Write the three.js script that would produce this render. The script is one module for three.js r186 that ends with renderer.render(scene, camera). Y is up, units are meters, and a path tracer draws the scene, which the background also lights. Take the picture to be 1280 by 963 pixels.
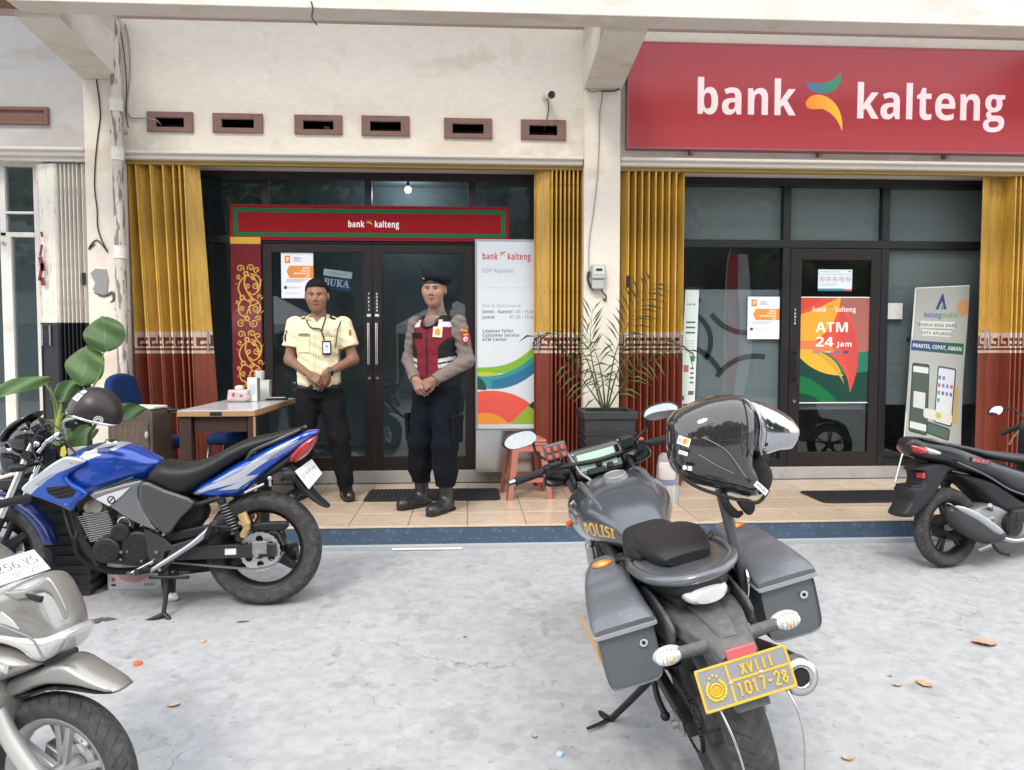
import * as THREE from 'three';
import { RoundedBoxGeometry } from 'three/addons/geometries/RoundedBoxGeometry.js';
import { mergeGeometries, mergeVertices, toCreasedNormals } from 'three/addons/utils/BufferGeometryUtils.js';

const scene = new THREE.Scene();
const camera = new THREE.PerspectiveCamera(53.18, 1280 / 963, 0.05, 400);
camera.position.set(0, 1.36, 0);
camera.rotation.order = 'YXZ';
camera.rotation.set(THREE.MathUtils.degToRad(-2.9), THREE.MathUtils.degToRad(-3.4), 0);
const renderer = new THREE.WebGLRenderer({ antialias: true });
renderer.setSize(1024, 770);
renderer.toneMapping = THREE.LinearToneMapping;
renderer.toneMappingExposure = 2.3;
renderer.shadowMap.enabled = true;
{ // bright, thinly clouded sky
const W = 256, H = 128, d = new Float32Array(W * H * 4);
for (let j = 0; j < H; j++) for (let i = 0; i < W; i++) {
const v = (j + 0.5) / H, el = (v - 0.5) * Math.PI, az = (i / W) * Math.PI * 2, s = Math.max(0, Math.sin(el));
const c = 0.5 + 0.25 * Math.sin(az * 3 + 4 * s) * Math.sin(s * 7 + az) + 0.25 * Math.sin(az * 5 - 9 * s + 1.3) * Math.cos(s * 5 - az * 2);
const b = 1.0 + 0.15 * s + 0.16 * c, o = (j * W + i) * 4;
if (el < 0) { d[o] = 0.32; d[o + 1] = 0.32; d[o + 2] = 0.32; } else { d[o] = b * (0.95 + 0.04 * c); d[o + 1] = b; d[o + 2] = b * (1.08 - 0.05 * c); }
d[o + 3] = 1;
}
const t = new THREE.DataTexture(d, W, H, THREE.RGBAFormat, THREE.FloatType);
t.mapping = THREE.EquirectangularReflectionMapping; t.magFilter = THREE.LinearFilter; t.needsUpdate = true;
scene.background = t; scene.environment = t;
}
const sun = new THREE.DirectionalLight(0xfff4e4, 0.9);
sun.position.set(-7, 20, 13); sun.target.position.set(0, 0, -4);
sun.castShadow = true; sun.shadow.radius = 26; sun.shadow.mapSize.set(2048, 2048);
Object.assign(sun.shadow.camera, { left: -14, right: 14, top: 14, bottom: -14, near: 1, far: 70 });
scene.add(sun, sun.target);

const V3 = (x, y, z) => new THREE.Vector3(x, y, z);
function rng(seed) { let a = seed >>> 0; return () => { a = (a + 0x6d2b79f5) | 0; let t = Math.imul(a ^ (a >>> 15), 1 | a); t = (t + Math.imul(t ^ (t >>> 7), 61 | t)) ^ t; return ((t ^ (t >>> 14)) >>> 0) / 4294967296; }; }
const clamp = (x, a = 0, b = 1) => Math.min(b, Math.max(a, x));
const lerp = (a, b, t) => a + (b - a) * t;
const sstep = (a, b, x) => { const t = clamp((x - a) / (b - a)); return t * t * (3 - 2 * t); };
const gy = (z) => (z > 0 ? -0.2575 : z < -5.15 ? 0 : -0.05 * (z + 5.15));   // height of the sloping forecourt
const FLOOR = 0.155;                                                       // height of the tiled terrace
const _F = 962, _y = THREE.MathUtils.degToRad(3.4), _p = THREE.MathUtils.degToRad(2.9);
const _f = V3(Math.sin(_y) * Math.cos(_p), -Math.sin(_p), -Math.cos(_y) * Math.cos(_p)), _r = V3(Math.cos(_y), 0, Math.sin(_y)), _u = new THREE.Vector3().crossVectors(_r, _f);
const dirOf = (px, py) => _f.clone().multiplyScalar(_F).addScaledVector(_r, px - 640).addScaledVector(_u, 481.5 - py);
function onZ(px, py, z) { const r = dirOf(px, py), t = z / r.z; return V3(r.x * t, 1.36 + r.y * t, z); }
function onH(px, py, h) { const r = dirOf(px, py), t = (h - 1.36) / r.y; return V3(r.x * t, h, r.z * t); }
function onG(px, py) { const r = dirOf(px, py), t = (-1.36 - 0.05 * 5.15) / (r.y + 0.05 * r.z); return V3(r.x * t, 1.36 + r.y * t, r.z * t); }

const used = {};
function numbered(n) { const k = used[n] = (used[n] ?? -1) + 1; return k ? n + '_' + String(k).padStart(3, '0') : n; }
function prep(g) {
if (!g.attributes.normal) g.computeVertexNormals();
if (!g.attributes.uv) g.setAttribute('uv', new THREE.BufferAttribute(new Float32Array(g.attributes.position.count * 2), 2));
for (const k of Object.keys(g.attributes)) if (!['position', 'normal', 'uv', 'color'].includes(k)) g.deleteAttribute(k);
if (!g.index) { const n = g.attributes.position.count, a = new Uint32Array(n); for (let i = 0; i < n; i++) a[i] = i; g.setIndex(new THREE.BufferAttribute(a, 1)); }
g.morphAttributes = {}; g.groups = [];
return g;
}
function merge(list) {
list = list.flat(9).filter(Boolean).map(prep);
if (list.length === 1) return list[0];
if (list.some((g) => g.attributes.color)) for (const g of list) if (!g.attributes.color) g.setAttribute('color', new THREE.BufferAttribute(new Float32Array(g.attributes.position.count * 3).fill(1), 3));
return mergeGeometries(list);
}
function mesh(name, geo, m, parent) {
const o = new THREE.Mesh(Array.isArray(geo) ? merge(geo) : prep(geo), m);
o.name = parent ? name : numbered(name); o.castShadow = o.receiveShadow = true;
(parent || scene).add(o); return o;
}
function each(n, list, m, p) { list.forEach((g) => mesh(n, g, m, p)); }
function tag(o, label, category, group) { o.userData.label = label; o.userData.category = category; if (group) o.userData.group = group; return o; }
function thing(name, label, category, pos = [0, 0, 0], turn = 0, group) {
const o = new THREE.Group(); o.name = numbered(name); scene.add(o);
o.position.set(...(pos.isVector3 ? pos.toArray() : pos)); o.rotation.y = turn; return tag(o, label, category, group);
}
function part(name, parent) { const o = new THREE.Group(); o.name = name; parent.add(o); return o; }
function struct(name, geo, m) { const o = mesh(name, geo, m); o.userData.kind = 'structure'; return o; }
function dup(o, label) { const c = o.clone(); c.name = numbered(o.name.replace(/_\d\d\d$/, '')); c.userData = { ...o.userData }; if (label) c.userData.label = label; scene.add(c); return c; }

const xf = (g, x = 0, y = 0, z = 0, rx = 0, ry = 0, rz = 0, order = 'XYZ') => g.applyMatrix4(new THREE.Matrix4().compose(V3(x, y, z), new THREE.Quaternion().setFromEuler(new THREE.Euler(rx, ry, rz, order)), V3(1, 1, 1)));
function boxUV(g, s = 1) { // metric uv by the dominant direction of each vertex normal
prep(g); const p = g.attributes.position, n = g.attributes.normal, u = g.attributes.uv;
for (let i = 0; i < p.count; i++) {
const ax = Math.abs(n.getX(i)), ay = Math.abs(n.getY(i)), az = Math.abs(n.getZ(i));
if (ay >= ax && ay >= az) u.setXY(i, p.getX(i) * s, -p.getZ(i) * s); else if (ax >= az) u.setXY(i, p.getZ(i) * s, p.getY(i) * s); else u.setXY(i, p.getX(i) * s, p.getY(i) * s);
}
return g;
}
function bx(w, h, d, x = 0, y = 0, z = 0, b = 0, r = [0, 0, 0]) {
const m = Math.min(w, h, d) / 2 - 1e-4;
const g = b > 0 ? new RoundedBoxGeometry(w, h, d, 2, Math.min(b, m)) : new THREE.BoxGeometry(w, h, d);
return boxUV(xf(g, x, y, z, ...r));
}
const span = (x0, x1, y0, y1, z0, z1, b = 0) => bx(x1 - x0, y1 - y0, Math.abs(z1 - z0), (x0 + x1) / 2, (y0 + y1) / 2, (z0 + z1) / 2, b);
function rod(a, b, r0, r1 = r0, n = 12) {
const A = a.isVector3 ? a : V3(...a), B = b.isVector3 ? b : V3(...b), d = B.clone().sub(A), L = d.length();
const g = new THREE.CylinderGeometry(r1, r0, L, n, 1);
return g.applyMatrix4(new THREE.Matrix4().compose(A.clone().addScaledVector(d, 0.5), new THREE.Quaternion().setFromUnitVectors(V3(0, 1, 0), d.normalize()), V3(1, 1, 1)));
}
const vv = (p) => (p.isVector3 ? p : V3(...p));
function tube(pts, r, n = 10, seg = 0, closed = false) { // radius may be a list, one per point
const c = new THREE.CatmullRomCurve3(pts.map(vv), closed, 'centripetal'), S = seg || pts.length * 5;
const g = new THREE.TubeGeometry(c, S, 1, n, closed), fr = c.computeFrenetFrames(S, closed), pos = g.attributes.position, nor = g.attributes.normal;
const rad = (t) => { if (typeof r === 'number') return r; const f = t * (r.length - 1), i = Math.min(r.length - 2, Math.floor(f)); return lerp(r[i], r[i + 1], f - i); };
for (let i = 0; i <= S; i++) { const P = c.getPointAt(i / S), R = rad(i / S); for (let j = 0; j <= n; j++) { const k = i * (n + 1) + j; pos.setXYZ(k, P.x + nor.getX(k) * R, P.y + nor.getY(k) * R, P.z + nor.getZ(k) * R); } }
if (closed) return prep(g);
const cap = (t, e) => { const R = rad(t); if (R < 1e-3) return null; const q = new THREE.CircleGeometry(R, n), T = c.getTangentAt(t).multiplyScalar(e); return q.applyMatrix4(new THREE.Matrix4().compose(c.getPointAt(t), new THREE.Quaternion().setFromUnitVectors(V3(0, 0, 1), T), V3(1, 1, 1))); };
return merge([g, cap(0, -1), cap(1, 1)]);
}
const lathe = (pts, n = 32) => prep(new THREE.LatheGeometry(pts.map((p) => new THREE.Vector2(p[0], p[1])), n));
const axisZ = (g, x = 0, y = 0, z = 0) => xf(g, x, y, z, Math.PI / 2, 0, 0);
const cylZ = (r, d, x, y, z, n = 24, r1 = r) => axisZ(new THREE.CylinderGeometry(r1, r, d, n), x, y, z);
const ball = (r, x = 0, y = 0, z = 0, sx = 1, sy = 1, sz = 1, n = 16) => { const g = new THREE.SphereGeometry(r, n, Math.ceil(n * 0.7)); g.scale(sx, sy, sz); return g.translate(x, y, z); };
function shapeOf(pts) { const s = new THREE.Shape(); pts.forEach((p, i) => (i ? s.lineTo(p[0], p[1]) : s.moveTo(p[0], p[1]))); return s; }
function plate(pts, d, b = 0, holes = []) { // an outline given a thickness, centred on z = 0
const s = shapeOf(pts); for (const h of holes) s.holes.push(shapeOf(h));
const g = new THREE.ExtrudeGeometry(s, { depth: Math.max(1e-4, d - 2 * b), bevelEnabled: b > 0, bevelSize: b, bevelOffset: -b, bevelThickness: b, bevelSegments: 3, curveSegments: 8 });
g.translate(0, 0, -d / 2 + b); return boxUV(g);
}
const circ = (x, y, r, n = 24) => Array.from({ length: n }, (_, i) => [x + r * Math.cos(i / n * Math.PI * 2), y + r * Math.sin(i / n * Math.PI * 2)]);
const rrect = (x0, y0, x1, y1, r, n = 4) => { const o = []; for (const [cx, cy, a] of [[x1 - r, y1 - r, 0], [x0 + r, y1 - r, 1], [x0 + r, y0 + r, 2], [x1 - r, y0 + r, 3]]) for (let i = 0; i <= n; i++) { const t = (a + i / n) * Math.PI / 2; o.push([cx + r * Math.cos(t), cy + r * Math.sin(t)]); } return o; };
function spline2(pts, k = 5) { const c = new THREE.CatmullRomCurve3(pts.map((p) => V3(p[0], p[1], 0)), true, 'centripetal'); return c.getPoints(pts.length * k).slice(0, -1).map((p) => [p.x, p.y]); }
function inflate(outline, { h = 0.01, w = 0.1, r = 0.05, wm = () => 1, z0 = () => 0, smooth = 5, e = 0.5 } = {}) {
const P = smooth ? spline2(outline, smooth) : outline, N = P.length;
let x0 = 1e9, y0 = 1e9, x1 = -1e9, y1 = -1e9; for (const [x, y] of P) { x0 = Math.min(x0, x); x1 = Math.max(x1, x); y0 = Math.min(y0, y); y1 = Math.max(y1, y); }
x0 -= h * 1.3; y0 -= h * 1.3; const nx = Math.ceil((x1 - x0) / h) + 3, ny = Math.ceil((y1 - y0) / h) + 3, D = new Float64Array(nx * ny);
const sd = (x, y) => { let m = 1e9, c = false; for (let i = 0, j = N - 1; i < N; j = i++) { const ax = P[j][0], ay = P[j][1], bx = P[i][0], by = P[i][1], dx = bx - ax, dy = by - ay; const t = clamp(((x - ax) * dx + (y - ay) * dy) / (dx * dx + dy * dy + 1e-12)); m = Math.min(m, (x - ax - t * dx) ** 2 + (y - ay - t * dy) ** 2); if ((by > y) !== (ay > y) && x < (ax - bx) * (y - by) / (ay - by) + bx) c = !c; } return (c ? 1 : -1) * Math.sqrt(m); };
for (let j = 0; j < ny; j++) for (let i = 0; i < nx; i++) { let d = sd(x0 + i * h, y0 + j * h); if (Math.abs(d) < h * 0.06) d = d < 0 ? -h * 0.06 : h * 0.06; D[j * nx + i] = d; }
const U = new Float64Array(nx * ny), lam = r * 0.62, q2 = (h / lam) ** 2; for (let i = 0; i < nx * ny; i++) U[i] = D[i] > 0 ? 1 - Math.exp(-D[i] / lam) : D[i] / lam; // a smooth membrane over the outline
for (let it = 0; it < 70; it++) for (let j = 1; j < ny - 1; j++) for (let i = 1; i < nx - 1; i++) { const o = j * nx + i; if (D[o] > h * 1.05) U[o] += 1.5 * ((U[o - 1] + U[o + 1] + U[o - nx] + U[o + nx] + q2) / (4 + q2) - U[o]); }
const vx = [], key = new Map(), tri = [];
const vert = (k, x, y, d, i, j) => { if (!key.has(k)) { key.set(k, vx.length); vx.push([x, y, d, i, j]); } return key.get(k); };
for (let j = 0; j < ny - 1; j++) for (let i = 0; i < nx - 1; i++) {
const c = [[i, j], [i + 1, j], [i + 1, j + 1], [i, j + 1]], poly = [];
for (let q = 0; q < 4; q++) {
const [ai, aj] = c[q], [bi, bj] = c[(q + 1) % 4], da = D[aj * nx + ai], db = D[bj * nx + bi];
if (da > 0) poly.push(vert('g' + ai + ',' + aj, x0 + ai * h, y0 + aj * h, U[aj * nx + ai], ai, aj));
if ((da > 0) !== (db > 0)) { const t = da / (da - db), k = [ai + ',' + aj, bi + ',' + bj].sort().join('|'); poly.push(vert(k, x0 + (ai + t * (bi - ai)) * h, y0 + (aj + t * (bj - aj)) * h, 0, ai, aj)); }
}
for (let q = 1; q + 1 < poly.length; q++) tri.push([poly[0], poly[q], poly[q + 1]]);
}
const pos = [], idx = [], F = [], B = [], nor = [];
const slope = (d, a, b) => { if (d === 0) { const o = b * nx + a, gx = D[o + 1] - D[o - 1], gy = D[o + nx] - D[o - nx], L = Math.hypot(gx, gy) || 1; return [-gx / L, -gy / L, 0]; } const o = b * nx + a, x = x0 + a * h, y = y0 + b * h, u = 1 - Math.min(1, d), q = Math.max(1e-5, 1 - u * u), f = w * wm(x, y) * e * Math.pow(q, e - 1) * 2 * u / (2 * h), g = w * Math.pow(q, e) / (2 * h), s = [f * (U[o - 1] - U[o + 1]) + g * (wm(x - h, y) - wm(x + h, y)), f * (U[o - nx] - U[o + nx]) + g * (wm(x, y - h) - wm(x, y + h))], L = Math.hypot(s[0], s[1], 1); return [s[0] / L, s[1] / L, 1 / L]; };
vx.forEach(([x, y, d, a, b], i) => { const n = slope(d, a, b); const t = 1 - Math.min(1, d), z = w * wm(x, y) * Math.pow(Math.max(0, 1 - t * t), e), c = z0(x, y); F[i] = pos.length / 3; pos.push(x, y, c + z); nor.push(...n); if (d === 0) B[i] = F[i]; else { B[i] = pos.length / 3; pos.push(x, y, c - z); nor.push(n[0], n[1], -n[2]); } });
for (const [a, b, c] of tri) { idx.push(F[a], F[b], F[c]); idx.push(B[a], B[c], B[b]); }
const g = new THREE.BufferGeometry(); g.setAttribute('position', new THREE.Float32BufferAttribute(pos, 3)); g.setAttribute('normal', new THREE.Float32BufferAttribute(nor, 3)); g.setIndex(idx);
const uv = new Float32Array(pos.length / 3 * 2); for (let i = 0; i < pos.length / 3; i++) { uv[2 * i] = pos[3 * i]; uv[2 * i + 1] = pos[3 * i + 1]; }
g.setAttribute('uv', new THREE.BufferAttribute(uv, 2)); return g;
}
function loft(st, { n = 36, k = 4, cap = true } = {}) {
const R = [], M = (st.length - 1) * k, at = (i, c) => st[clamp(i, 0, st.length - 1)][c] ?? (c === 5 ? 2 : 0);
for (let s = 0; s <= M; s++) { const f = s / k, i = Math.min(st.length - 2, Math.floor(f)), t = f - i, row = []; for (let c = 0; c < 7; c++) { const p0 = at(i - 1, c), p1 = at(i, c), p2 = at(i + 1, c), p3 = at(i + 2, c); row.push(0.5 * (2 * p1 + (p2 - p0) * t + (2 * p0 - 5 * p1 + 4 * p2 - p3) * t * t + (3 * p1 - p0 - 3 * p2 + p3) * t * t * t)); } R.push(row); }
const pos = [], uv = [], idx = [], xa = R[0][0], xb = R[M][0];
for (const [x, y, a, b, w, e, z] of R) for (let j = 0; j <= n; j++) { const th = j / n * Math.PI * 2, c = Math.cos(th), s = Math.sin(th), E = 2 / Math.max(0.6, e); pos.push(x, y + Math.sign(s) * Math.pow(Math.abs(s), E) * Math.max(1e-4, s > 0 ? a : b), z + Math.sign(c) * Math.pow(Math.abs(c), E) * Math.max(1e-4, w)); uv.push((x - xa) / (xb - xa || 1), j / n); }
const flip = xb < xa;
for (let s = 0; s < M; s++) for (let j = 0; j < n; j++) { const a = s * (n + 1) + j, b = a + n + 1; flip ? idx.push(a, b, a + 1, b, b + 1, a + 1) : idx.push(a, a + 1, b, b, a + 1, b + 1); }
const g = new THREE.BufferGeometry(); g.setAttribute('position', new THREE.Float32BufferAttribute(pos, 3)); g.setAttribute('uv', new THREE.Float32BufferAttribute(uv, 2)); g.setIndex(idx); g.computeVertexNormals();
const nn = g.attributes.normal; for (let s = 0; s <= M; s++) { const a = s * (n + 1), b = a + n, v = V3(nn.getX(a) + nn.getX(b), nn.getY(a) + nn.getY(b), nn.getZ(a) + nn.getZ(b)).normalize(); nn.setXYZ(a, v.x, v.y, v.z); nn.setXYZ(b, v.x, v.y, v.z); }
if (!cap) return g;
const ends = [0, M].map((s) => { const q = new THREE.BufferGeometry(), pp = [R[s][0], R[s][1], R[s][6]], ii = []; for (let j = 0; j <= n; j++) pp.push(...pos.slice((s * (n + 1) + j) * 3, (s * (n + 1) + j) * 3 + 3)); for (let j = 1; j <= n; j++) (s === 0) !== flip ? ii.push(0, j + 1, j) : ii.push(0, j, j + 1); q.setAttribute('position', new THREE.Float32BufferAttribute(pp, 3)); q.setIndex(ii); q.computeVertexNormals(); return q; });
return merge([g, ...ends]);
}
function nets(sdf, [x0, y0, z0, x1, y1, z1], h, colour) {
const nx = Math.ceil((x1 - x0) / h) + 1, ny = Math.ceil((y1 - y0) / h) + 1, nz = Math.ceil((z1 - z0) / h) + 1, D = new Float32Array(nx * ny * nz);
for (let k = 0, o = 0; k < nz; k++) for (let j = 0; j < ny; j++) for (let i = 0; i < nx; i++, o++) D[o] = sdf(x0 + i * h, y0 + j * h, z0 + k * h);
const id = new Int32Array(nx * ny * nz).fill(-1), pos = [], nor = [], col = [], idx = [], sy = nx, sz = nx * ny, C = [0, 1, sy, sy + 1, sz, sz + 1, sz + sy, sz + sy + 1];
const E = [[0, 1], [2, 3], [4, 5], [6, 7], [0, 2], [1, 3], [4, 6], [5, 7], [0, 4], [1, 5], [2, 6], [3, 7]];
for (let k = 0; k < nz - 1; k++) for (let j = 0; j < ny - 1; j++) for (let i = 0; i < nx - 1; i++) {
const o = i + j * sy + k * sz; let m = 0; for (let c = 0; c < 8; c++) if (D[o + C[c]] < 0) m |= 1 << c;
if (m === 0 || m === 255) continue;
let px = 0, py = 0, pz = 0, n = 0;
for (const [a, b] of E) { if (((m >> a) & 1) === ((m >> b) & 1)) continue; const da = D[o + C[a]], db = D[o + C[b]], t = da / (da - db); px += lerp(a & 1, b & 1, t); py += lerp((a >> 1) & 1, (b >> 1) & 1, t); pz += lerp(a >> 2, b >> 2, t); n++; }
const X = x0 + (i + px / n) * h, Y = y0 + (j + py / n) * h, Z = z0 + (k + pz / n) * h, e = h * 0.5;
id[o] = pos.length / 3; pos.push(X, Y, Z);
const gx = sdf(X + e, Y, Z) - sdf(X - e, Y, Z), gY = sdf(X, Y + e, Z) - sdf(X, Y - e, Z), gz = sdf(X, Y, Z + e) - sdf(X, Y, Z - e), L = Math.hypot(gx, gY, gz) || 1;
nor.push(gx / L, gY / L, gz / L); if (colour) col.push(...colour(X, Y, Z));
}
const quad = (a, b, c, d, f) => { if (a < 0 || b < 0 || c < 0 || d < 0) return; f ? idx.push(a, b, c, a, c, d) : idx.push(a, c, b, a, d, c); };
for (let k = 1; k < nz - 1; k++) for (let j = 1; j < ny - 1; j++) for (let i = 1; i < nx - 1; i++) {
const o = i + j * sy + k * sz, s = D[o] < 0;
if (s !== D[o + 1] < 0) quad(id[o - sy - sz], id[o - sz], id[o], id[o - sy], s);
if (s !== D[o + sy] < 0) quad(id[o - 1 - sz], id[o - 1], id[o], id[o - sz], s);
if (s !== D[o + sz] < 0) quad(id[o - 1 - sy], id[o - sy], id[o], id[o - 1], s);
}
const g = new THREE.BufferGeometry(); g.setAttribute('position', new THREE.Float32BufferAttribute(pos, 3)); g.setAttribute('normal', new THREE.Float32BufferAttribute(nor, 3));
const uv = new Float32Array(pos.length / 3 * 2); for (let i = 0; i < pos.length / 3; i++) { uv[2 * i] = pos[3 * i] + pos[3 * i + 2] * 0.6; uv[2 * i + 1] = pos[3 * i + 1]; }
g.setAttribute('uv', new THREE.BufferAttribute(uv, 2)); if (colour) g.setAttribute('color', new THREE.Float32BufferAttribute(col, 3)); g.setIndex(idx); return g;
}

const lin = (r, g, b) => new THREE.Color().setRGB(r, g, b);
function makeNoise(seed) { // tileable value noise
const R = rng(seed), N = 256, T = new Float32Array(N * N); for (let i = 0; i < N * N; i++) T[i] = R();
return (x, y, p) => { const xi = Math.floor(x), yi = Math.floor(y), fx = x - xi, fy = y - yi, u = fx * fx * (3 - 2 * fx), v = fy * fy * (3 - 2 * fy), a = ((xi % p) + p) % p, b = ((yi % p) + p) % p, a1 = (a + 1) % p, b1 = (b + 1) % p; const q = (i, j) => T[(j & 255) * N + (i & 255)]; return lerp(lerp(q(a, b), q(a1, b), u), lerp(q(a, b1), q(a1, b1), u), v); };
}
function fbm(n, u, v, p, oct) { let s = 0, a = 0.5, t = 0; for (let o = 0; o < oct; o++) { s += a * n(u * p, v * p, p); t += a; a *= 0.5; p *= 2; if (p > 256) break; u += 0.37; v += 0.61; } return s / t; }
function dataTex(W, H, fn, srgb = true) {
const d = new Uint8Array(W * H * 4); const c = [0, 0, 0];
for (let j = 0; j < H; j++) for (let i = 0; i < W; i++) { fn(i / W, j / H, c); const o = (j * W + i) * 4; d[o] = clamp(c[0]) * 255; d[o + 1] = clamp(c[1]) * 255; d[o + 2] = clamp(c[2]) * 255; d[o + 3] = 255; }
const t = new THREE.DataTexture(d, W, H); t.magFilter = THREE.LinearFilter; t.wrapS = t.wrapT = THREE.RepeatWrapping; if (srgb) t.colorSpace = THREE.SRGBColorSpace; t.needsUpdate = true; return t;
}
const rep = (t, x, y = x) => { const c = t.clone(); c.repeat.set(x, y); c.needsUpdate = true; return c; };
const N1 = makeNoise(11), N2 = makeNoise(29), N3 = makeNoise(53);
const grain = dataTex(256, 256, (u, v, c) => { const f = 0.55 * fbm(N1, u, v, 64, 3) + 0.45 * fbm(N2, u, v, 8, 3); c[0] = c[1] = c[2] = f; }, false);
const rough = dataTex(256, 256, (u, v, c) => { const f = 0.7 + 0.5 * (fbm(N2, u, v, 6, 5) - 0.5); c[0] = c[1] = c[2] = f; }, false);
const mottle = dataTex(512, 512, (u, v, c) => { const f = fbm(N1, u, v, 4, 6), g = fbm(N3, u, v, 32, 3), s = sstep(0.62, 0.75, fbm(N2, u, v, 7, 5)); const k = 0.93 + 0.1 * (f - 0.5) + 0.05 * (g - 0.5); c[0] = k - 0.05 * s; c[1] = k - 0.06 * s; c[2] = k - 0.075 * s; });
const plasterTex = dataTex(1024, 512, (u, v, c) => { // old cream wall paint with rubbed and stained patches
const f = fbm(N1, u, v, 3, 6), g = fbm(N3, u, v, 64, 2), m = sstep(0.6, 0.72, fbm(N2, u, v, 5, 6)), st = sstep(0.63, 0.7, fbm(N2, u + 0.3, v * 0.35, 12, 5)) * 0.6;
const k = 0.95 + 0.08 * (f - 0.5) + 0.04 * (g - 0.5); c[0] = k - 0.05 * m - 0.04 * st; c[1] = k - 0.06 * m - 0.05 * st; c[2] = k - 0.075 * m - 0.06 * st;
});
const plasterBump = rep(grain, 1.2);
const concreteTex = dataTex(1536, 1536, (u, v, c) => {
const big = fbm(N1, u, v, 3, 5), mid = fbm(N2, u, v, 10, 6), fine = fbm(N3, u, v, 128, 2), sp = fbm(N1, u + 0.2, v, 256, 1);
const bare = sstep(0.545, 0.56, fbm(N2, u + 0.11, v + 0.7, 6, 8)) * sstep(0.45, 0.55, big), pale = sstep(0.6, 0.612, fbm(N3, u, v + 0.3, 8, 8)), dark = sstep(0.62, 0.74, fbm(N1, u + 0.5, v + 0.4, 7, 7)), chip = sstep(0.7, 0.715, fbm(N2, u + 0.4, v + 0.2, 40, 5)), speck = sstep(0.9, 0.96, sp);
let k = 0.685 + 0.04 * (big - 0.5) + 0.03 * (mid - 0.5) + 0.085 * (fine - 0.5) - 0.013 * bare + 0.016 * pale - 0.024 * dark - 0.04 * chip - 0.09 * speck;
const cr = Math.abs(fbm(N2, u + 0.8, v + 0.1, 4, 7) - 0.5); k -= 0.14 * sstep(0.0025, 0.0, cr) * sstep(0.48, 0.55, mid);
c[0] = k * 0.99; c[1] = k; c[2] = k * 1.012;
});
const P = (o) => new THREE.MeshPhysicalMaterial(o), S = (o) => new THREE.MeshStandardMaterial(o);
const M = {};
M.plaster = S({ color: lin(0.82, 0.75, 0.655), map: rep(plasterTex, 0.3, 0.6), roughness: 0.9, bumpMap: plasterBump, bumpScale: 0.002 });
M.plasterGrey = S({ color: lin(0.58, 0.57, 0.56), map: rep(plasterTex, 0.3, 0.6), roughness: 0.92, bumpMap: plasterBump, bumpScale: 0.002 });
M.beam = S({ color: lin(0.73, 0.685, 0.625), map: rep(plasterTex, 0.25, 0.7), roughness: 0.85, bumpMap: plasterBump, bumpScale: 0.0015 });
M.fascia = S({ color: lin(0.36, 0.25, 0.24), map: rep(plasterTex, 0.3, 0.5), roughness: 0.9 });
M.terracotta = S({ color: lin(0.27, 0.13, 0.1), map: rep(mottle, 2), roughness: 0.8, bumpMap: grain, bumpScale: 0.001 });
M.ventBrown = S({ color: lin(0.25, 0.145, 0.125), map: rep(mottle, 2), roughness: 0.85, bumpMap: grain, bumpScale: 0.001 });
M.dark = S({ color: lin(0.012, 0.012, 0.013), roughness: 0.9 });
M.concrete = S({ color: lin(0.83, 0.825, 0.82), map: rep(concreteTex, 1 / 5), roughness: 0.9, bumpMap: rep(grain, 2.2), bumpScale: 0.0012 });
M.kerb = S({ color: lin(1, 1, 1), roughness: 0.75, bumpMap: rep(grain, 2), bumpScale: 0.003, map: rep(dataTex(1024, 128, (u, v, c) => {
const f = fbm(N1, u * 2, v * 0.15, 8, 5), chip = sstep(0.66, 0.7, fbm(N2, u * 8, v * 0.5, 8, 5)), chip2 = sstep(0.72, 0.76, fbm(N3, u * 16, v, 8, 4)), k = 0.95 + 0.2 * (f - 0.5);
const m = Math.max(chip * 0.22, chip2 * 0.25); c[0] = lerp(0.26 * k, 0.6, m); c[1] = lerp(0.335 * k, 0.64, m); c[2] = lerp(0.42 * k, 0.68, m); }), 0.35, 1 / 0.16) });
M.gutter = S({ color: lin(0.42, 0.45, 0.47), map: rep(mottle, 0.9), roughness: 0.9, bumpMap: grain, bumpScale: 0.003 });
M.tile = [0, 1, 2].map((i) => S({ color: lin([0.65, 0.635, 0.67][i], [0.51, 0.495, 0.53][i], [0.38, 0.365, 0.4][i]), map: rep(mottle, 1.1 + i * 0.2), roughness: 0.22 + i * 0.03, roughnessMap: rough }));
M.grout = S({ color: lin(0.4, 0.31, 0.23), roughness: 0.95 });
M.marble = S({ color: lin(0.42, 0.41, 0.4), map: rep(mottle, 1.5), roughness: 0.35 });
M.bronze = P({ color: lin(0.022, 0.016, 0.0155), roughness: 0.38, metalness: 0.2, bumpMap: rep(grain, 3), bumpScale: 0.0003 });
M.black = P({ color: lin(0.012, 0.013, 0.016), roughness: 0.4, metalness: 0.1 });
M.glass = P({ color: lin(0.78, 0.82, 0.83), roughness: 0.01, transmission: 1, thickness: 0, ior: 1.5, specularIntensity: 1 });
M.film = P({ color: lin(0.33, 0.355, 0.36), roughness: 0.75 });
M.film2 = P({ color: lin(0.4, 0.4, 0.385), roughness: 0.8 });
M.filmRing = S({ color: lin(0.06, 0.068, 0.072), roughness: 0.6 });
M.room2 = S({ color: lin(0.6, 0.6, 0.58), roughness: 0.8, map: rep(mottle, 0.5) });
M.room = S({ color: lin(0.3, 0.37, 0.39), roughness: 0.8, map: rep(mottle, 0.5) });
M.roomFloor = S({ color: lin(0.2, 0.18, 0.16), roughness: 0.4 });
M.steel = P({ color: lin(0.56, 0.56, 0.56), roughness: 0.3, metalness: 1, roughnessMap: rough });
M.chrome = P({ color: lin(0.75, 0.75, 0.76), roughness: 0.1, metalness: 1 });
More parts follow.
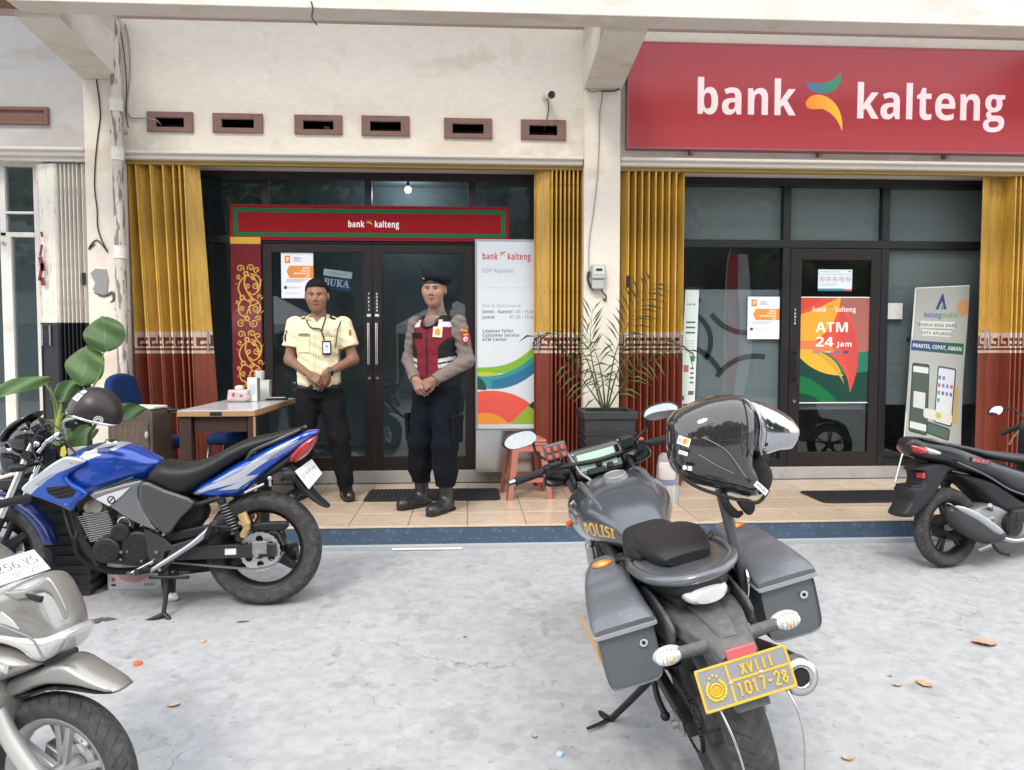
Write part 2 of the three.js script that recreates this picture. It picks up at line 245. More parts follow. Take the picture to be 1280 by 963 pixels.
M.alu = P({ color: lin(0.5, 0.51, 0.52), roughness: 0.38, metalness: 0.9, bumpMap: rep(grain, 4), bumpScale: 0.0004 });
M.castAlu = P({ color: lin(0.3, 0.3, 0.3), roughness: 0.5, metalness: 0.7, bumpMap: rep(grain, 6), bumpScale: 0.0006 });
M.darkMetal = P({ color: lin(0.026, 0.027, 0.029), roughness: 0.45, metalness: 0.5, bumpMap: rep(grain, 5), bumpScale: 0.0004 });
M.rubber = P({ color: lin(0.025, 0.025, 0.026), roughness: 0.85, specularIntensity: 0.5, bumpMap: rep(grain, 8), bumpScale: 0.0006 });
M.plastic = P({ color: lin(0.016, 0.017, 0.019), roughness: 0.5, specularIntensity: 0.6, bumpMap: rep(grain, 10), bumpScale: 0.0004 });
M.gloss = P({ color: lin(0.008, 0.008, 0.009), roughness: 0.12, clearcoat: 1, clearcoatRoughness: 0.04 });
M.white = S({ color: lin(0.78, 0.78, 0.76), roughness: 0.55, map: rep(mottle, 1) });
M.whitePaint = S({ color: lin(0.8, 0.78, 0.73), roughness: 0.5, map: rep(plasterTex, 0.8), bumpMap: grain, bumpScale: 0.0006 });
M.cable = S({ color: lin(0.03, 0.03, 0.03), roughness: 0.6 });
M.cableGrey = S({ color: lin(0.3, 0.29, 0.28), roughness: 0.6 });
const SANS = 'sans-serif', SERIF = 'serif';
function canvasTex(w, h, draw) { const c = document.createElement('canvas'); c.width = w; c.height = h; const x = c.getContext('2d'); draw(x, w, h); const t = new THREE.CanvasTexture(c); t.colorSpace = THREE.SRGBColorSpace; t.anisotropy = 8; return t; }
const poly = (x, pts, fill) => { x.fillStyle = fill; x.beginPath(); pts.forEach((p, i) => (i ? x.lineTo(p[0], p[1]) : x.moveTo(p[0], p[1]))); x.closePath(); x.fill(); };
function text(x, s, px, py, size, fill, { font = SANS, weight = 'bold', align = 'left', w = 0 } = {}) { x.font = weight + ' ' + size + 'px ' + font; x.fillStyle = fill; x.textAlign = align; x.textBaseline = 'alphabetic'; if (w) { const m = x.measureText(s).width; x.save(); x.translate(px, py); x.scale(w / m, 1); x.fillText(s, 0, 0); x.restore(); } else x.fillText(s, px, py); }
function emblem(x, ox, oy, s, k = 1) {
x.save(); x.translate(ox, oy); x.scale(s, s * k);
let g = x.createLinearGradient(0, 0.3, 0.9, 0); g.addColorStop(0, '#3b6ea8'); g.addColorStop(0.5, '#2f8276'); g.addColorStop(1, '#2e8b57'); x.fillStyle = g;
x.beginPath(); x.moveTo(0.02, 0.2); x.bezierCurveTo(0.3, 0.25, 0.75, 0.22, 0.92, 0); x.bezierCurveTo(0.97, 0.3, 0.7, 0.42, 0.32, 0.38); x.bezierCurveTo(0.12, 0.36, 0.04, 0.3, 0.02, 0.2); x.fill();
g = x.createLinearGradient(0, 0.5, 1, 0.9); g.addColorStop(0, '#f08a2c'); g.addColorStop(0.45, '#f6a93a'); g.addColorStop(1, '#f4c63c'); x.fillStyle = g;
x.beginPath(); x.moveTo(0, 0.56); x.bezierCurveTo(0.1, 0.36, 0.5, 0.38, 0.72, 0.52); x.bezierCurveTo(0.95, 0.66, 1.0, 0.85, 0.98, 1.04); x.bezierCurveTo(0.86, 0.82, 0.7, 0.72, 0.45, 0.66); x.bezierCurveTo(0.2, 0.66, 0.02, 0.7, 0, 0.56); x.fill(); x.restore();
}
function bankName(x, ox, base, size, col, W, emb = 1) { // «bank (emblem) kalteng» fitted to the width W
x.font = 'bold ' + size + 'px ' + SANS; const a = W * 0.325, c = W * 0.485; text(x, 'bank', ox, base, size, col, { w: a }); text(x, 'kalteng', ox + W - c, base, size, col, { w: c }); const es = W * 0.118 * emb; emblem(x, ox + a + (W - a - c - es) / 2, base - size * 0.5 - es * 0.62, es);
}
const printM = (t, r = 0.5, o = {}) => S({ map: t, roughness: r, ...o });
function sheet(w, h, d = 0.003) { // a print on the front (+z) face of a thin board
const g = new THREE.BoxGeometry(w, h, d), u = g.attributes.uv; for (let i = 0; i < u.count; i++) if (i < 16 || i > 19) u.setXY(i, 0.004, 0.004); return g;
}

{
const xs = [-70, -30, -12, -6, -3, 0, 3, 6, 12, 30, 70], zs = [-5.16, -4.4, -3.6, -2.8, -2, -1, 0, 4, 12, 30, 80], pos = [], uv = [], idx = [];
for (const z of zs) for (const x of xs) { pos.push(x, gy(z), z); uv.push(x, -z); }
for (let j = 0; j < zs.length - 1; j++) for (let i = 0; i < xs.length - 1; i++) { const a = j * xs.length + i, b = a + xs.length; idx.push(a, b, a + 1, b, b + 1, a + 1); }
const g = new THREE.BufferGeometry(); g.setAttribute('position', new THREE.Float32BufferAttribute(pos, 3)); g.setAttribute('uv', new THREE.Float32BufferAttribute(uv, 2)); g.setIndex(idx); g.computeVertexNormals();
struct('ground', g, M.concrete);
}
struct('gutter', span(-8, 9, -0.05, 0.03, -5.145, -5.105, 0.006), M.gutter);
const terrace = struct('terrace', [span(-8, 9, -0.1, 0.143, -5.146, -6.9), span(-8, 9, -0.2, 0.14, -6.9, -11)], M.grout);
mesh('kerb_face', [span(-8, 9, 0, 0.143, -5.138, -5.148)], M.kerb, terrace);
{ // floor tiles, laid one by one
const R = rng(5), g = [0, 1, 2].map((i) => { const b = bx(0.394, 0.014, 0.394, 0, 0, 0, 0.003); return b; });
for (let r = 0; r < 4; r++) for (let c = -10; c < 16; c++) {
const k = Math.floor(R() * 3), m = mesh('tile', g[k], M.tile[Math.floor(R() * 3)], terrace);
m.position.set(c * 0.4 + 0.205, FLOOR - 0.007 + (R() - 0.5) * 0.0012, -5.338 - r * 0.4); m.rotation.y = Math.floor(R() * 4) * Math.PI / 2;
}
mesh('nosing', span(-8, 9, 0.143, 0.1545, -5.133, -5.1395, 0.002), M.tile[0], terrace);
}
const sill = struct('door_step', [span(-2.74, 0.975, 0.15, 0.262, -6.795, -6.95, 0.006), span(1.286, 4.996, 0.15, 0.262, -6.795, -6.95, 0.006)], M.marble);

const house = thing('shophouse', 'cream plastered shophouse front with canopy beam above both glass shop bays', 'building', [0, 0, -6.45]);
const HZ = 6.45;   // children are given in world z + HZ
const hz = (g) => g.translate(0, 0, HZ);
const ventPx = [[184, 140, 242, 166], [266, 142, 329, 167], [368, 144, 428, 169], [452, 145, 512, 171], [555, 148, 615, 174], [651, 150, 707, 176]];
const vents = ventPx.map((b) => { const a = onZ(b[0], b[1], -6.45), c = onZ(b[2], b[3], -6.45); return [a.x, c.y, c.x, a.y]; });
{
const wallOf = (x0, x1, y0, y1, m, holes = []) => { const g = plate([[x0, y0], [x1, y0], [x1, y1], [x0, y1]], 0.3, 0, holes); g.translate(0, 0, -0.15); return mesh('wall', boxUV(g), m, house); };
wallOf(-2.746, 0.979, 2.93, 3.97, M.plaster, vents.map(([a, b, c, d]) => [[a + 0.07, b + 0.038], [a + 0.07, d - 0.045], [c - 0.07, d - 0.045], [c - 0.07, b + 0.038]]));
wallOf(1.282, 5, 2.93, 3.97, M.plaster);
wallOf(-6.5, -3.03, 2.91, 3.97, M.plasterGrey);
wallOf(5.3, 9, 2.93, 3.97, M.plaster);
mesh('wall', hz(span(5.3, 9, 0.13, 2.93, -6.45, -6.75)), M.plaster, house);
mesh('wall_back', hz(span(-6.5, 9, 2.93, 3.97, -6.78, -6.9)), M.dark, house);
for (const [x0, x1, y] of [[-2.744, 0.977, 2.86], [1.284, 4.998, 2.86], [-6.5, -3.032, 2.875]]) {
mesh('lintel', hz(merge([span(x0, x1, y, y + 0.07, -6.425, -6.9, 0.012), bx(x1 - x0, 0.034, 0.05, (x0 + x1) / 2, y + 0.052, -6.42, 0.016)])), M.beam, house);
mesh('track', hz(span(x0, x1, y - 0.03, y + 0.002, -6.47, -6.53, 0.004)), y > 2.87 ? M.whitePaint : P({ color: lin(0.4, 0.26, 0.06), roughness: 0.6, map: rep(mottle, 2) }), house);
}
vents.forEach(([a, b, c, d], i) => {
const v = part('vent_block', house), o = [[a, b], [c, b], [c, d], [a, d]], h = [[a + 0.07, b + 0.038], [a + 0.07, d - 0.045], [c - 0.07, d - 0.045], [c - 0.07, b + 0.038]];
mesh('frame', plate(o, 0.022, 0.003, [h]).translate(0, 0, 0.011), M.ventBrown, v);
mesh('lining', [span(a + 0.07, c - 0.07, b + 0.03, b + 0.038, -0.002, -0.2), span(a + 0.07, c - 0.07, d - 0.045, d - 0.037, -0.002, -0.2), span(a + 0.062, a + 0.07, b + 0.03, d - 0.037, -0.002, -0.2), span(c - 0.07, c - 0.062, b + 0.03, d - 0.037, -0.002, -0.2)], M.ventBrown, v);
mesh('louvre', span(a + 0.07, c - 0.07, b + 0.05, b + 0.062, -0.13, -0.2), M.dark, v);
if (i === 2) mesh('loose_brick', span(c - 0.16, c - 0.11, b + 0.045, b + 0.085, -0.05, -0.12, 0.004), M.terracotta, v);
});
{ const v = part('vent_block', house), a = onZ(0, 134, -6.45), c = onZ(62, 157, -6.45), o = (e) => [[-3.78 + e, c.y + e], [c.x - e, c.y + e], [c.x - e, a.y - e], [-3.78 + e, a.y - e]];
v.userData.label = 'terracotta framed vent of the grey neighbouring wall';
mesh('frame', plate(o(0), 0.03, 0.006, [o(0.028)]).translate(0, 0, 0.015), M.terracotta, v); mesh('grille', plate(o(0.027), 0.006).translate(0, 0, 0.006), M.ventBrown, v); }
for (const [x0, x1] of [[-3.03, -2.746], [0.979, 1.282], [5, 5.3]]) {
mesh('pillar', hz(span(x0, x1, 0.13, 3.475, -6.4, -6.9, 0.006)), M.plaster, house);
const g = plate([[6.45, 3.475], [6.402, 3.475], [5.5, 3.578], [5.5, 3.965], [6.45, 3.965]], x1 - x0 + 0.01, 0.004); g.applyMatrix4(new THREE.Matrix4().makeBasis(V3(0, 0, -1), V3(0, 1, 0), V3(1, 0, 0)));
g.translate((x0 + x1) / 2, 0, HZ); mesh('bracket', boxUV(g), M.beam, house);
}
mesh('canopy_beam', hz(span(-2.98, 9, 3.602, 3.785, -5.3, -5.497, 0.008)), M.beam, house);
mesh('canopy_beam', hz(span(-9, -2.984, 3.625, 3.86, -5.3, -5.49, 0.008)), M.terracotta, house);
mesh('upper_wall', hz(span(-9, 9, 3.972, 7.5, -6.447, -11)), M.fascia, house); mesh('balcony', hz(span(-9, 9, 5.1, 5.25, -4.9, -6.44)), M.beam, house); mesh('balcony_wall', hz(span(-9, 9, 5.252, 6.1, -4.9, -5.02)), M.plaster, house);
const room = (x0, x1, m) => mesh('room', hz(merge([span(x0, x1, 0.14, 3.1, -8.6, -8.7), span(x0, x0 + 0.05, 0.14, 3.1, -6.95, -9.6), span(x1 - 0.05, x1, 0.14, 3.1, -6.95, -9.6), span(x0, x1, 3.1, 3.15, -6.9, -9.7)])), m, house);
room(-2.9, 1.1, M.room); room(1.16, 5.15, M.room2); room(-7, -2.92, M.room);
mesh('room_floor', hz(span(-7, 6, 0.256, 0.261, -6.95, -9.6)), M.roomFloor, house);
}
{
const pt = (x, y, z = -6.4) => { const v = onZ(x, y, z); return [v.x, v.y]; };
const c = [[113, 342], [119, 336], [133, 337], [136, 350], [134, 368], [124, 371], [116, 362], [119, 354]].map(([x, y]) => pt(x, y));
mesh('mortar_patch', hz(plate(c, 0.008, 0.002).translate(0, 0, -6.397)), S({ color: lin(0.27, 0.27, 0.265), roughness: 0.95, bumpMap: grain, bumpScale: 0.002 }), house);
mesh('mortar_patch', hz(tube([[118, 366], [130, 370], [141, 366], [142, 375], [138, 378]].map(([x, y]) => V3(...pt(x, y), -6.396)), [0.004, 0.01, 0.012, 0.014, 0.004], 6)), S({ color: lin(0.12, 0.11, 0.1), roughness: 0.95 }), house);
}

{
const x0 = onZ(151, 300, -6.36).x, p = thing('drain_pipe', 'old white drain pipe with dark scuffs running down beside the left pillar', 'pipe', [x0, FLOOR, -6.34]);
const tex = dataTex(64, 1024, (u, v, c) => { const s = 0.6 * sstep(0.54, 0.64, fbm(N1, u, v * 3, 10, 5)), k = 0.9 + 0.12 * (fbm(N2, u, v * 2, 6, 3) - 0.5), t = v > 0.2 ? 1 : 0.86; c[0] = lerp(k * t, 0.36, s); c[1] = lerp(k * 0.97 * t, 0.31, s); c[2] = lerp(k * 0.94 * t, 0.28, s); });
const pm = S({ map: tex, color: lin(0.72, 0.7, 0.68), roughness: 0.7, bumpMap: rep(grain, 1, 6), bumpScale: 0.003 });
mesh('pipe', new THREE.CylinderGeometry(0.04, 0.045, 3.8, 20, 8).translate(0, 1.9, 0), pm, p);
for (const y of [0.9, 1.95, 2.72, 3.1]) mesh('sleeve', new THREE.CylinderGeometry(0.049, 0.049, 0.1, 20).translate(0, y, 0), M.whitePaint, p);
for (const y of [1.5, 2.9]) mesh('clip', bx(0.12, 0.03, 0.05, 0, y, -0.03, 0.004), M.cableGrey, p);
}
function wallCable(name, label, px, z, r = 0.005, m = M.cable) { const pts = px.map(([x, y, dz = 0]) => onZ(x, y, z + dz)), o = pts[0].clone(); const g = tube(pts.map((q) => q.clone().sub(o)), r, 6, px.length * 6); const t = mesh(name, g, m); t.position.copy(o); return tag(t, label, 'cable'); }
wallCable('cable', 'thin wavy dark cable hanging down the left pillar', [[120, 99], [123, 120], [125, 145], [122, 170], [119, 200], [118, 235], [121, 262], [122, 285], [128, 303], [135, 316], [120, 300], [110, 312], [118, 305]], -6.393, 0.005);
wallCable('cable', 'grey cable beside the drain pipe turning into the first vent block', [[156, 30], [160, 48], [162, 90], [159, 140], [163, 147], [185, 148], [196, 151], [202, 158, -0.08]], -6.43, 0.006, M.cableGrey);
wallCable('cable', 'thin pale cable running down the drain pipe edge', [[148, 30], [154, 60], [158, 110], [157, 140], [160, 160]], -6.425, 0.004, M.cable);
wallCable('cable', 'short black wire dangling from the canopy beam', [[389, 2], [391, 12], [390, 22], [396, 31]], -5.28, 0.006);
wallCable('cable', 'black wire along the right bracket and down to the electricity meter', [[731, 62], [732, 95], [732, 108], [738, 115], [752, 114], [750, 140], [749, 180], [747, 220], [742, 265], [737, 300], [736, 330], [738, 345]], -6.392, 0.0045, M.cableGrey);
wallCable('cable', 'dark wire at the corner between the right bracket and the red sign', [[752, 114], [770, 113], [776, 108], [781, 98]], -6.385, 0.006);

const BAND0 = 1.292, BAND1 = 1.47;
const gateTex = dataTex(256, 2048, (u, v, c) => { // one leaf, 0.105 m wide and 2.6 m tall from the floor: yellow, key pattern, red brown
const y = FLOOR + v * 2.66, f = fbm(N1, u * 0.5, v * 2, 8, 5), st = fbm(N2, u * 3, v * 0.5, 10, 4), rust = sstep(0.66, 0.74, fbm(N3, u, v * 3, 14, 5));
let k = 0.9 + 0.22 * (f - 0.5) + 0.16 * (st - 0.5), a;
if (y > BAND1) a = [0.79 * k, 0.62 * k, 0.26 * k];
else if (y > BAND0) {
const t = (y - BAND0) / (BAND1 - BAND0), cell = (u * 1) % 1;
const red = [0.47 * k, 0.2 * k, 0.16 * k], cream = [0.84 * k, 0.76 * k, 0.68 * k];
let on = t > 0.86 || t < 0.14; // rails
if (!on && t > 0.24) { const w = (t - 0.24) / 0.62; on = (cell < 0.17) || (w > 0.82 && cell < 0.8) || (cell > 0.68 && cell < 0.86 && w > 0.36) || (w > 0.36 && w < 0.55 && cell > 0.38 && cell < 0.86) || (w < 0.16 && cell > 0.1) || (cell > 0.36 && cell < 0.5 && w < 0.5 && w > 0.3); }
a = on ? cream : red;
} else a = [0.52 * k, 0.245 * k, 0.175 * k];
const m = rust * 0.16; c[0] = lerp(a[0], 0.3, m); c[1] = lerp(a[1], 0.17, m); c[2] = lerp(a[2], 0.1, m);
});
const gateM = P({ map: gateTex, roughness: 0.42, bumpMap: rep(grain, 1, 12), bumpScale: 0.0008, metalness: 0.05 });
const edgeM = P({ map: gateTex, color: lin(1.15, 1.15, 1.15), roughness: 0.38 });
const whiteGateM = P({ map: dataTex(64, 1024, (u, v, c) => { const y = FLOOR + v * 2.66, f = fbm(N1, u, v * 2, 8, 5), r = sstep(0.68, 0.75, fbm(N3, u, v * 3, 12, 5)) * 0.5; const a = y > 1.54 ? [0.9, 0.88, 0.84] : [0.13, 0.135, 0.16]; const k = 0.95 + 0.14 * (f - 0.5); c[0] = lerp(a[0] * k, 0.42, r * 0.5); c[1] = lerp(a[1] * k, 0.3, r * 0.5); c[2] = lerp(a[2] * k, 0.22, r * 0.5); }), roughness: 0.45, bumpMap: rep(grain, 1, 12), bumpScale: 0.0006 });
function foldingGate(label, corners, mat, inner, z0 = -6.5) {
const ox = corners[0][0], t = thing('folding_gate', label, 'folding gate', [ox, FLOOR, z0], 0, undefined);
const H = 2.675;
for (let i = 0; i + 1 < corners.length; i++) {
const [a0, a1, za] = corners[i], [b0, b1, zb] = corners[i + 1];
const pos = [], uv = [], idx = [], th = 0.006, wd = Math.hypot(b0 - a0, zb - za), full = wd > 0.13 ? wd / 0.105 : 1, n = 6;
const prof = [[0, 0], [0.06, 0.012], [0.14, 0], [0.86, 0], [0.94, 0.012], [1, 0]];
for (const s of [1, -1]) for (let y = 0; y <= n; y++) for (const [f, bump] of prof) {
const q = y / n, xa = lerp(a1, a0, q), xb = lerp(b1, b0, q), dx = xb - xa, dz = zb - za, L = Math.hypot(dx, dz), nx = -dz / L, nz = dx / L, o = s * th / 2 + (full > 1 ? bump : 0);
pos.push(lerp(xa, xb, f) - ox + nx * o, q * H, lerp(za, zb, f) - z0 + nz * o); uv.push(f * (full > 1 ? full : 1), q);
}
const W = prof.length, B = W * (n + 1);
for (let y = 0; y < n; y++) for (let f = 0; f + 1 < W; f++) { const p = y * W + f, r = p + W; idx.push(p, p + 1, r, r, p + 1, r + 1, B + p, B + r, B + p + 1, B + r, B + r + 1, B + p + 1); }
for (let y = 0; y < n; y++) for (const f of [0, W - 1]) { const p = y * W + f, r = p + W; idx.push(...(f ? [p, B + p, r, r, B + p, B + r] : [p, r, B + p, r, B + r, B + p])); }
const g = new THREE.BufferGeometry(); g.setAttribute('position', new THREE.Float32BufferAttribute(pos, 3)); g.setAttribute('uv', new THREE.Float32BufferAttribute(uv, 2)); g.setIndex(idx);
mesh('leaf', toCreasedNormals(g, 0.5), mat, t);
if (za > -6.55 && i && mat === gateM) { const q = plate([[a1 - ox - 0.006, 0], [a1 - ox + 0.006, 0], [a0 - ox + 0.006, H], [a0 - ox - 0.006, H]], 0.01, 0.001).translate(0, 0, za - z0 + 0.008), u = q.attributes.uv, pp = q.attributes.position; for (let k = 0; k < u.count; k++) u.setXY(k, 0.55, pp.getY(k) / H); mesh('leaf_edge', q, edgeM, t); }
}
const [h0, h1, hzz] = corners[corners.length - 1], [g0, g1] = corners[corners.length - 2], dir = Math.sign(h0 - g0), hx = lerp(h1, h0, 0.46) - ox - dir * 0.03, py = inner ?? 1.40;
mesh('handle', [rod([hx, py - FLOOR - 0.085, hzz - z0 + 0.045], [hx, py - FLOOR + 0.085, hzz - z0 + 0.045], 0.008), rod([hx, py - FLOOR - 0.07, hzz - z0], [hx, py - FLOOR - 0.07, hzz - z0 + 0.045], 0.006), rod([hx, py - FLOOR + 0.07, hzz - z0], [hx, py - FLOOR + 0.07, hzz - z0 + 0.045], 0.006)], M.steel, t);
mesh('handle', [rod([hx - dir * 0.055, py - FLOOR - 0.085, hzz - z0 + 0.03], [hx - dir * 0.055, py - FLOOR + 0.08, hzz - z0 + 0.03], 0.007), rod([hx - dir * 0.055, py - FLOOR - 0.07, hzz - z0], [hx - dir * 0.055, py - FLOOR - 0.07, hzz - z0 + 0.03], 0.005)], M.steel, t);
for (const y of [0.35, 1.75]) mesh('latch', bx(0.03, 0.1, 0.012, corners[1][0] - ox, y, corners[1][2] - z0 + 0.01, 0.003), M.darkMetal, t);
return t;
}
const zA = -6.49, zB = -6.6;
foldingGate('leaning yellow and red-brown folding gate beside the drain pipe', [[-2.735, -2.70, zA], [-2.69, -2.60, zB], [-2.67, -2.56, zA], [-2.575, -2.475, zB], [-2.555, -2.455, zA], [-2.475, -2.385, zB], [-2.455, -2.365, zA], [-2.395, -2.315, zB], [-2.375, -2.295, zA], [-2.345, -2.275, zB], [-2.325, -2.25, zA], [-2.3, -2.235, zB], [-2.285, -2.22, zA], [-2.185, -2.03, -6.55]].map((c) => c), gateM);
{ const c = []; c.push([0.978, 0.978, zA]); for (let i = 0; i < 7; i++) { c.push([0.955 - i * 0.036, 0.955 - i * 0.036, zB]); c.push([0.938 - i * 0.036, 0.938 - i * 0.036, zA]); } c.push([0.578, 0.578, -6.56]); foldingGate('yellow and red-brown folding gate left of the meter pillar, half behind the light box', c, gateM); }
{ const c = [[1.284, 1.284, zB]]; for (let i = 0; i < 8; i++) { c.push([1.37 + i * 0.058, 1.37 + i * 0.058, zA]); c.push([1.385 + i * 0.058, 1.385 + i * 0.058, zB]); } c.push([1.85, 1.85, -6.5]); foldingGate('yellow and red-brown folding gate behind the potted palm', c, gateM); }
{ const c = [[5.0, 5.0, zB]]; for (let i = 0; i < 6; i++) { c.push([4.985 - i * 0.044, 4.985 - i * 0.044, zA]); c.push([4.968 - i * 0.044, 4.968 - i * 0.044, zB]); } c.push([4.61, 4.61, -6.58], [4.495, 4.495, -6.52]); foldingGate('yellow and orange-red folding gate at the right end beside the roll-up banner', c, gateM, 1.42); }
{ const c = [[-3.04, -3.04, zB], [-3.1, -3.1, zA]]; for (let i = 0; i < 6; i++) { c.push([-3.125 - i * 0.032, -3.125 - i * 0.032, zB]); c.push([-3.14 - i * 0.032, -3.14 - i * 0.032, zA]); } const e = c[c.length - 1][0]; c.push([-3.47, -3.47, -6.52]);
const t = foldingGate('white folding gate with black lower half on the neighbouring shop', c, whiteGateM, 1.45);
const R = rng(9), red = S({ color: lin(0.2, 0.02, 0.025), roughness: 0.6 }), o = t.position; // red paint marks on the outer leaf
for (const [x, y, w, h] of [[51, 313, 3, 14], [52, 330, 5, 18], [51, 340, 4, 22], [53, 352, 5, 10], [52, 293, 3, 6]]) { const a = onZ(x, y, -6.475); mesh('paint_mark', bx(w * 0.0066, h * 0.0066, 0.002, a.x - o.x, a.y - o.y, a.z - o.z, 0, [0, 0, (R() - 0.5) * 0.6]), red, t); } }

const GZ = -6.83;
const gx = (px) => onZ(px, 430, GZ).x, gyy = (py, px = 640) => onZ(px, py, GZ).y;
function bar(x0, x1, y0, y1, d = 0.07, z = GZ) { return span(x0, x1, y0, y1, z + d / 2, z - d / 2, 0.004); }
function pane(name, x0, x1, y0, y1, parent, z = GZ - 0.005) { return mesh(name, bx(x1 - x0, y1 - y0, 0.0015, (x0 + x1) / 2, (y0 + y1) / 2, z).translate(-parent.userData.o[0], -parent.userData.o[1], -parent.userData.o[2]), M.glass, parent); }
function shopfront(name, label, ox) { const t = thing(name, label, 'shop front', [ox, 0.262, GZ]); t.userData.o = [ox, 0.262, GZ]; return t; }
const local = (t, g) => g.translate(-t.userData.o[0], -t.userData.o[1], -t.userData.o[2]);
const B0 = 0.264, T0 = 2.858;
{ // left bay
const t = shopfront('glass_shopfront', 'dark framed glass front with double doors behind the two men', -0.85), add = (n, g, m, p = t) => mesh(n, local(t, merge([g].flat())), m, p);
const L = -2.744, Rr = 0.977, dl = -1.755, dr = 0.07, dt = 2.245;
add('frame', [bar(L, Rr, T0 - 0.06, T0), bar(L, L + 0.06, B0, T0 - 0.06), bar(Rr - 0.06, Rr, B0, T0 - 0.06), bar(L + 0.06, Rr - 0.06, dt, dt + 0.062), bar(dl - 0.05, dl, B0, dt), bar(dr, dr + 0.055, B0, dt), bar(L + 0.06, dl - 0.05, B0, B0 + 0.07), bar(dr + 0.055, Rr - 0.06, B0, B0 + 0.07), ...[-1.72, -0.845, 0.055].map((x) => bar(x - 0.03, x + 0.03, dt + 0.062, T0 - 0.06))], M.bronze);
const xs = [L + 0.06, -1.75, -1.69, -0.875, -0.815, 0.025, 0.085, Rr - 0.06];
for (let i = 0; i < 8; i += 2) pane('pane', xs[i], xs[i + 1], dt + 0.062, T0 - 0.06, t);
pane('pane', L + 0.06, dl - 0.05, B0 + 0.07, dt, t); pane('pane', dr + 0.055, Rr - 0.06, B0 + 0.07, dt, t);
const mid = -0.812, zd = GZ + 0.012;
for (const [x0, x1, hx] of [[dl + 0.004, mid - 0.004, mid - 0.035], [mid + 0.004, dr - 0.004, mid + 0.035]]) {
const d = part('door', t), q = (n, g, m) => mesh(n, local(t, merge([g].flat())), m, d); d.userData.o = t.userData.o;
const b = (a, bb, c, e) => bar(a, bb, c, e, 0.05, zd);
q('door_frame', [b(x0, x0 + 0.075, B0 + 0.006, dt - 0.006), b(x1 - 0.075, x1, B0 + 0.006, dt - 0.006), b(x0 + 0.075, x1 - 0.075, dt - 0.075, dt - 0.006), b(x0 + 0.075, x1 - 0.075, B0 + 0.006, B0 + 0.12)], M.bronze);
pane('door_pane', x0 + 0.075, x1 - 0.075, B0 + 0.12, dt - 0.075, d, zd);
q('handle', [rod([hx, 1.2, zd + 0.075], [hx, 1.56, zd + 0.075], 0.012), rod([hx, 1.24, zd + 0.02], [hx, 1.24, zd + 0.075], 0.008), rod([hx, 1.52, zd + 0.02], [hx, 1.52, zd + 0.075], 0.008)], M.chrome);
q('lock', cylZ(0.014, 0.012, hx, 1.08, zd + 0.03, 16), M.chrome);
const st = mesh('door_sticker', local(t, sheet(0.05, 0.22, 0.001).translate(hx, 1.72, zd + 0.0262)), printM(canvasTex(64, 256, (x, w, h) => { x.fillStyle = '#15161a'; x.fillRect(0, 0, w, h); [...(hx < mid ? 'TARIK' : 'DORONG')].forEach((c, i, a) => text(x, c, w / 2, 30 + i * (200 / a.length), 30, '#e8e8e8', { align: 'center' })); x.fillStyle = '#cfd2d4'; x.fillRect(10, 222, 44, 26); })), d);
}
}
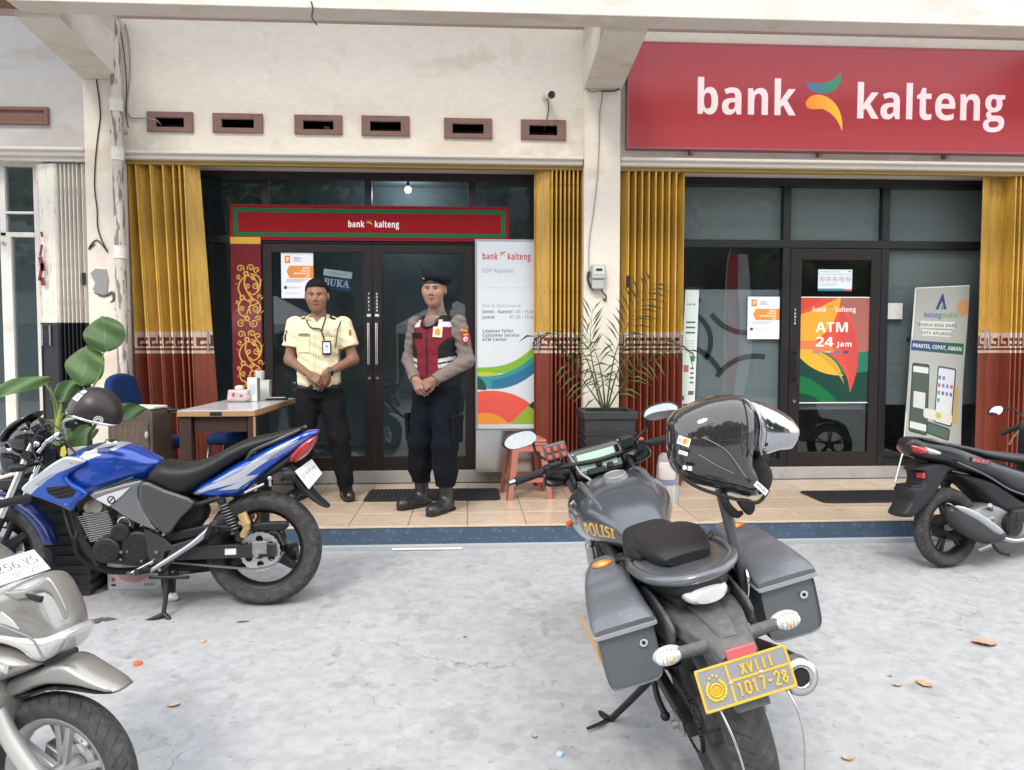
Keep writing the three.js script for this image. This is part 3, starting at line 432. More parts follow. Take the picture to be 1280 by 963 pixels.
{ // right bay
const t = shopfront('glass_shopfront', 'black framed glass front with single door carrying the ATM poster', 3.1), add = (n, g, m, p = t) => mesh(n, local(t, merge([g].flat())), m, p);
const L = 1.286, Rr = 4.996, m1 = 2.875, m2 = 3.79, tr = 2.275;
add('frame', [bar(L, Rr, T0 - 0.07, T0), bar(L, L + 0.06, B0, T0 - 0.07), bar(Rr - 0.06, Rr, B0, T0 - 0.07), bar(L + 0.06, Rr - 0.06, tr - 0.035, tr + 0.035), bar(m1 - 0.035, m1 + 0.035, B0, tr - 0.035), bar(m2 - 0.035, m2 + 0.035, B0, tr - 0.035), bar(m1 - 0.035, m1 + 0.035, tr + 0.035, T0 - 0.07), bar(m2 - 0.035, m2 + 0.035, tr + 0.035, T0 - 0.07), bar(L + 0.06, m1 - 0.035, B0, B0 + 0.07), bar(m2 + 0.035, Rr - 0.06, B0, B0 + 0.07)], M.black);
for (const [a, b] of [[L + 0.06, m1 - 0.035], [m1 + 0.035, m2 - 0.035], [m2 + 0.035, Rr - 0.06]]) pane('pane', a, b, tr + 0.035, T0 - 0.07, t);
pane('pane', L + 0.06, m1 - 0.035, B0 + 0.07, tr - 0.035, t); pane('pane', m2 + 0.035, Rr - 0.06, B0 + 0.07, tr - 0.035, t);
const d = part('door', t), zd = GZ + 0.012, q = (n, g, m) => mesh(n, local(t, merge([g].flat())), m, d); d.userData.o = t.userData.o;
const x0 = m1 + 0.04, x1 = m2 - 0.04, y1 = tr - 0.04, b = (a, bb, c, e) => bar(a, bb, c, e, 0.05, zd);
q('door_frame', [b(x0, x0 + 0.1, B0 + 0.006, y1), b(x1 - 0.09, x1, B0 + 0.006, y1), b(x0 + 0.1, x1 - 0.09, y1 - 0.1, y1), b(x0 + 0.1, x1 - 0.09, B0 + 0.006, B0 + 0.13)], M.bronze);
pane('door_pane', x0 + 0.1, x1 - 0.09, B0 + 0.13, y1 - 0.1, d, zd);
q('handle', [rod([x0 + 0.05, 1.02, zd + 0.07], [x0 + 0.05, 1.34, zd + 0.07], 0.011), rod([x0 + 0.05, 1.06, zd + 0.02], [x0 + 0.05, 1.06, zd + 0.07], 0.008), rod([x0 + 0.05, 1.3, zd + 0.02], [x0 + 0.05, 1.3, zd + 0.07], 0.008)], M.darkMetal);
q('lock', cylZ(0.016, 0.012, x0 + 0.05, 0.86, zd + 0.03, 16), M.chrome);
mesh('door_sticker', local(t, sheet(0.055, 0.17, 0.001).translate(x0 + 0.045, 1.62, zd + 0.0262)), printM(canvasTex(64, 192, (x, w, h) => { x.fillStyle = '#101114'; x.fillRect(0, 0, w, h); [...'TARIK'].forEach((c, i) => text(x, c, w / 2, 34 + i * 34, 30, '#e8e8e8', { align: 'center' })); })), d);
const fz = GZ - 0.03, fl = (a, b, y0, y1, m = M.film) => mesh('privacy_film', local(t, span(a, b, y0, y1, fz, fz - 0.002)), m, t);
fl(L + 0.06, m1 - 0.035, tr + 0.04, T0 - 0.075, M.film2); fl(m1 + 0.035, m2 - 0.035, tr + 0.04, T0 - 0.075, M.film2); fl(m2 + 0.035, Rr - 0.06, tr + 0.04, T0 - 0.075, M.film2); fl(m2 + 0.035, Rr - 0.06, 1.902, tr - 0.04, M.film2);
fl(L + 0.06, m1 - 0.035, 0.78, 1.87); fl(m1 + 0.14, m2 - 0.13, 0.78, 1.0); fl(m2 + 0.035, Rr - 0.06, 0.82, 1.9);
const ring = (cx, cy, r, a0, a1, w = 0.045) => { const pts = [], n = 20; for (let i = 0; i <= n; i++) { const a = lerp(a0, a1, i / n); pts.push([cx + (r + w / 2) * Math.cos(a), cy + (r + w / 2) * Math.sin(a)]); } for (let i = n; i >= 0; i--) { const a = lerp(a0, a1, i / n); pts.push([cx + (r - w / 2) * Math.cos(a), cy + (r - w / 2) * Math.sin(a)]); } return plate(pts, 0.002).translate(0, 0, fz + 0.004); };
mesh('film_ring', local(t, merge([ring(1.75, 1.98, 0.4, -1.75, -0.5), ring(1.93, 1.4, 0.28, -0.6, 1.6), ring(1.9, 0.92, 0.45, 0.5, 1.5), ring(2.62, 0.85, 0.42, 1.35, 2.55), ring(2.55, 1.9, 0.42, -2.5, -1.2), ring(4.08, 1.27, 0.2, -1.3, 1.3, 0.035), ring(4.05, 1.72, 0.3, -1.6, -0.2, 0.04), ring(4.05, 0.98, 0.24, 0.2, 1.4, 0.04)])), M.filmRing, t);
}
{ // neighbouring shop on the left: white frames, dark glass
const z = -6.62, t = thing('glass_shopfront', 'white framed dark glass front of the neighbouring shop at the left edge', 'shop front', [-3.9, FLOOR, z]); t.userData.o = [-3.9, FLOOR, z];
const X = (px) => onZ(px, 350, z).x, Y = (py) => onZ(20, py, z).y, wb = (a, b, c, e) => span(a, b, c, e, z + 0.03, z - 0.03, 0.004);
const top = 2.873, p0 = X(47) + 0.0, p1 = X(12), p2 = X(4.5);
mesh('frame', local(t, merge([wb(-6.4, -3.45, top - 0.045, top), wb(p0, -3.45, FLOOR, top - 0.045), wb(p2, p1, Y(296), top - 0.045), wb(-6.4, p0, Y(297), Y(291)), wb(-6.4, p2, Y(268), Y(265)), wb(p1, p0, Y(268), Y(265))])), M.whitePaint, t);
const d = part('door', t); d.userData.o = t.userData.o;
mesh('door_frame', local(t, merge([wb(X(-40), X(-25), FLOOR, Y(297)), wb(X(4), X(17.5), FLOOR, Y(297)), wb(X(-25), X(4), FLOOR, 0.35)])), M.whitePaint, d);
pane('door_pane', X(-25), X(4), 0.35, Y(297), d, z); pane('pane', X(17.5), p0, FLOOR, Y(297), t, z); pane('pane', p1, p0, Y(291), top - 0.05, t, z); pane('pane', -6.4, p2, Y(291), top - 0.05, t, z);
mesh('lock', local(t, cylZ(0.015, 0.02, X(9), 2.2, z + 0.035, 12)), M.chrome, d);
}

const board = (name, label, cat, px, z, m, d = 0.004, name2) => { const a = onZ(px[0], px[1], z), b = onZ(px[2], px[3], z), w = b.x - a.x, h = a.y - b.y; const o = mesh(name, sheet(w, h, d), m); o.position.set((a.x + b.x) / 2, (a.y + b.y) / 2, z); return tag(o, label, cat); };
{ // the big red sign
const z = -6.36, x0 = 1.326, x1 = 5.4, y0 = 2.986, y1 = 3.853, w = x1 - x0, h = y1 - y0, t = thing('shop_sign', 'large red bank sign with white lettering on the upper wall', 'sign', [(x0 + x1) / 2, y0, z]);
const K = 1900 / w, X = (px, py) => (onZ(px, py, z).x - x0) * K, Y = (px, py) => (y1 - onZ(px, py, z).y) * K;
const tex = canvasTex(1900, Math.round(h * K), (x, W, H) => {
x.fillStyle = '#a5323a'; x.fillRect(0, 0, W, H); const R = rng(3); for (let i = 0; i < 900; i++) { x.fillStyle = `rgba(${R() > 0.5 ? '190,80,84' : '120,30,36'},${0.03 + 0.04 * R()})`; x.fillRect(R() * W, R() * H, 20 + R() * 260, 1 + R() * 3); }
const s = Y(900, 145) - Y(900, 96);
text(x, 'bank', X(866, 142), Y(866, 143), s * 1.28, '#f4dfe3', { w: X(994, 145) - X(866, 142) }); text(x, 'kalteng', X(1067, 150), Y(1067, 149), s * 1.28, '#f4dfe3', { w: X(1258, 150) - X(1067, 150) });
emblem(x, X(1007, 88), Y(1007, 87), X(1053, 88) - X(1007, 88) + 6, 1.5); });
mesh('face', sheet(w - 0.03, h - 0.03, 0.006).translate(0, h / 2, 0.001), printM(tex, 0.35), t);
mesh('frame', [span(-w / 2, w / 2, 0, 0.016, 0.008, -0.08, 0.003), span(-w / 2, w / 2, h - 0.016, h, 0.008, -0.08, 0.003), span(-w / 2, -w / 2 + 0.016, 0.016, h - 0.016, 0.008, -0.08, 0.003), span(w / 2 - 0.016, w / 2, 0.016, h - 0.016, 0.008, -0.08, 0.003)], P({ color: lin(0.3, 0.1, 0.11), roughness: 0.5, metalness: 0.2 }), t);
each('bracket', [-1.5, -0.4, 0.7, 1.7].map((x) => span(x, x + 0.03, -0.03, 0.02, -0.02, -0.085)), M.terracotta, t);
}
{ // header board with the small name, on the doors' fanlight
const a = onZ(287, 256, -6.775), b = onZ(636, 302, -6.775), w = b.x - a.x, h = a.y - b.y, t = thing('header_board', 'long red header board with green border above the double doors', 'sign', [(a.x + b.x) / 2, b.y, -6.775]);
mesh('panel', sheet(w, h, 0.01).translate(0, h / 2, 0), printM(canvasTex(1400, Math.round(1400 * h / w), (x, W, H) => { x.fillStyle = '#8a1a24'; x.fillRect(0, 0, W, H); x.lineWidth = 20; x.strokeStyle = '#1e6844'; x.strokeRect(28, 26, W - 56, H - 52); bankName(x, W * 0.417, H * 0.62, 44, '#f3eeee', W * 0.185); }), 0.12), t);
mesh('edge', [span(-w / 2 - 0.004, w / 2 + 0.004, -0.004, 0, 0.006, -0.006), span(-w / 2 - 0.004, w / 2 + 0.004, h, h + 0.004, 0.006, -0.006)], P({ color: lin(0.2, 0.02, 0.03), roughness: 0.3 }), t);
}
{ // red pilaster panel with golden carved-style ornament
const a = onZ(288, 305, -6.775), b = onZ(330, 580, -6.775), w = b.x - a.x, h = a.y - 0.265, t = thing('ornament_panel', 'tall dark red panel with golden scroll ornament left of the doors', 'panel', [(a.x + b.x) / 2, 0.265, -6.775]);
mesh('panel', bx(w, h, 0.012, 0, h / 2, 0, 0.002), P({ color: lin(0.17, 0.012, 0.022), roughness: 0.2, clearcoat: 0.6, clearcoatRoughness: 0.05 }), t);
mesh('cap', bx(w + 0.004, 0.058, 0.014, 0, h + 0.03, 0, 0.002), P({ color: lin(0.62, 0.36, 0.03), roughness: 0.4 }), t);
const gold = P({ color: lin(0.62, 0.38, 0.06), roughness: 0.5 }), u = 0.0064; // one scroll unit, built twice
const C = (pts, r = 0.009) => tube(pts.map(([x, y]) => V3(x * u, -y * u, 0)), r, 5, pts.length * 5);
const spiral = (cx, cy, r, a0, turns, s = 1) => { const p = []; for (let i = 0; i <= 14; i++) { const f = i / 14, a = a0 + s * turns * 2 * Math.PI * f, q = r * (1 - 0.8 * f); p.push([cx + q * Math.cos(a), cy + q * Math.sin(a)]); } return C(p, 0.0075); };
const unit = () => { const g = []; const rosette = (x, y) => { g.push(new THREE.TorusGeometry(2.6 * u, 0.009, 6, 16).translate(x * u, -y * u, 0)); for (let k = 0; k < 6; k++) { const a = k * Math.PI / 3; g.push(rod([(x + 3 * Math.cos(a)) * u, -(y + 3 * Math.sin(a)) * u, 0], [(x + 5.5 * Math.cos(a)) * u, -(y + 5.5 * Math.sin(a)) * u, 0], 0.006, 0.003, 6)); } };
rosette(-1.5, 10); rosette(-7, 42); rosette(-1, 70);
g.push(C([[-1, 12], [-9, 20], [-12, 30], [-8, 41]], 0.009), C([[-2, 12], [-4, 24], [2, 38], [8, 44]], 0.009), C([[1, 12], [12, 20], [13, 34], [6, 38], [2, 34]], 0.008), C([[4, 10], [15, 14], [17, 26], [14, 34]], 0.008), C([[-8, 44], [-12, 54], [-10, 64], [-3, 68]], 0.009), C([[-5, 43], [4, 50], [0, 60], [-2, 68]], 0.008), C([[8, 44], [14, 48], [8, 52], [2, 54], [4, 64]], 0.008), C([[14, 48], [17, 54], [16, 60], [12, 64]], 0.007));
g.push(spiral(-9, 3, 5.2, 0.6, 1.3, -1), spiral(5, 2, 5, 2.6, 1.3, 1), spiral(13, 5, 4.6, 1.6, 1.2, 1), spiral(11, 27, 5, 0.2, 1.4, -1), spiral(11, 57, 5.5, -0.6, 1.5, 1), spiral(-9, 77, 5.4, -0.6, 1.3, -1), spiral(8, 76, 6, 3.6, 1.4, -1), spiral(14, 70, 4, 3, 1.2, 1), spiral(-11, 14, 3.4, 1, 1.1, 1), spiral(-13, 48, 3, 0, 1.1, 1), spiral(0, 26, 3.4, 2, 1.2, -1), spiral(-7, 56, 3.6, 1, 1.3, 1), spiral(16, 40, 3, 2, 1, 1), spiral(8, 15, 3.4, 0.4, 1.2, 1), spiral(4, 46, 3, 0.4, 1.2, -1));
for (const [x, y, c] of [[-14, 24, 1], [-14, 60, 1], [18, 44, 0], [18, 62, 0], [17, 20, 0]]) g.push(rod([x * u, -y * u, 0], [(x + (c ? -3 : 3)) * u, -(y - 3) * u, 0], 0.007, 0.002, 6)); return merge(g); };
for (const k of [0, 1]) mesh('scroll_ornament', unit().translate(0.01, h - 0.19 - k * 0.565, 0.008), gold, t).scale.set(1, 1, 0.5);
}
{ // standing light box with the opening hours, its right part behind the gate
const z = -6.7, x0 = onZ(594, 420, z).x, w = 0.62, y0 = onZ(596, 537, z).y, y1 = onZ(596, 300, z).y, h = y1 - y0, t = thing('light_box', 'white sign box listing opening hours beside the doors, colourful waves at its foot', 'sign', [x0 + w / 2, 0.262, z]);
mesh('face', sheet(w - 0.03, h - 0.03, 0.004).translate(0.0, y0 - 0.262 + h / 2, 0.045), printM(canvasTex(512, Math.round(512 * h / w), (x, W, H) => {
x.fillStyle = '#d3d8de'; x.fillRect(0, 0, W, H); const s = W / 0.62 * 0.0067; // one photograph pixel
bankName(x, 7 * s, 24 * s, 12 * s, '#c23a44', 66 * s, 1.1);
text(x, 'EDP Rajawali', 7 * s, 41 * s, 7.5 * s, '#8a939c', { weight: 'normal' }); x.fillStyle = '#c4cad0'; x.fillRect(7 * s, 60 * s, 66 * s, 1.2 * s);
text(x, 'Hari & Operasional:', 7 * s, 86 * s, 6 * s, '#8a939c', { weight: 'normal' }); text(x, 'Senin - Kamis', 7 * s, 94 * s, 6 * s, '#59636b'); text(x, '07.45 - 15.00', 44 * s, 94 * s, 6 * s, '#59636b', { weight: 'normal' }); text(x, 'Jumat', 7 * s, 101 * s, 6 * s, '#59636b'); text(x, '07.20 - 15.00', 44 * s, 101 * s, 6 * s, '#59636b', { weight: 'normal' });
['Layanan Teller', 'Customer Service', 'ATM Center'].forEach((q, i) => text(x, q, 7 * s, (119 + i * 5.6) * s, 6 * s, '#59636b'));
const y = (v) => v * s, path = (f, d) => { x.fillStyle = f; x.beginPath(); d(); x.closePath(); x.fill(); };
path('#7dae3c', () => { x.moveTo(0, y(165)); x.bezierCurveTo(y(38), y(165), y(60), y(160), y(92), y(120)); x.lineTo(y(92), y(150)); x.bezierCurveTo(y(60), y(178), y(30), y(172), 0, y(173)); });
path('#b8ba38', () => { x.moveTo(0, y(172)); x.bezierCurveTo(y(12), y(169), y(24), y(171), y(34), y(176)); x.bezierCurveTo(y(22), y(180), y(10), y(178), 0, y(178)); });
path('#3a8f92', () => { x.moveTo(0, y(176)); x.bezierCurveTo(y(34), y(180), y(62), y(166), y(92), y(136)); x.lineTo(y(92), y(158)); x.bezierCurveTo(y(60), y(196), y(24), y(196), y(8), y(192)); });
path('#2f6f93', () => { x.moveTo(y(20), y(182)); x.bezierCurveTo(y(46), y(178), y(70), y(166), y(92), y(146)); x.lineTo(y(92), y(158)); x.bezierCurveTo(y(66), y(186), y(46), y(192), y(20), y(192)); });
path('#2b4a4c', () => { x.moveTo(0, y(176)); x.bezierCurveTo(y(10), y(182), y(14), y(190), y(12), y(195)); x.lineTo(0, y(194)); });
path('#e2594d', () => { x.moveTo(0, y(197)); x.bezierCurveTo(y(30), y(192), y(58), y(200), y(74), y(215)); x.bezierCurveTo(y(60), y(232), y(50), y(236), y(40), y(240)); x.lineTo(0, y(240)); });
path('#f09a34', () => { x.moveTo(0, y(226)); x.bezierCurveTo(y(18), y(222), y(32), y(228), y(44), y(240)); x.lineTo(0, y(240)); });
path('#8fb33a', () => { x.moveTo(y(44), y(240)); x.lineTo(y(72), y(214)); x.lineTo(y(92), y(226)); x.lineTo(y(92), y(240)); }); path('#33383a', () => { x.moveTo(y(70), y(216)); x.lineTo(y(76), y(210)); x.lineTo(y(92), y(222)); x.lineTo(y(92), y(230)); });
}), 0.35, { roughness: 0.3 }), t);
const Y = y0 - 0.262;
mesh('frame', [span(-w / 2, -w / 2 + 0.018, Y, Y + h, 0.05, -0.05, 0.003), span(w / 2 - 0.018, w / 2, Y, Y + h, 0.05, -0.05, 0.003), span(-w / 2 + 0.018, w / 2 - 0.018, Y + h - 0.018, Y + h, 0.05, -0.05, 0.003), span(-w / 2 + 0.018, w / 2 - 0.018, Y, Y + 0.014, 0.05, -0.05, 0.003), span(-w / 2 + 0.01, w / 2 - 0.01, Y + 0.01, Y + h - 0.01, 0.035, -0.045)], M.alu, t);
mesh('plinth', span(-w / 2, w / 2, 0, Y - 0.003, 0.045, -0.05, 0.004), M.steel, t);
}
const noticeTex = canvasTex(360, 512, (x, W, H) => { // printed notice: orange mark, orange arrow panel, small print
x.fillStyle = '#eceef2'; x.fillRect(0, 0, W, H); x.fillStyle = '#e88a35'; x.fillRect(40, 34, 62, 84); x.fillStyle = '#f4e2d0'; x.fillRect(60, 50, 12, 50); x.beginPath(); x.arc(82, 66, 12, 0, 7); x.fill();
x.fillStyle = '#8d949b'; for (let i = 0; i < 4; i++) x.fillRect(140, 50 + i * 14, 70 + (i % 2) * 26, 6);
poly(x, [[60, 212], [92, 146], [360, 146], [360, 284], [92, 284]], '#e8913d'); ['BUKA', 'UNTUK', 'PENGADUAN', 'LPS'].forEach((q, i) => text(x, q, 322, 180 + i * 32, 30, '#fbeedd', { align: 'right' }));
x.fillStyle = '#7c838b'; for (let i = 0; i < 3; i++) x.fillRect(54, 300 + i * 13, 250 - i * 40, 5); x.fillStyle = '#3f464d'; x.beginPath(); x.arc(46, 392, 19, 0, 7); x.fill(); x.fillStyle = '#9aa1a8'; x.fillRect(76, 386, 140, 5); x.fillRect(76, 398, 100, 4); x.fillStyle = '#b3b8bd'; x.fillRect(40, 450, 150, 4); x.fillRect(40, 462, 120, 4); });
board('notice', 'white and orange paper notice on the left door glass beside the guard', 'notice', [351, 316, 392, 373], -6.81, printM(noticeTex, 0.7));
board('notice', 'white and orange paper notice on the glass left of the ATM door', 'notice', [935, 371, 974, 424], -6.82, printM(noticeTex, 0.7));
{ const t = board('open_sign', 'tilted blue open sign hanging behind the door glass above the guard', 'sign', [403, 338, 439, 363], -6.86, printM(canvasTex(512, 330, (x, W, H) => { x.fillStyle = '#e3ebe4'; x.fillRect(0, 0, W, H); x.fillStyle = '#2b4a70'; x.fillRect(0, 110, W, H); text(x, 'SILAHKAN MASUK', W / 2, 70, 36, '#6f7c78', { align: 'center', weight: 'normal' }); text(x, 'BUKA', W / 2, 268, 158, '#e9edf0', { font: SERIF, align: 'center' }); }), 0.4)); t.rotation.z = -0.13; }
board('poster', 'large ATM 24 Jam poster on the right bay door', 'poster', [994, 371, 1089, 504], -6.812, printM(canvasTex(720, 1000, (x, W, H) => {
x.fillStyle = '#a5655c'; x.fillRect(0, 0, W, H); const p = (f, d) => { x.fillStyle = f; x.beginPath(); d(); x.closePath(); x.fill(); };
p('#24735a', () => { x.moveTo(0, 560); x.bezierCurveTo(200, 480, 480, 560, 720, 500); x.lineTo(720, 1000); x.lineTo(0, 1000); }); p('#123f33', () => { x.moveTo(0, 480); x.bezierCurveTo(120, 700, 420, 760, 720, 690); x.lineTo(720, 1000); x.lineTo(0, 1000); });
p('#0f6a3c', () => { x.moveTo(0, 720); x.bezierCurveTo(180, 760, 330, 880, 420, 1000); x.lineTo(0, 1000); }); p('#0c3d33', () => { x.moveTo(0, 920); x.bezierCurveTo(90, 880, 200, 930, 260, 1000); x.lineTo(0, 1000); });
p('#d9503c', () => { x.moveTo(360, 0); x.bezierCurveTo(620, 220, 640, 620, 520, 900); x.bezierCurveTo(500, 640, 300, 420, 0, 460); x.lineTo(0, 0); });
p('#c84b45', () => { x.moveTo(420, 130); x.bezierCurveTo(640, 330, 620, 680, 516, 900); x.bezierCurveTo(520, 700, 470, 520, 380, 400); });
p('#eda338', () => { x.moveTo(0, 180); x.bezierCurveTo(160, 140, 300, 60, 420, 0); x.bezierCurveTo(400, 250, 260, 420, 0, 500); }); p('#cf4b33', () => { x.moveTo(0, 0); x.lineTo(260, 0); x.bezierCurveTo(180, 90, 90, 120, 0, 150); });
p('#e07a4c', () => { x.moveTo(0, 430); x.bezierCurveTo(170, 380, 330, 430, 400, 520); x.lineTo(0, 520); });
p('#f0ae37', () => { x.moveTo(0, 500); x.bezierCurveTo(150, 470, 360, 520, 430, 700); x.bezierCurveTo(440, 740, 450, 720, 460, 740); x.bezierCurveTo(260, 740, 110, 660, 0, 500); }); p('#c9a03a', () => { x.moveTo(180, 520); x.bezierCurveTo(330, 520, 420, 650, 470, 830); x.bezierCurveTo(420, 720, 330, 620, 180, 520); });
bankName(x, 160, 140, 62, '#f3e3dd', 400); text(x, 'ATM', 192, 330, 130, '#f6ece8', { w: 310 }); text(x, '24', 192, 466, 126, '#f6ece8', { w: 170 }); text(x, 'Jam', 392, 466, 66, '#f3e6e0', { w: 140 });
text(x, 'VISA', 162, 530, 34, '#3c4f94'); x.fillStyle = '#c7c0b0'; x.fillRect(280, 510, 56, 12); x.fillStyle = '#4b74b8'; x.fillRect(366, 504, 54, 28); x.fillStyle = '#3c4a78'; x.fillRect(448, 506, 54, 24);
x.lineWidth = 20; x.strokeStyle = '#e6e8ea'; x.strokeRect(0, 0, W, H); }), 0.35));
board('notice', 'small white safety notice with five red circles above the ATM poster', 'notice', [1023, 337, 1065, 364], -6.812, printM(canvasTex(420, 270, (x, W, H) => { x.fillStyle = '#dfe9ee'; x.fillRect(0, 0, W, H); x.fillStyle = '#9fb0bc'; x.fillRect(20, 26, 250, 8); x.fillStyle = '#5f88a0'; x.fillRect(370, 18, 34, 12); x.fillRect(0, 62, W, 3); for (let i = 0; i < 5; i++) { x.strokeStyle = '#c98087'; x.lineWidth = 7; x.beginPath(); x.arc(50 + i * 80, 120, 29, 0, 7); x.stroke(); x.beginPath(); x.moveTo(32 + i * 80, 104); x.lineTo(68 + i * 80, 138); x.stroke(); x.fillStyle = '#6d7488'; x.fillRect(38 + i * 80, 114, 22, 12); } x.fillStyle = '#9ab6c6'; x.fillRect(14, 180, 230, 6); x.fillRect(14, 196, 180, 6); x.fillStyle = '#2f8196'; x.fillRect(0, 240, 320, 30); x.fillStyle = '#c76a68'; x.fillRect(320, 244, 100, 26); }), 0.6));
board('paper_sheet', 'blank white paper sheet taped to the glass right of the ATM door', 'paper', [1108, 379, 1128, 399], -6.812, M.white);
{ // narrow pale standing banner at the left of the right bay
const z = -6.76, q = (px, py) => { const v = onZ(px, py, z); return [v.x, v.y]; }, a = q(857, 362), b = q(874, 361), c = q(868, 512), d = q(849, 513), o = [(c[0] + d[0]) / 2, 0.262, z], t = thing('standing_banner', 'narrow pale green standing banner behind the glass edge left of the ATM door', 'banner', o);
const g = new THREE.BufferGeometry(), f = [d, c, b, a].map(([x, y]) => [x - o[0], y - o[1]]); const cloth = plate(f, 0.003); const u = cloth.attributes.uv, p = cloth.attributes.position; for (let i = 0; i < u.count; i++) { const v = (p.getY(i) - f[0][1]) / (f[3][1] - f[0][1]), l = lerp(f[0][0], f[3][0], v), r = lerp(f[1][0], f[2][0], v); u.setXY(i, (p.getX(i) - l) / (r - l), v); }
mesh('cloth', cloth, printM(canvasTex(128, 1024, (x, W, H) => { x.fillStyle = '#d7e2dd'; x.fillRect(0, 0, W, H); x.fillStyle = '#4b5563'; for (let i = 0; i < 3; i++) x.fillRect(24, 270 + i * 44, 84, 14); x.fillStyle = '#8fa39c'; x.fillRect(20, 120, 50, 12); x.fillStyle = '#3f5c9a'; x.fillRect(84, 116, 12, 20); x.fillStyle = '#b9c2c2'; for (let i = 0; i < 5; i++) x.fillRect(20, 430 + i * 24, 88, 10); x.fillStyle = '#4c7a52'; x.fillRect(84, 560, 30, 50); x.fillStyle = '#b76a70'; x.fillRect(20, 640, 46, 60); x.fillStyle = '#5a6168'; for (let i = 0; i < 4; i++) x.fillRect(80, 660 + i * 40, 30, 16); x.fillRect(70, 860, 46, 34); x.fillRect(14, 900, 24, 40); x.fillStyle = '#33383c'; x.fillRect(30, 970, 80, 40); }), 0.6), t);
mesh('rail', [span(f[3][0] - 0.004, f[2][0] + 0.004, f[3][1], f[3][1] + 0.018, 0.008, -0.008), span(f[0][0] - 0.004, f[1][0] + 0.004, f[0][1] - 0.02, f[0][1], 0.02, -0.02)], M.darkMetal, t); mesh('foot', [rod([0, 0, -0.04], [0, f[0][1], -0.01], 0.008), bx(0.12, 0.012, 0.2, 0, 0.006, -0.02, 0.003)], M.darkMetal, t);
}
{ // leaning roll-up banner at the right of the right bay
const z = -6.63, q = (px, py, zz = z) => { const v = onZ(px, py, zz); return [v.x, v.y]; }, a = q(1150, 360), b = q(1216, 357), c = q(1200, 588), d = q(1131, 566), o = [(c[0] + d[0]) / 2, FLOOR, z], t = thing('roll_up_banner', 'leaning grey mobile banking banner with two phones beside the right gate', 'banner', o);
const f = [d, c, b, a].map(([x, y]) => [x - o[0], y - o[1]]), pos = [], uv = [], idx = [], nx = 8, ny = 20;
for (const s of [0, 1]) for (let j = 0; j <= ny; j++) for (let i = 0; i <= nx; i++) { const v = j / ny, w = i / nx, x = lerp(lerp(f[0][0], f[3][0], v), lerp(f[1][0], f[2][0], v), w) - 0.03 * Math.sin(v * Math.PI) * (1 - w), y = lerp(lerp(f[0][1], f[3][1], v), lerp(f[1][1], f[2][1], v), w); pos.push(x, y, 0.02 * Math.sin(w * 3 + v * 4) * Math.sin(v * 3.1) - s * 0.002 - v * 0.04); uv.push(w, v); }
const B = (nx + 1) * (ny + 1); for (let j = 0; j < ny; j++) for (let i = 0; i < nx; i++) { const p = j * (nx + 1) + i, r = p + nx + 1; idx.push(p, p + 1, r, r, p + 1, r + 1, B + p, B + r, B + p + 1, B + r, B + r + 1, B + p + 1); }
const g = new THREE.BufferGeometry(); g.setAttribute('position', new THREE.Float32BufferAttribute(pos, 3)); g.setAttribute('uv', new THREE.Float32BufferAttribute(uv, 2)); g.setIndex(idx); g.computeVertexNormals();
mesh('cloth', g, printM(canvasTex(400, 1250, (x, W, H) => {
let gr = x.createLinearGradient(0, 0, W, H); gr.addColorStop(0, '#a9aaa4'); gr.addColorStop(0.5, '#b9bdb8'); gr.addColorStop(1, '#aeb3ad'); x.fillStyle = gr; x.fillRect(0, 0, W, H);
x.fillStyle = '#c79a6a'; x.beginPath(); x.ellipse(360, 150, 44, 60, 0, 0, 7); x.fill(); x.fillStyle = '#c8a86a'; x.fillRect(330, 690, 40, 260); x.lineWidth = 16; x.strokeStyle = '#b7a489'; x.beginPath(); x.moveTo(10, 250); x.quadraticCurveTo(120, 320, 300, 290); x.stroke();
poly(x, [[160, 160], [196, 50], [206, 50], [242, 160], [220, 160], [201, 100], [182, 160]], '#27407a'); poly(x, [[196, 160], [212, 112], [226, 160]], '#5f9b62');
text(x, 'betang', 80, 218, 52, '#3b5a9a', { w: 130 }); text(x, 'mobile', 212, 218, 52, '#5f9b62', { w: 120 });
x.fillStyle = '#dfe3e0'; x.fillRect(60, 246, 250, 48); x.fillRect(78, 308, 214, 44); text(x, 'SEMUA BISA DARI', 184, 284, 33, '#5b6a66', { align: 'center', w: 0 }); text(x, 'SATU APLIKASI', 184, 342, 31, '#5b6a66', { align: 'center' });
gr = x.createLinearGradient(0, 0, W, 0); gr.addColorStop(0, '#2b3f86'); gr.addColorStop(1, '#2f6b45'); x.fillStyle = gr; x.fillRect(6, 392, 380, 76); text(x, 'PRAKTIS, CEPAT, AMAN', 16, 444, 40, '#e8ecea', { w: 360 }); x.font = 'bold 33px sans-serif';
const phone = (px, py, w, h, body, scr, k) => { x.save(); x.translate(px, py); x.rotate(k); x.fillStyle = body; x.beginPath(); x.roundRect(0, 0, w, h, 18); x.fill(); x.fillStyle = scr; x.beginPath(); x.roundRect(9, 12, w - 18, h - 24, 10); x.fill(); x.restore(); };
phone(22, 560, 130, 520, '#33403c', '#4c5a52', 0); x.fillStyle = '#dfe4e2'; x.fillRect(32, 584, 112, 44); x.fillRect(30, 1000, 114, 50); x.fillStyle = '#d7dcd8'; x.fillRect(44, 770, 84, 120);
phone(214, 560, 136, 410, '#4a5260', '#dfe3ea', 0.05); const R = rng(8); for (let r = 0; r < 4; r++) for (let c = 0; c < 4; c++) { if (r === 3 && c > 0 || r === 0 && c > 1) continue; x.fillStyle = ['#4d79b6', '#c9725f', '#7385b5', '#9a8c62'][Math.floor(R() * 4)]; x.fillRect(222 + c * 30 - r * 2, 630 + r * 54, 18, 26); }
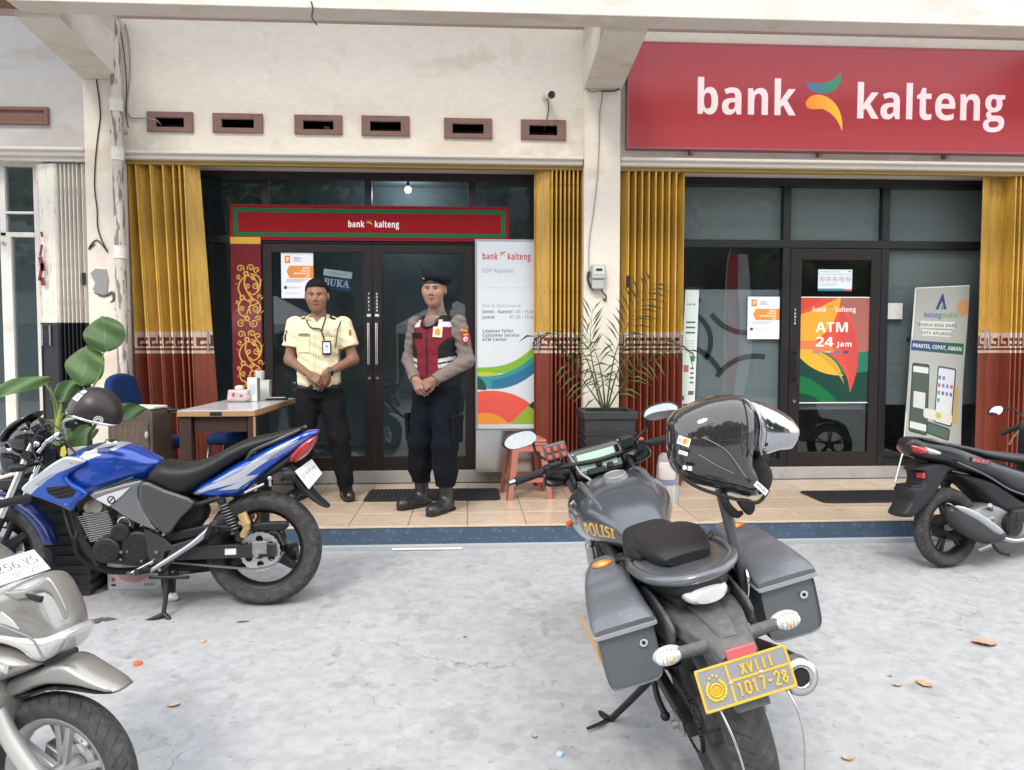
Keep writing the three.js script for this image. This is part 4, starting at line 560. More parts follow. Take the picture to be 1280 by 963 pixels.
x.fillStyle = '#dfe0d4'; x.beginPath(); x.roundRect(120, 880, 210, 72, 20); x.fill(); x.fillStyle = '#c8bf5a'; x.beginPath(); x.arc(228, 914, 22, 0, 7); x.fill(); phone(150, 970, 170, 90, '#37493f', '#52695b', 0.1);
x.fillStyle = '#2f4a8c'; x.fillRect(6, 1130, 130, 40); x.fillStyle = '#3f6f4b'; x.fillRect(190, 1156, 160, 24); x.fillStyle = '#c6ab63'; x.fillRect(0, 1190, 90, 60); }), 0.55, { color: lin(0.78, 0.78, 0.78) }), t);
mesh('pole', [rod([f[0][0] - 0.02, f[0][1] - 0.02, 0.01], [f[3][0] - 0.01, f[3][1], -0.045], 0.006), rod([f[0][0] - 0.14, 0.005, 0.1], [f[0][0] - 0.02, f[0][1] + 0.02, 0.01], 0.006), rod([f[1][0] + 0.06, 0.005, -0.05], [f[1][0], f[1][1] + 0.05, 0], 0.006), rod([f[3][0] - 0.01, f[3][1], -0.045], [f[2][0], f[2][1], -0.045], 0.006)], M.white, t);
const o2 = onZ(1189, 354, -6.8); wallCable('cable', 'thin black cable hanging behind the glass above the roll-up banner', [[1212, 314], [1196, 316], [1190, 325], [1188, 356]], -6.87, 0.006);
}
{ // electricity meter on the pillar
const a = onZ(747, 347, -6.36), t = thing('electricity_meter', 'grey electricity meter box on the pillar above the palm', 'meter', [a.x, a.y, -6.395]);
mesh('case', [bx(0.115, 0.12, 0.075, 0.005, 0.045, 0.04, 0.012), bx(0.1, 0.085, 0.06, 0.0, -0.055, 0.032, 0.01)], P({ color: lin(0.42, 0.43, 0.42), roughness: 0.5 }), t);
mesh('window', bx(0.085, 0.07, 0.012, 0.005, 0.055, 0.075, 0.005), P({ color: lin(0.6, 0.62, 0.6), roughness: 0.1, clearcoat: 1 }), t); mesh('dial', [bx(0.05, 0.018, 0.004, 0.005, 0.06, 0.083)], M.darkMetal, t);
mesh('cable', [tube([[-0.07, 0.05, 0.01], [-0.078, 0, 0.02], [-0.06, -0.07, 0.03], [-0.03, -0.1, 0.03]], 0.011, 8), tube([[0.03, -0.09, 0.03], [0.05, -0.13, 0.03], [0.075, -0.15, 0.02], [0.07, -0.19, 0.01], [0.05, -0.17, 0.01]], 0.006, 8)], M.cable, t);
}
{ // bullet camera on the wall
const a = onZ(681, 121, -6.45), t = thing('security_camera', 'small black and white bullet camera above the last vent block', 'camera', [a.x, a.y, -6.45]);
mesh('mount', [axisZ(new THREE.CylinderGeometry(0.03, 0.034, 0.02, 20), 0, 0, 0.01), rod([0, 0, 0.015], [0.012, -0.01, 0.05], 0.013)], M.white, t);
mesh('body', rod([0.008, 0.0, 0.04], [0.035, -0.035, 0.16], 0.027, 0.029, 20), M.white, t); mesh('lens', [rod([0.0345, -0.0345, 0.158], [0.038, -0.039, 0.175], 0.029, 0.03, 20)], M.gloss, t);
mesh('cable', tube([[0.01, -0.02, 0.06], [0.03, -0.07, 0.02], [0.025, -0.14, 0.01], [0.005, -0.23, 0.0], [0.0, -0.27, -0.03]], 0.004, 6), M.cable, t);
}
{ // ceiling lamp seen through the fanlight
const a = onZ(510, 237, -8.2), t = thing('ceiling_lamp', 'bright bulb on the dark ceiling behind the fanlight', 'lamp', [a.x, a.y, -8.2]);
mesh('bulb', ball(0.035), S({ color: 0xffffff, emissive: lin(1, 1, 1), emissiveIntensity: 3 }), t); mesh('stem', rod([0, 0.03, 0], [0, 3.1 - a.y, 0], 0.012), M.darkMetal, t);
const l = new THREE.PointLight(0xf2f6ff, 0.25, 0, 2); l.castShadow = true; l.shadow.radius = 2; l.position.set(a.x, a.y - 0.06, -8.2); scene.add(l);
}

const treadTex = canvasTex(512, 128, (x, w, h) => { x.fillStyle = '#fff'; x.fillRect(0, 0, w, h); x.strokeStyle = '#000'; x.lineWidth = 7; for (let i = -1; i < 9; i++) { const o = i * 64; x.beginPath(); x.moveTo(o, 30); x.quadraticCurveTo(o + 22, 48, o + 58, 60); x.stroke(); x.beginPath(); x.moveTo(o + 32, 98); x.quadraticCurveTo(o + 54, 80, o + 90, 68); x.stroke(); } });
treadTex.colorSpace = THREE.NoColorSpace; treadTex.wrapS = treadTex.wrapT = THREE.RepeatWrapping;
const tyreDust = dataTex(256, 64, (u, v, c) => { const f = fbm(N1, u, v, 12, 5), e = Math.abs(v - 0.5) * 2; const k = 0.19 + 0.07 * f + 0.05 * sstep(0.5, 0.7, fbm(N2, u, v, 16, 4)); c[0] = k * 1.02; c[1] = k; c[2] = k; });
const tyreM = S({ map: rep(tyreDust, 4, 1), roughness: 0.85, bumpMap: rep(treadTex, 5, 1), bumpScale: 0.004 });
function wheel(parent, x, y, { R, tw, rr, n = 3, style = 'bar', rimM = M.darkMetal, hubR = 0.045, hubW = 0.1, z = 0, phase = 0.3, swR = 0.028 }) {
const w = part('wheel', parent); w.position.set(x, y, z);
const a = tw / 2; mesh('tyre', axisZ(lathe([[rr - 0.004, -a * 0.66], [rr + 0.008, -a * 0.78], [rr + (R - rr) * 0.45, -a], [rr + (R - rr) * 0.7, -a * 0.96], [R - 0.016, -a * 0.72], [R - 0.004, -a * 0.38], [R, 0], [R - 0.004, a * 0.38], [R - 0.016, a * 0.72], [rr + (R - rr) * 0.7, a * 0.96], [rr + (R - rr) * 0.45, a], [rr + 0.008, a * 0.78], [rr - 0.004, a * 0.66]], 72)), tyreM, w);
mesh('rim', axisZ(lathe([[rr + 0.005, -a * 0.64], [rr + 0.006, -a * 0.7], [rr - 0.004, -a * 0.7], [rr - 0.012, -a * 0.56], [rr - 0.024, -a * 0.4], [rr - 0.028, 0], [rr - 0.024, a * 0.4], [rr - 0.012, a * 0.56], [rr - 0.004, a * 0.7], [rr + 0.006, a * 0.7], [rr + 0.005, a * 0.64]], 64)), rimM, w);
for (let i = 0; i < n; i++) { const t = phase + i / n * Math.PI * 2, L = rr - 0.024, g = style === 'bar' ? plate([[hubR * 0.6, -swR], [L, -swR * 0.62], [L, swR * 0.62], [hubR * 0.6, swR]], a * 0.62, 0.006) : merge([plate([[hubR * 0.6, -0.012], [L, -0.03], [L, -0.012], [hubR * 0.6, 0.012]], a * 0.5, 0.004), plate([[hubR * 0.6, -0.012], [L, 0.012], [L, 0.03], [hubR * 0.6, 0.012]], a * 0.5, 0.004)]); mesh('spoke', xf(g, 0, 0, 0, 0, 0, t), rimM, w); }
mesh('hub', [cylZ(hubR, hubW, 0, 0, 0, 28), cylZ(hubR * 0.5, hubW + 0.04, 0, 0, 0, 20), cylZ(0.009, hubW + 0.09, 0, 0, 0, 8)], rimM, w);
return w;
}
function discGeo(R, ri, d, z, holes = 18) { const hs = [circ(0, 0, ri, 36)]; for (let i = 0; i < holes; i++) { const a = i / holes * 6.2832, q = lerp(ri, R, 0.35 + 0.3 * (i % 2)); hs.push(circ(q * Math.cos(a), q * Math.sin(a), 0.0055, 8)); } return plate(circ(0, 0, R, 64), d, 0, hs).translate(0, 0, z); }
function spring(a, b, r, w, turns) { const A = V3(...a), B = V3(...b), d = B.clone().sub(A), L = d.length(), pts = []; for (let i = 0; i <= turns * 12; i++) { const t = i / (turns * 12), q = t * turns * 6.2832; pts.push(V3(r * Math.cos(q), t * L, r * Math.sin(q))); } return tube(pts, w, 6, turns * 16).applyMatrix4(new THREE.Matrix4().compose(A, new THREE.Quaternion().setFromUnitVectors(V3(0, 1, 0), d.normalize()), V3(1, 1, 1))); }
function chainGeo(pts, step = 0.0127) { const c = new THREE.CatmullRomCurve3(pts.map(vv), false, 'centripetal'), n = Math.floor(c.getLength() / step), g = []; for (let i = 0; i < n; i++) { const p = c.getPointAt(i / n), t = c.getTangentAt(i / n), a = Math.atan2(t.y, t.x), o = i % 2 ? 0.004 : 0.0065; for (const s of [-1, 1]) g.push(bx(0.0135, 0.009, 0.0016, p.x, p.y, p.z + s * o, 0, [0, 0, a])); g.push(cylZ(0.004, 0.014, p.x, p.y, p.z, 6)); } return merge(g); }
function fins(pts0, pts1, n, halfW, z, t = 0.0035) { const g = []; for (let i = 0; i < n; i++) { const f = i / (n - 1), x0 = lerp(pts0[0], pts1[0], f), y = lerp(pts0[1], pts1[1], f), x1 = lerp(pts0[2], pts1[2], f), y1 = lerp(pts0[3], pts1[3], f); const L = Math.hypot(x1 - x0, y1 - y), a = Math.atan2(y1 - y, x1 - x0); g.push(bx(L, t, halfW * 2, (x0 + x1) / 2, (y + y1) / 2, z, 0.001, [0, 0, a])); } return merge(g); }
function decal(x0, y0, x1, y1, k, base, draw) { const w = Math.round((x1 - x0) * k), h = Math.round((y1 - y0) * k), t = canvasTex(w, h, (x) => { x.fillStyle = base; x.fillRect(0, 0, w, h); draw(x, ([a, b]) => [(a - x0) * k, (y1 - b) * k], k); }); t.repeat.set(1 / (x1 - x0), 1 / (y1 - y0)); t.offset.set(-x0 / (x1 - x0), -y0 / (y1 - y0)); t.wrapS = t.wrapT = THREE.ClampToEdgeWrapping; return t; }
const paintM = (t, o = {}) => P({ map: t, roughness: 0.3, metalness: 0.3, clearcoat: 1, clearcoatRoughness: 0.05, ...o });
const redLens = P({ color: lin(0.36, 0.018, 0.022), roughness: 0.12, clearcoat: 1, clearcoatRoughness: 0.03 });
const clearLens = P({ color: lin(0.66, 0.67, 0.68), roughness: 0.16, clearcoat: 1, clearcoatRoughness: 0.03, metalness: 0.3 });
const seatM = P({ color: lin(0.014, 0.014, 0.015), roughness: 0.48, specularIntensity: 0.7, bumpMap: rep(grain, 14), bumpScale: 0.0005 });

{
const c = onG(325, 755), t = thing('motorcycle', 'blue and silver motorcycle on its centre stand, a brown helmet on its handlebar', 'motorcycle', [c.x - 0.02, c.y, c.z], Math.PI);
const X0 = c.x - 0.02, B = (px, py, zo = 0) => { const v = onZ(px, py, c.z + zo); return [-(v.x - X0), v.y - c.y]; }, B3 = (px, py, zo = 0) => [...B(px, py, zo), -zo], BS = (a, zo = 0) => a.map(([x, y]) => B(x, y, zo));
const ax = B(330, 683), fx = B(-8, 689);
const blue = '#1146a8';
const rw = wheel(t, ax[0], 0.312, { R: 0.312, tw: 0.115, rr: 0.222, n: 3, phase: 1.62, swR: 0.03, hubR: 0.07, hubW: 0.13 });
mesh('sprocket', [plate(circ(0, 0, 0.104, 44).map(([x, y], i) => (i % 2 ? [x, y] : [x * 1.045, y * 1.045])), 0.007, 0.001, [circ(0, 0, 0.03, 20), ...[0, 1, 2, 3, 4, 5].map((i) => circ(0.068 * Math.cos(i * 1.047 + 0.5), 0.068 * Math.sin(i * 1.047 + 0.5), 0.019, 12))]).translate(0, 0, -0.085)], P({ color: lin(0.6, 0.6, 0.6), roughness: 0.35, metalness: 0.8 }), rw);
mesh('sprocket_carrier', [cylZ(0.062, 0.03, 0, 0, -0.068, 32), cylZ(0.034, 0.04, 0, 0, -0.09, 24)], M.darkMetal, rw);
mesh('axle_nut', cylZ(0.015, 0.03, 0, 0, -0.15, 6), M.chrome, rw);
mesh('brake_disc', discGeo(0.11, 0.07, 0.005, 0.085), M.steel, rw);
const fw = wheel(t, fx[0], 0.3, { R: 0.3, tw: 0.09, rr: 0.228, n: 3, phase: 0.5, swR: 0.026, hubR: 0.05 });
mesh('brake_disc', discGeo(0.12, 0.075, 0.005, 0.07), M.steel, fw);
const fkT = B(55, 545), fk = (z) => { const m = [lerp(fkT[0], fx[0], 0.66), lerp(fkT[1], 0.3, 0.66)]; mesh('fork_tube', rod([...fkT, z], [...m, z], 0.019, 0.019, 20), M.chrome, t); mesh('fork_leg', [rod([...m, z], [fx[0] + 0.01, 0.29, z], 0.025, 0.023, 20)], M.darkMetal, t); };
fk(-0.085); fk(0.085);
mesh('fork_clamp', [rod([...B(47, 566), -0.11], [...B(47, 566), 0.11], 0.026), rod([...B(56, 548), -0.11], [...B(56, 548), 0.11], 0.022), bx(0.07, 0.12, 0.08, ...B(66, 572), 0, 0.01)], M.darkMetal, t);
{ const g = [], a0 = 0.1, a1 = 3.0; const pts = []; for (let i = 0; i <= 20; i++) { const a = lerp(a0, a1, i / 20); pts.push([0.335 * Math.cos(a), 0.335 * Math.sin(a)]); } for (let i = 20; i >= 0; i--) { const a = lerp(a0, a1, i / 20), q = 0.268; pts.push([q * Math.cos(a), q * Math.sin(a)]); }
const f = inflate(pts, { w: 0.068, r: 0.045, h: 0.008, smooth: 0 }); f.translate(fx[0], 0.3, 0); mesh('front_fender', f, P({ color: lin(0.008, 0.022, 0.12), roughness: 0.25, clearcoat: 1, clearcoatRoughness: 0.05 }), t); }
const tankO = BS([[82, 598], [85, 574], [100, 562], [125, 553.5], [150, 552], [172, 557], [192, 568], [204, 575], [196, 590], [186, 600], [176, 600], [155, 606], [113, 619], [100, 612]]);
const Tz = 0.13, tb = [...B(212, 625, 0), ...B(70, 545, 0)];
const tankTex = decal(tb[0], tb[1], tb[2], tb[3], 2200, blue, (x, m) => {
const D = (a, f) => poly(x, BS(a, Tz).map(m), f);
D([[80, 585], [96, 575], [102, 566], [112, 560], [128, 553], [150, 551], [166, 553], [150, 558], [138, 565], [120, 571], [110, 575], [98, 582]], '#b9bcc4'); D([[118, 562], [140, 558], [134, 563], [144, 566], [128, 569], [120, 567]], '#1a2f6e'); D([[88, 580], [104, 571], [100, 577], [112, 575], [98, 583]], '#23368a');
D([[96, 565], [110, 558], [128, 552], [120, 558], [108, 565]], '#141f4a'); D([[112, 616], [162, 597], [162, 599.5], [113, 619]], '#c9ccd4'); D([[140, 552], [168, 553], [182, 558], [160, 556]], '#1a2660'); });
mesh('fuel_tank', inflate(tankO, { w: 0.14, r: 0.1, h: 0.008, smooth: 4, wm: (x) => lerp(0.75, 1, sstep(tb[0] + 0.03, tb[0] + 0.25, x)) }), paintM(tankTex), t);
mesh('fuel_cap', xf(new THREE.CylinderGeometry(0.035, 0.038, 0.014, 24), ...B(140, 552), 0, 0, 0, 0.1), M.chrome, t);
const shO = [[27, 612], [34, 603], [50, 591], [66, 579], [84, 570.5], [108, 577], [98, 585], [84, 597], [110, 616], [106, 622], [97, 628], [90, 639], [78, 634], [58, 626], [38, 619]];
const sb = [...B(120, 645, 0.15), ...B(20, 560, 0.15)];
const shTex = decal(sb[0], sb[1], sb[2], sb[3], 2600, blue, (x, m, k) => {
const D = (a, f) => poly(x, BS(a, 0.15).map(m), f);
D([[22, 614], [30, 602], [50, 588], [84, 568], [110, 576], [96, 582], [76, 590], [60, 600], [46, 612], [38, 620]], '#b4b8c0'); D([[44, 606], [62, 594], [80, 588], [64, 597], [52, 608]], '#8f96a8'); D([[30, 615], [44, 620], [90, 635], [92, 641], [60, 633], [28, 620]], '#4a4f58');
x.lineWidth = 4; x.strokeStyle = '#1a2a5a'; x.beginPath(); const q = m(B(91, 579, 0.15)); x.arc(q[0], q[1], 9, 0, 7); x.stroke();
for (const [a, b, s, f] of [[83, 630.5, 'SX', '#d8dbe2'], [94, 626, 'R', '#c4404c']]) { const p = m(B(a, b, 0.15)); x.save(); x.translate(p[0], p[1]); x.transform(-1, 0, 0, 1, 0, 0); x.rotate(-0.35); text(x, s, 0, 0, 20, f); x.restore(); } });
for (const z of [-0.15, 0.15]) {
const sh = mesh('shroud', inflate(BS(shO, 0.15), { w: 0.018, r: 0.02, h: 0.006, smooth: 3 }), paintM(shTex), t); sh.position.z = z;
mesh('vent_recess', plate(BS([[56, 610], [84, 607], [95, 614], [90, 622], [74, 624], [60, 617]], 0.17), 0.008, 0.002).translate(0, 0, Math.sign(z) * 0.166), M.dark, sh).position.z = -z;
for (const [a, b] of [[[58, 614], [85, 608]], [[62, 618.5], [90, 612]], [[68, 622], [94, 616]]]) mesh('slat', [rod([...B(...a, 0.17), Math.sign(z) * 0.171], [...B(...b, 0.17), Math.sign(z) * 0.171], 0.004, 0.003, 6)], M.plastic, sh).position.z = -z;
}
const silverP = P({ color: lin(0.2, 0.205, 0.215), roughness: 0.38, metalness: 0.5, clearcoat: 0.6 }), greyP = P({ color: lin(0.075, 0.077, 0.08), roughness: 0.4, metalness: 0.3, clearcoat: 0.3 });
for (const z of [-0.14, 0.14]) {
const a = mesh('side_panel', inflate(BS([[112, 619], [140, 609], [160, 603.5], [178, 601], [174, 610], [173, 620], [180, 636], [196, 662], [206, 667], [186, 660], [160, 648], [136, 632]], 0.14), { w: 0.016, r: 0.02, h: 0.006, smooth: 3 }), silverP, t); a.position.z = z;
const b = mesh('side_panel', inflate(BS([[178, 602], [206, 612], [243, 628], [226, 648], [209, 668], [196, 660], [178, 637], [173, 618]], 0.14), { w: 0.018, r: 0.022, h: 0.006, smooth: 3 }), greyP, t); b.position.z = z;
mesh('emblem', plate(BS([[119, 624], [134, 618], [163, 609], [152, 620], [136, 633]], 0.16), 0.004, 0.001).translate(0, 0, Math.sign(z) * 0.02), P({ color: lin(0.55, 0.55, 0.58), roughness: 0.3, clearcoat: 1 }), a);
mesh('crest', [xf(new THREE.TorusGeometry(0.018, 0.003, 6, 20), ...B(139, 625, 0.16), Math.sign(z) * 0.022), rod([...B(136, 628, 0.16), Math.sign(z) * 0.022], [...B(142, 622, 0.16), Math.sign(z) * 0.022], 0.003)], M.darkMetal, a);
mesh('bolt', cylZ(0.011, 0.03, ...B(200, 661, 0.16), Math.sign(z) * 0.006, 10), M.chrome, b);
}
mesh('seat', inflate(BS([[186, 599], [203, 576], [222, 578], [244, 577], [268, 569], [290, 557], [312, 548], [345, 541], [377, 535], [378, 539], [355, 549], [330, 561], [300, 575], [282, 587], [262, 600], [232, 620], [208, 610]], 0.02), { w: 0.125, r: 0.06, h: 0.008, smooth: 4, wm: (x) => lerp(1.15, 0.85, sstep(0.2, -0.2, x)) }), seatM, t);
const tailO = [[396, 540], [392, 545], [372, 562], [352, 577], [330, 594], [312, 610], [296, 622], [276, 626], [252, 624], [232, 620], [244, 606], [262, 597], [284, 584], [320, 566], [350, 552], [378, 541]];
const tbx = [...B(402, 632, 0.1), ...B(226, 534, 0.1)];
const tailTex = decal(tbx[0], tbx[1], tbx[2], tbx[3], 2000, blue, (x, m) => { const D = (a, f) => poly(x, BS(a, 0.12).map(m), f);
D([[238, 618], [262, 607], [284, 598], [300, 588], [320, 574], [346, 560], [372, 551], [350, 566], [322, 584], [306, 596], [322, 594], [296, 612], [270, 614], [300, 603], [258, 614], [240, 622]], '#b9bcc2'); D([[262, 604], [290, 589], [312, 580], [300, 590], [276, 602]], '#8b94b4'); D([[330, 576], [360, 558], [384, 547], [366, 560], [344, 574]], '#6f7fb8'); });
mesh('tail_cowl', inflate(BS(tailO, 0.1), { w: 0.115, r: 0.05, h: 0.007, smooth: 3, wm: (x) => lerp(1, 0.62, sstep(0.05, -0.33, x)) }), paintM(tailTex), t);
mesh('undertail', inflate(BS([[372, 563], [362, 580], [340, 596], [318, 606], [302, 618], [318, 598], [346, 578]], 0.06), { w: 0.08, r: 0.03, h: 0.007, smooth: 3 }), M.plastic, t);
for (const z of [-0.11, 0.11]) mesh('grab_rail', tube([[308, 574, 0.1], [316, 564, 0.13], [340, 553, 0.14], [362, 543, 0.12], [374, 537, 0.08]].map(([x, y, zo]) => { const q = B3(x, y, zo); return [q[0], q[1], z < 0 ? q[2] : -q[2]]; }), 0.0085, 8), P({ color: lin(0.1, 0.1, 0.1), roughness: 0.3, metalness: 0.6 }), t);
mesh('tail_light', inflate(BS([[355, 575], [364, 565], [376, 553], [395, 545], [392, 555], [385, 567], [368, 579], [358, 579]], 0.05), { w: 0.07, r: 0.03, h: 0.006, smooth: 3 }), redLens, t);
mesh('mudguard', inflate(BS([[362, 580], [372, 590], [386, 606], [400, 622], [413, 634], [404, 632], [384, 618], [370, 603], [360, 592], [350, 585]], 0.0), { w: 0.075, r: 0.02, h: 0.006, smooth: 3 }), M.plastic, t);
{ const a = B(370, 589, 0.06), b = B(384, 579, 0.06), cc = B(397, 597, 0.06), d = B(387, 611, 0.06); const pl = part('number_plate', t);
const q = [[...a, -0.08], [...d, -0.08], [...cc, 0.07], [...b, 0.07]], g = new THREE.BufferGeometry(); g.setAttribute('position', new THREE.Float32BufferAttribute(q.flat(), 3)); g.setAttribute('uv', new THREE.Float32BufferAttribute([1, 1, 1, 0, 0, 0, 0, 1], 2)); g.setIndex([0, 2, 1, 0, 3, 2]); g.computeVertexNormals();
const g2 = g.clone(); g2.setIndex([0, 1, 2, 0, 2, 3]); g2.translate(0.003, 0.002, 0); g2.computeVertexNormals();
mesh('face', g, printM(canvasTex(256, 128, (x, W, H) => { x.fillStyle = '#dcdcd8'; x.fillRect(0, 0, W, H); text(x, 'KH 4826 NS', 128, 66, 40, '#9a9a98', { align: 'center' }); text(x, '07.27', 128, 108, 30, '#a3a3a0', { align: 'center' }); }), 0.5), pl); mesh('backing', g2, M.white, pl);
mesh('bracket', [rod(B3(364, 583, 0.02), B3(378, 592, 0.02), 0.008), rod(B3(366, 584, -0.04), B3(382, 590, -0.04), 0.008)], M.darkMetal, pl); }
mesh('tool_clip', [rod(B3(306, 616, 0.09), B3(330, 605, 0.09), 0.008), ball(0.014, ...B3(337, 598, 0.09)), rod(B3(337, 598, 0.09), B3(338, 608, 0.09), 0.009)], M.chrome, t);
each('turn_signal', [-0.16, 0.16].map((z) => { const q = B(361, 594, -z); return merge([rod([q[0], q[1], 0], [q[0], q[1], z], 0.009), ball(0.028, q[0], q[1], z, 1.3, 1, 0.9)]); }), M.plastic, t);
for (const z of [-0.125, 0.125]) {
const a = [...B(277, 626, 0.12), z], b = [...B(300, 672, 0.12), z]; const s = part('shock_absorber', t);
mesh('spring', spring([lerp(a[0], b[0], 0.06), lerp(a[1], b[1], 0.06), z], [lerp(a[0], b[0], 0.76), lerp(a[1], b[1], 0.76), z], 0.024, 0.0048, 9), P({ color: lin(0.15, 0.15, 0.155), roughness: 0.35, metalness: 0.7 }), s);
mesh('damper', [rod(a, b, 0.011, 0.014), cylZ(0.02, 0.03, a[0], a[1], z), cylZ(0.02, 0.03, b[0], b[1], z)], M.darkMetal, s);
mesh('reservoir', [rod([...B(302, 642, 0.14), z * 1.1], [...B(308, 656, 0.14), z * 1.1], 0.025, 0.025, 20), rod([...B(308, 660, 0.14), z * 1.1], [...B(303, 671, 0.14), z], 0.017, 0.021), rod([...B(308, 655, 0.14), z * 1.1], [...B(308, 662, 0.14), z * 1.1], 0.02)], P({ color: lin(0.55, 0.37, 0.17), roughness: 0.4, metalness: 0.5 }), s);
}
each('swing_arm', [-0.105, 0.105].map((z) => plate(BS([[210, 688], [222, 682], [300, 680], [344, 679], [346, 695], [300, 697], [216, 700]], 0.1), 0.03, 0.006).translate(0, 0, z)), P({ color: lin(0.045, 0.046, 0.048), roughness: 0.4, metalness: 0.5 }), t);
mesh('swing_arm_sticker', plate(BS([[281, 686.5], [295, 686], [295, 693.5], [281, 694]], 0.12), 0.002).translate(0, 0, -0.1212), M.white, t);
mesh('axle_adjuster', [plate(BS([[316, 677], [334, 676], [334, 692], [316, 693]], 0.12), 0.02, 0.004).translate(0, 0, -0.128)], M.castAlu, t);
mesh('chain_guard', inflate(BS([[206, 668], [230, 662], [262, 656], [300, 657], [360, 652], [358, 662], [330, 664], [262, 667], [215, 678]], 0.1), { w: 0.02, r: 0.012, h: 0.006, smooth: 2 }).translate(0, 0, -0.09), M.plastic, t);
mesh('chain', chainGeo([B3(196, 702, 0.085), B3(240, 705.5, 0.085), B3(280, 709, 0.085), B3(310, 711, 0.085), B3(326, 710.5, 0.085), B3(345, 704, 0.085), B3(354, 690, 0.085)]), P({ color: lin(0.28, 0.26, 0.24), roughness: 0.5, metalness: 0.8 }), t);
mesh('chain', chainGeo([B3(354, 680, 0.085), B3(346, 666, 0.085), B3(330, 660, 0.085), B3(270, 665, 0.085), B3(200, 678, 0.085)]), P({ color: lin(0.14, 0.13, 0.12), roughness: 0.5, metalness: 0.8 }), t);
mesh('frame', [tube([B3(62, 560, 0), B3(110, 590, 0), B3(150, 592, 0), B3(200, 600, 0), B3(240, 612, 0), B3(300, 590, 0), B3(360, 560, 0)], 0.024, 10), tube([B3(66, 578, 0), B3(86, 625, 0.01), B3(104, 676, 0.02), B3(125, 706, 0.02)], 0.024, 10), tube([B3(205, 600, 0.07), B3(214, 640, 0.09), B3(208, 690, 0.09)], 0.022, 8), tube([B3(205, 600, -0.07), B3(214, 640, -0.09), B3(208, 690, -0.09)], 0.022, 8), tube([B3(215, 640, 0.1), B3(250, 630, 0.1), B3(276, 622, 0.1)], 0.014, 8), tube([B3(215, 640, -0.1), B3(250, 630, -0.1), B3(276, 622, -0.1)], 0.014, 8), rod(B3(277, 626, 0.14), B3(277, 626, -0.14), 0.012)], M.darkMetal, t);
mesh('inner_guard', [inflate(BS([[205, 612], [250, 620], [262, 640], [250, 660], [215, 676], [196, 664]], 0), { w: 0.07, r: 0.03, h: 0.01, smooth: 2 })], M.plastic, t);
each('peg_bracket', [-1, 1].map((s) => plate(BS([[180, 661], [206, 674], [214, 682], [260, 668], [270, 660], [272, 664], [240, 684], [214, 704], [205, 714], [190, 712], [184, 690]], 0.13), 0.022, 0.005, [BS([[206, 690], [214, 688], [208, 704], [203, 708]], 0.13)]).translate(0, 0, -s * 0.125)), P({ color: lin(0.06, 0.06, 0.063), roughness: 0.4, metalness: 0.5 }), t);
each('peg_bracket', [-1, 1].map((s) => tube([[188, 714], [215, 697], [246, 676], [262, 661], [268, 652]].map(([x, y]) => [...B(x, y, 0.15), -s * 0.15]), [0.012, 0.015, 0.014, 0.018, 0.014], 8)), M.alu, t);
each('foot_peg', [rod(B3(258, 672, 0.15), B3(266, 655, 0.21), 0.016), rod(B3(186, 712, 0.15), B3(170, 716, 0.24), 0.016), rod(B3(186, 722, 0.16), B3(236, 722, 0.17), 0.009), ball(0.012, ...B3(216, 716, 0.16)), rod(B3(224, 716, 0.16), B3(236, 716, 0.2), 0.009)], M.darkMetal, t);
each('shift_lever', [rod(B3(192, 702, 0.15), B3(164, 717, 0.16), 0.01), rod(B3(164, 717, 0.15), B3(160, 718, 0.21), 0.013), ...[[205, 668], [196, 690], [200, 712], [152, 690]].map(([x, y]) => cylZ(0.009, 0.02, ...B(x, y, 0.14), -0.14, 8))], M.steel, t);
const en = part('engine', t), cA = B(121, 634, 0.06);
mesh('cylinder', fins([...B(141, 637, 0.04), ...B(103, 644, 0.04)], [...B(152, 668, 0.04), ...B(118, 674, 0.04)], 13, 0.095, 0), M.alu, en);
mesh('cylinder_core', plate(BS([[106, 640], [136, 634], [148, 670], [120, 676]], 0.04), 0.15, 0.01), M.castAlu, en);
mesh('cylinder_head', [inflate(BS([[104, 632], [112, 624], [126, 622], [134, 628], [137, 638], [108, 644]], 0.05), { w: 0.09, r: 0.03, h: 0.007, smooth: 3 }), cylZ(0.032, 0.2, ...B(122, 633, 0.08), 0, 24)], P({ color: lin(0.3, 0.27, 0.23), roughness: 0.5, metalness: 0.5 }), en);
mesh('crankcase', inflate(BS([[116, 682], [126, 672], [150, 668], [182, 660], [200, 670], [204, 695], [194, 708], [150, 706], [128, 702], [116, 694]], 0.06), { w: 0.12, r: 0.04, h: 0.008, smooth: 3 }), P({ color: lin(0.035, 0.035, 0.037), roughness: 0.45, metalness: 0.5 }), en);
const cov = (x, y, r, d, m = M.darkMetal) => mesh('engine_cover', [axisZ(lathe([[0, -d], [r * 0.8, -d], [r * 0.95, -d * 0.85], [r, -d * 0.6], [r, 0]], 36)).translate(...B(x, y, 0.15), -0.105), axisZ(new THREE.TorusGeometry(r * 0.55, 0.003, 6, 24).rotateX(Math.PI / 2)).translate(...B(x, y, 0.16), -0.105 - d)], m, en);
cov(131.5, 689, 0.071, 0.05); cov(169, 686, 0.085, 0.03); cov(148, 667, 0.05, 0.036); cov(186, 676, 0.055, 0.02);
mesh('starter_ring', axisZ(new THREE.TorusGeometry(0.03, 0.007, 8, 24).rotateX(Math.PI / 2)).translate(...B(154, 655, 0.12), -0.11), M.steel, en);
each('bolt', [[141, 676], [123, 698], [150, 700], [158, 690], [176, 702], [192, 700], [196, 664], [144, 662]].map(([x, y]) => cylZ(0.007, 0.016, ...B(x, y, 0.14), -0.13, 8)), M.steel, en);
mesh('carburettor', [rod(B3(150, 650, 0), B3(176, 644, 0), 0.035), bx(0.06, 0.09, 0.08, ...B(165, 650, 0), 0, 0.01)], M.castAlu, en);
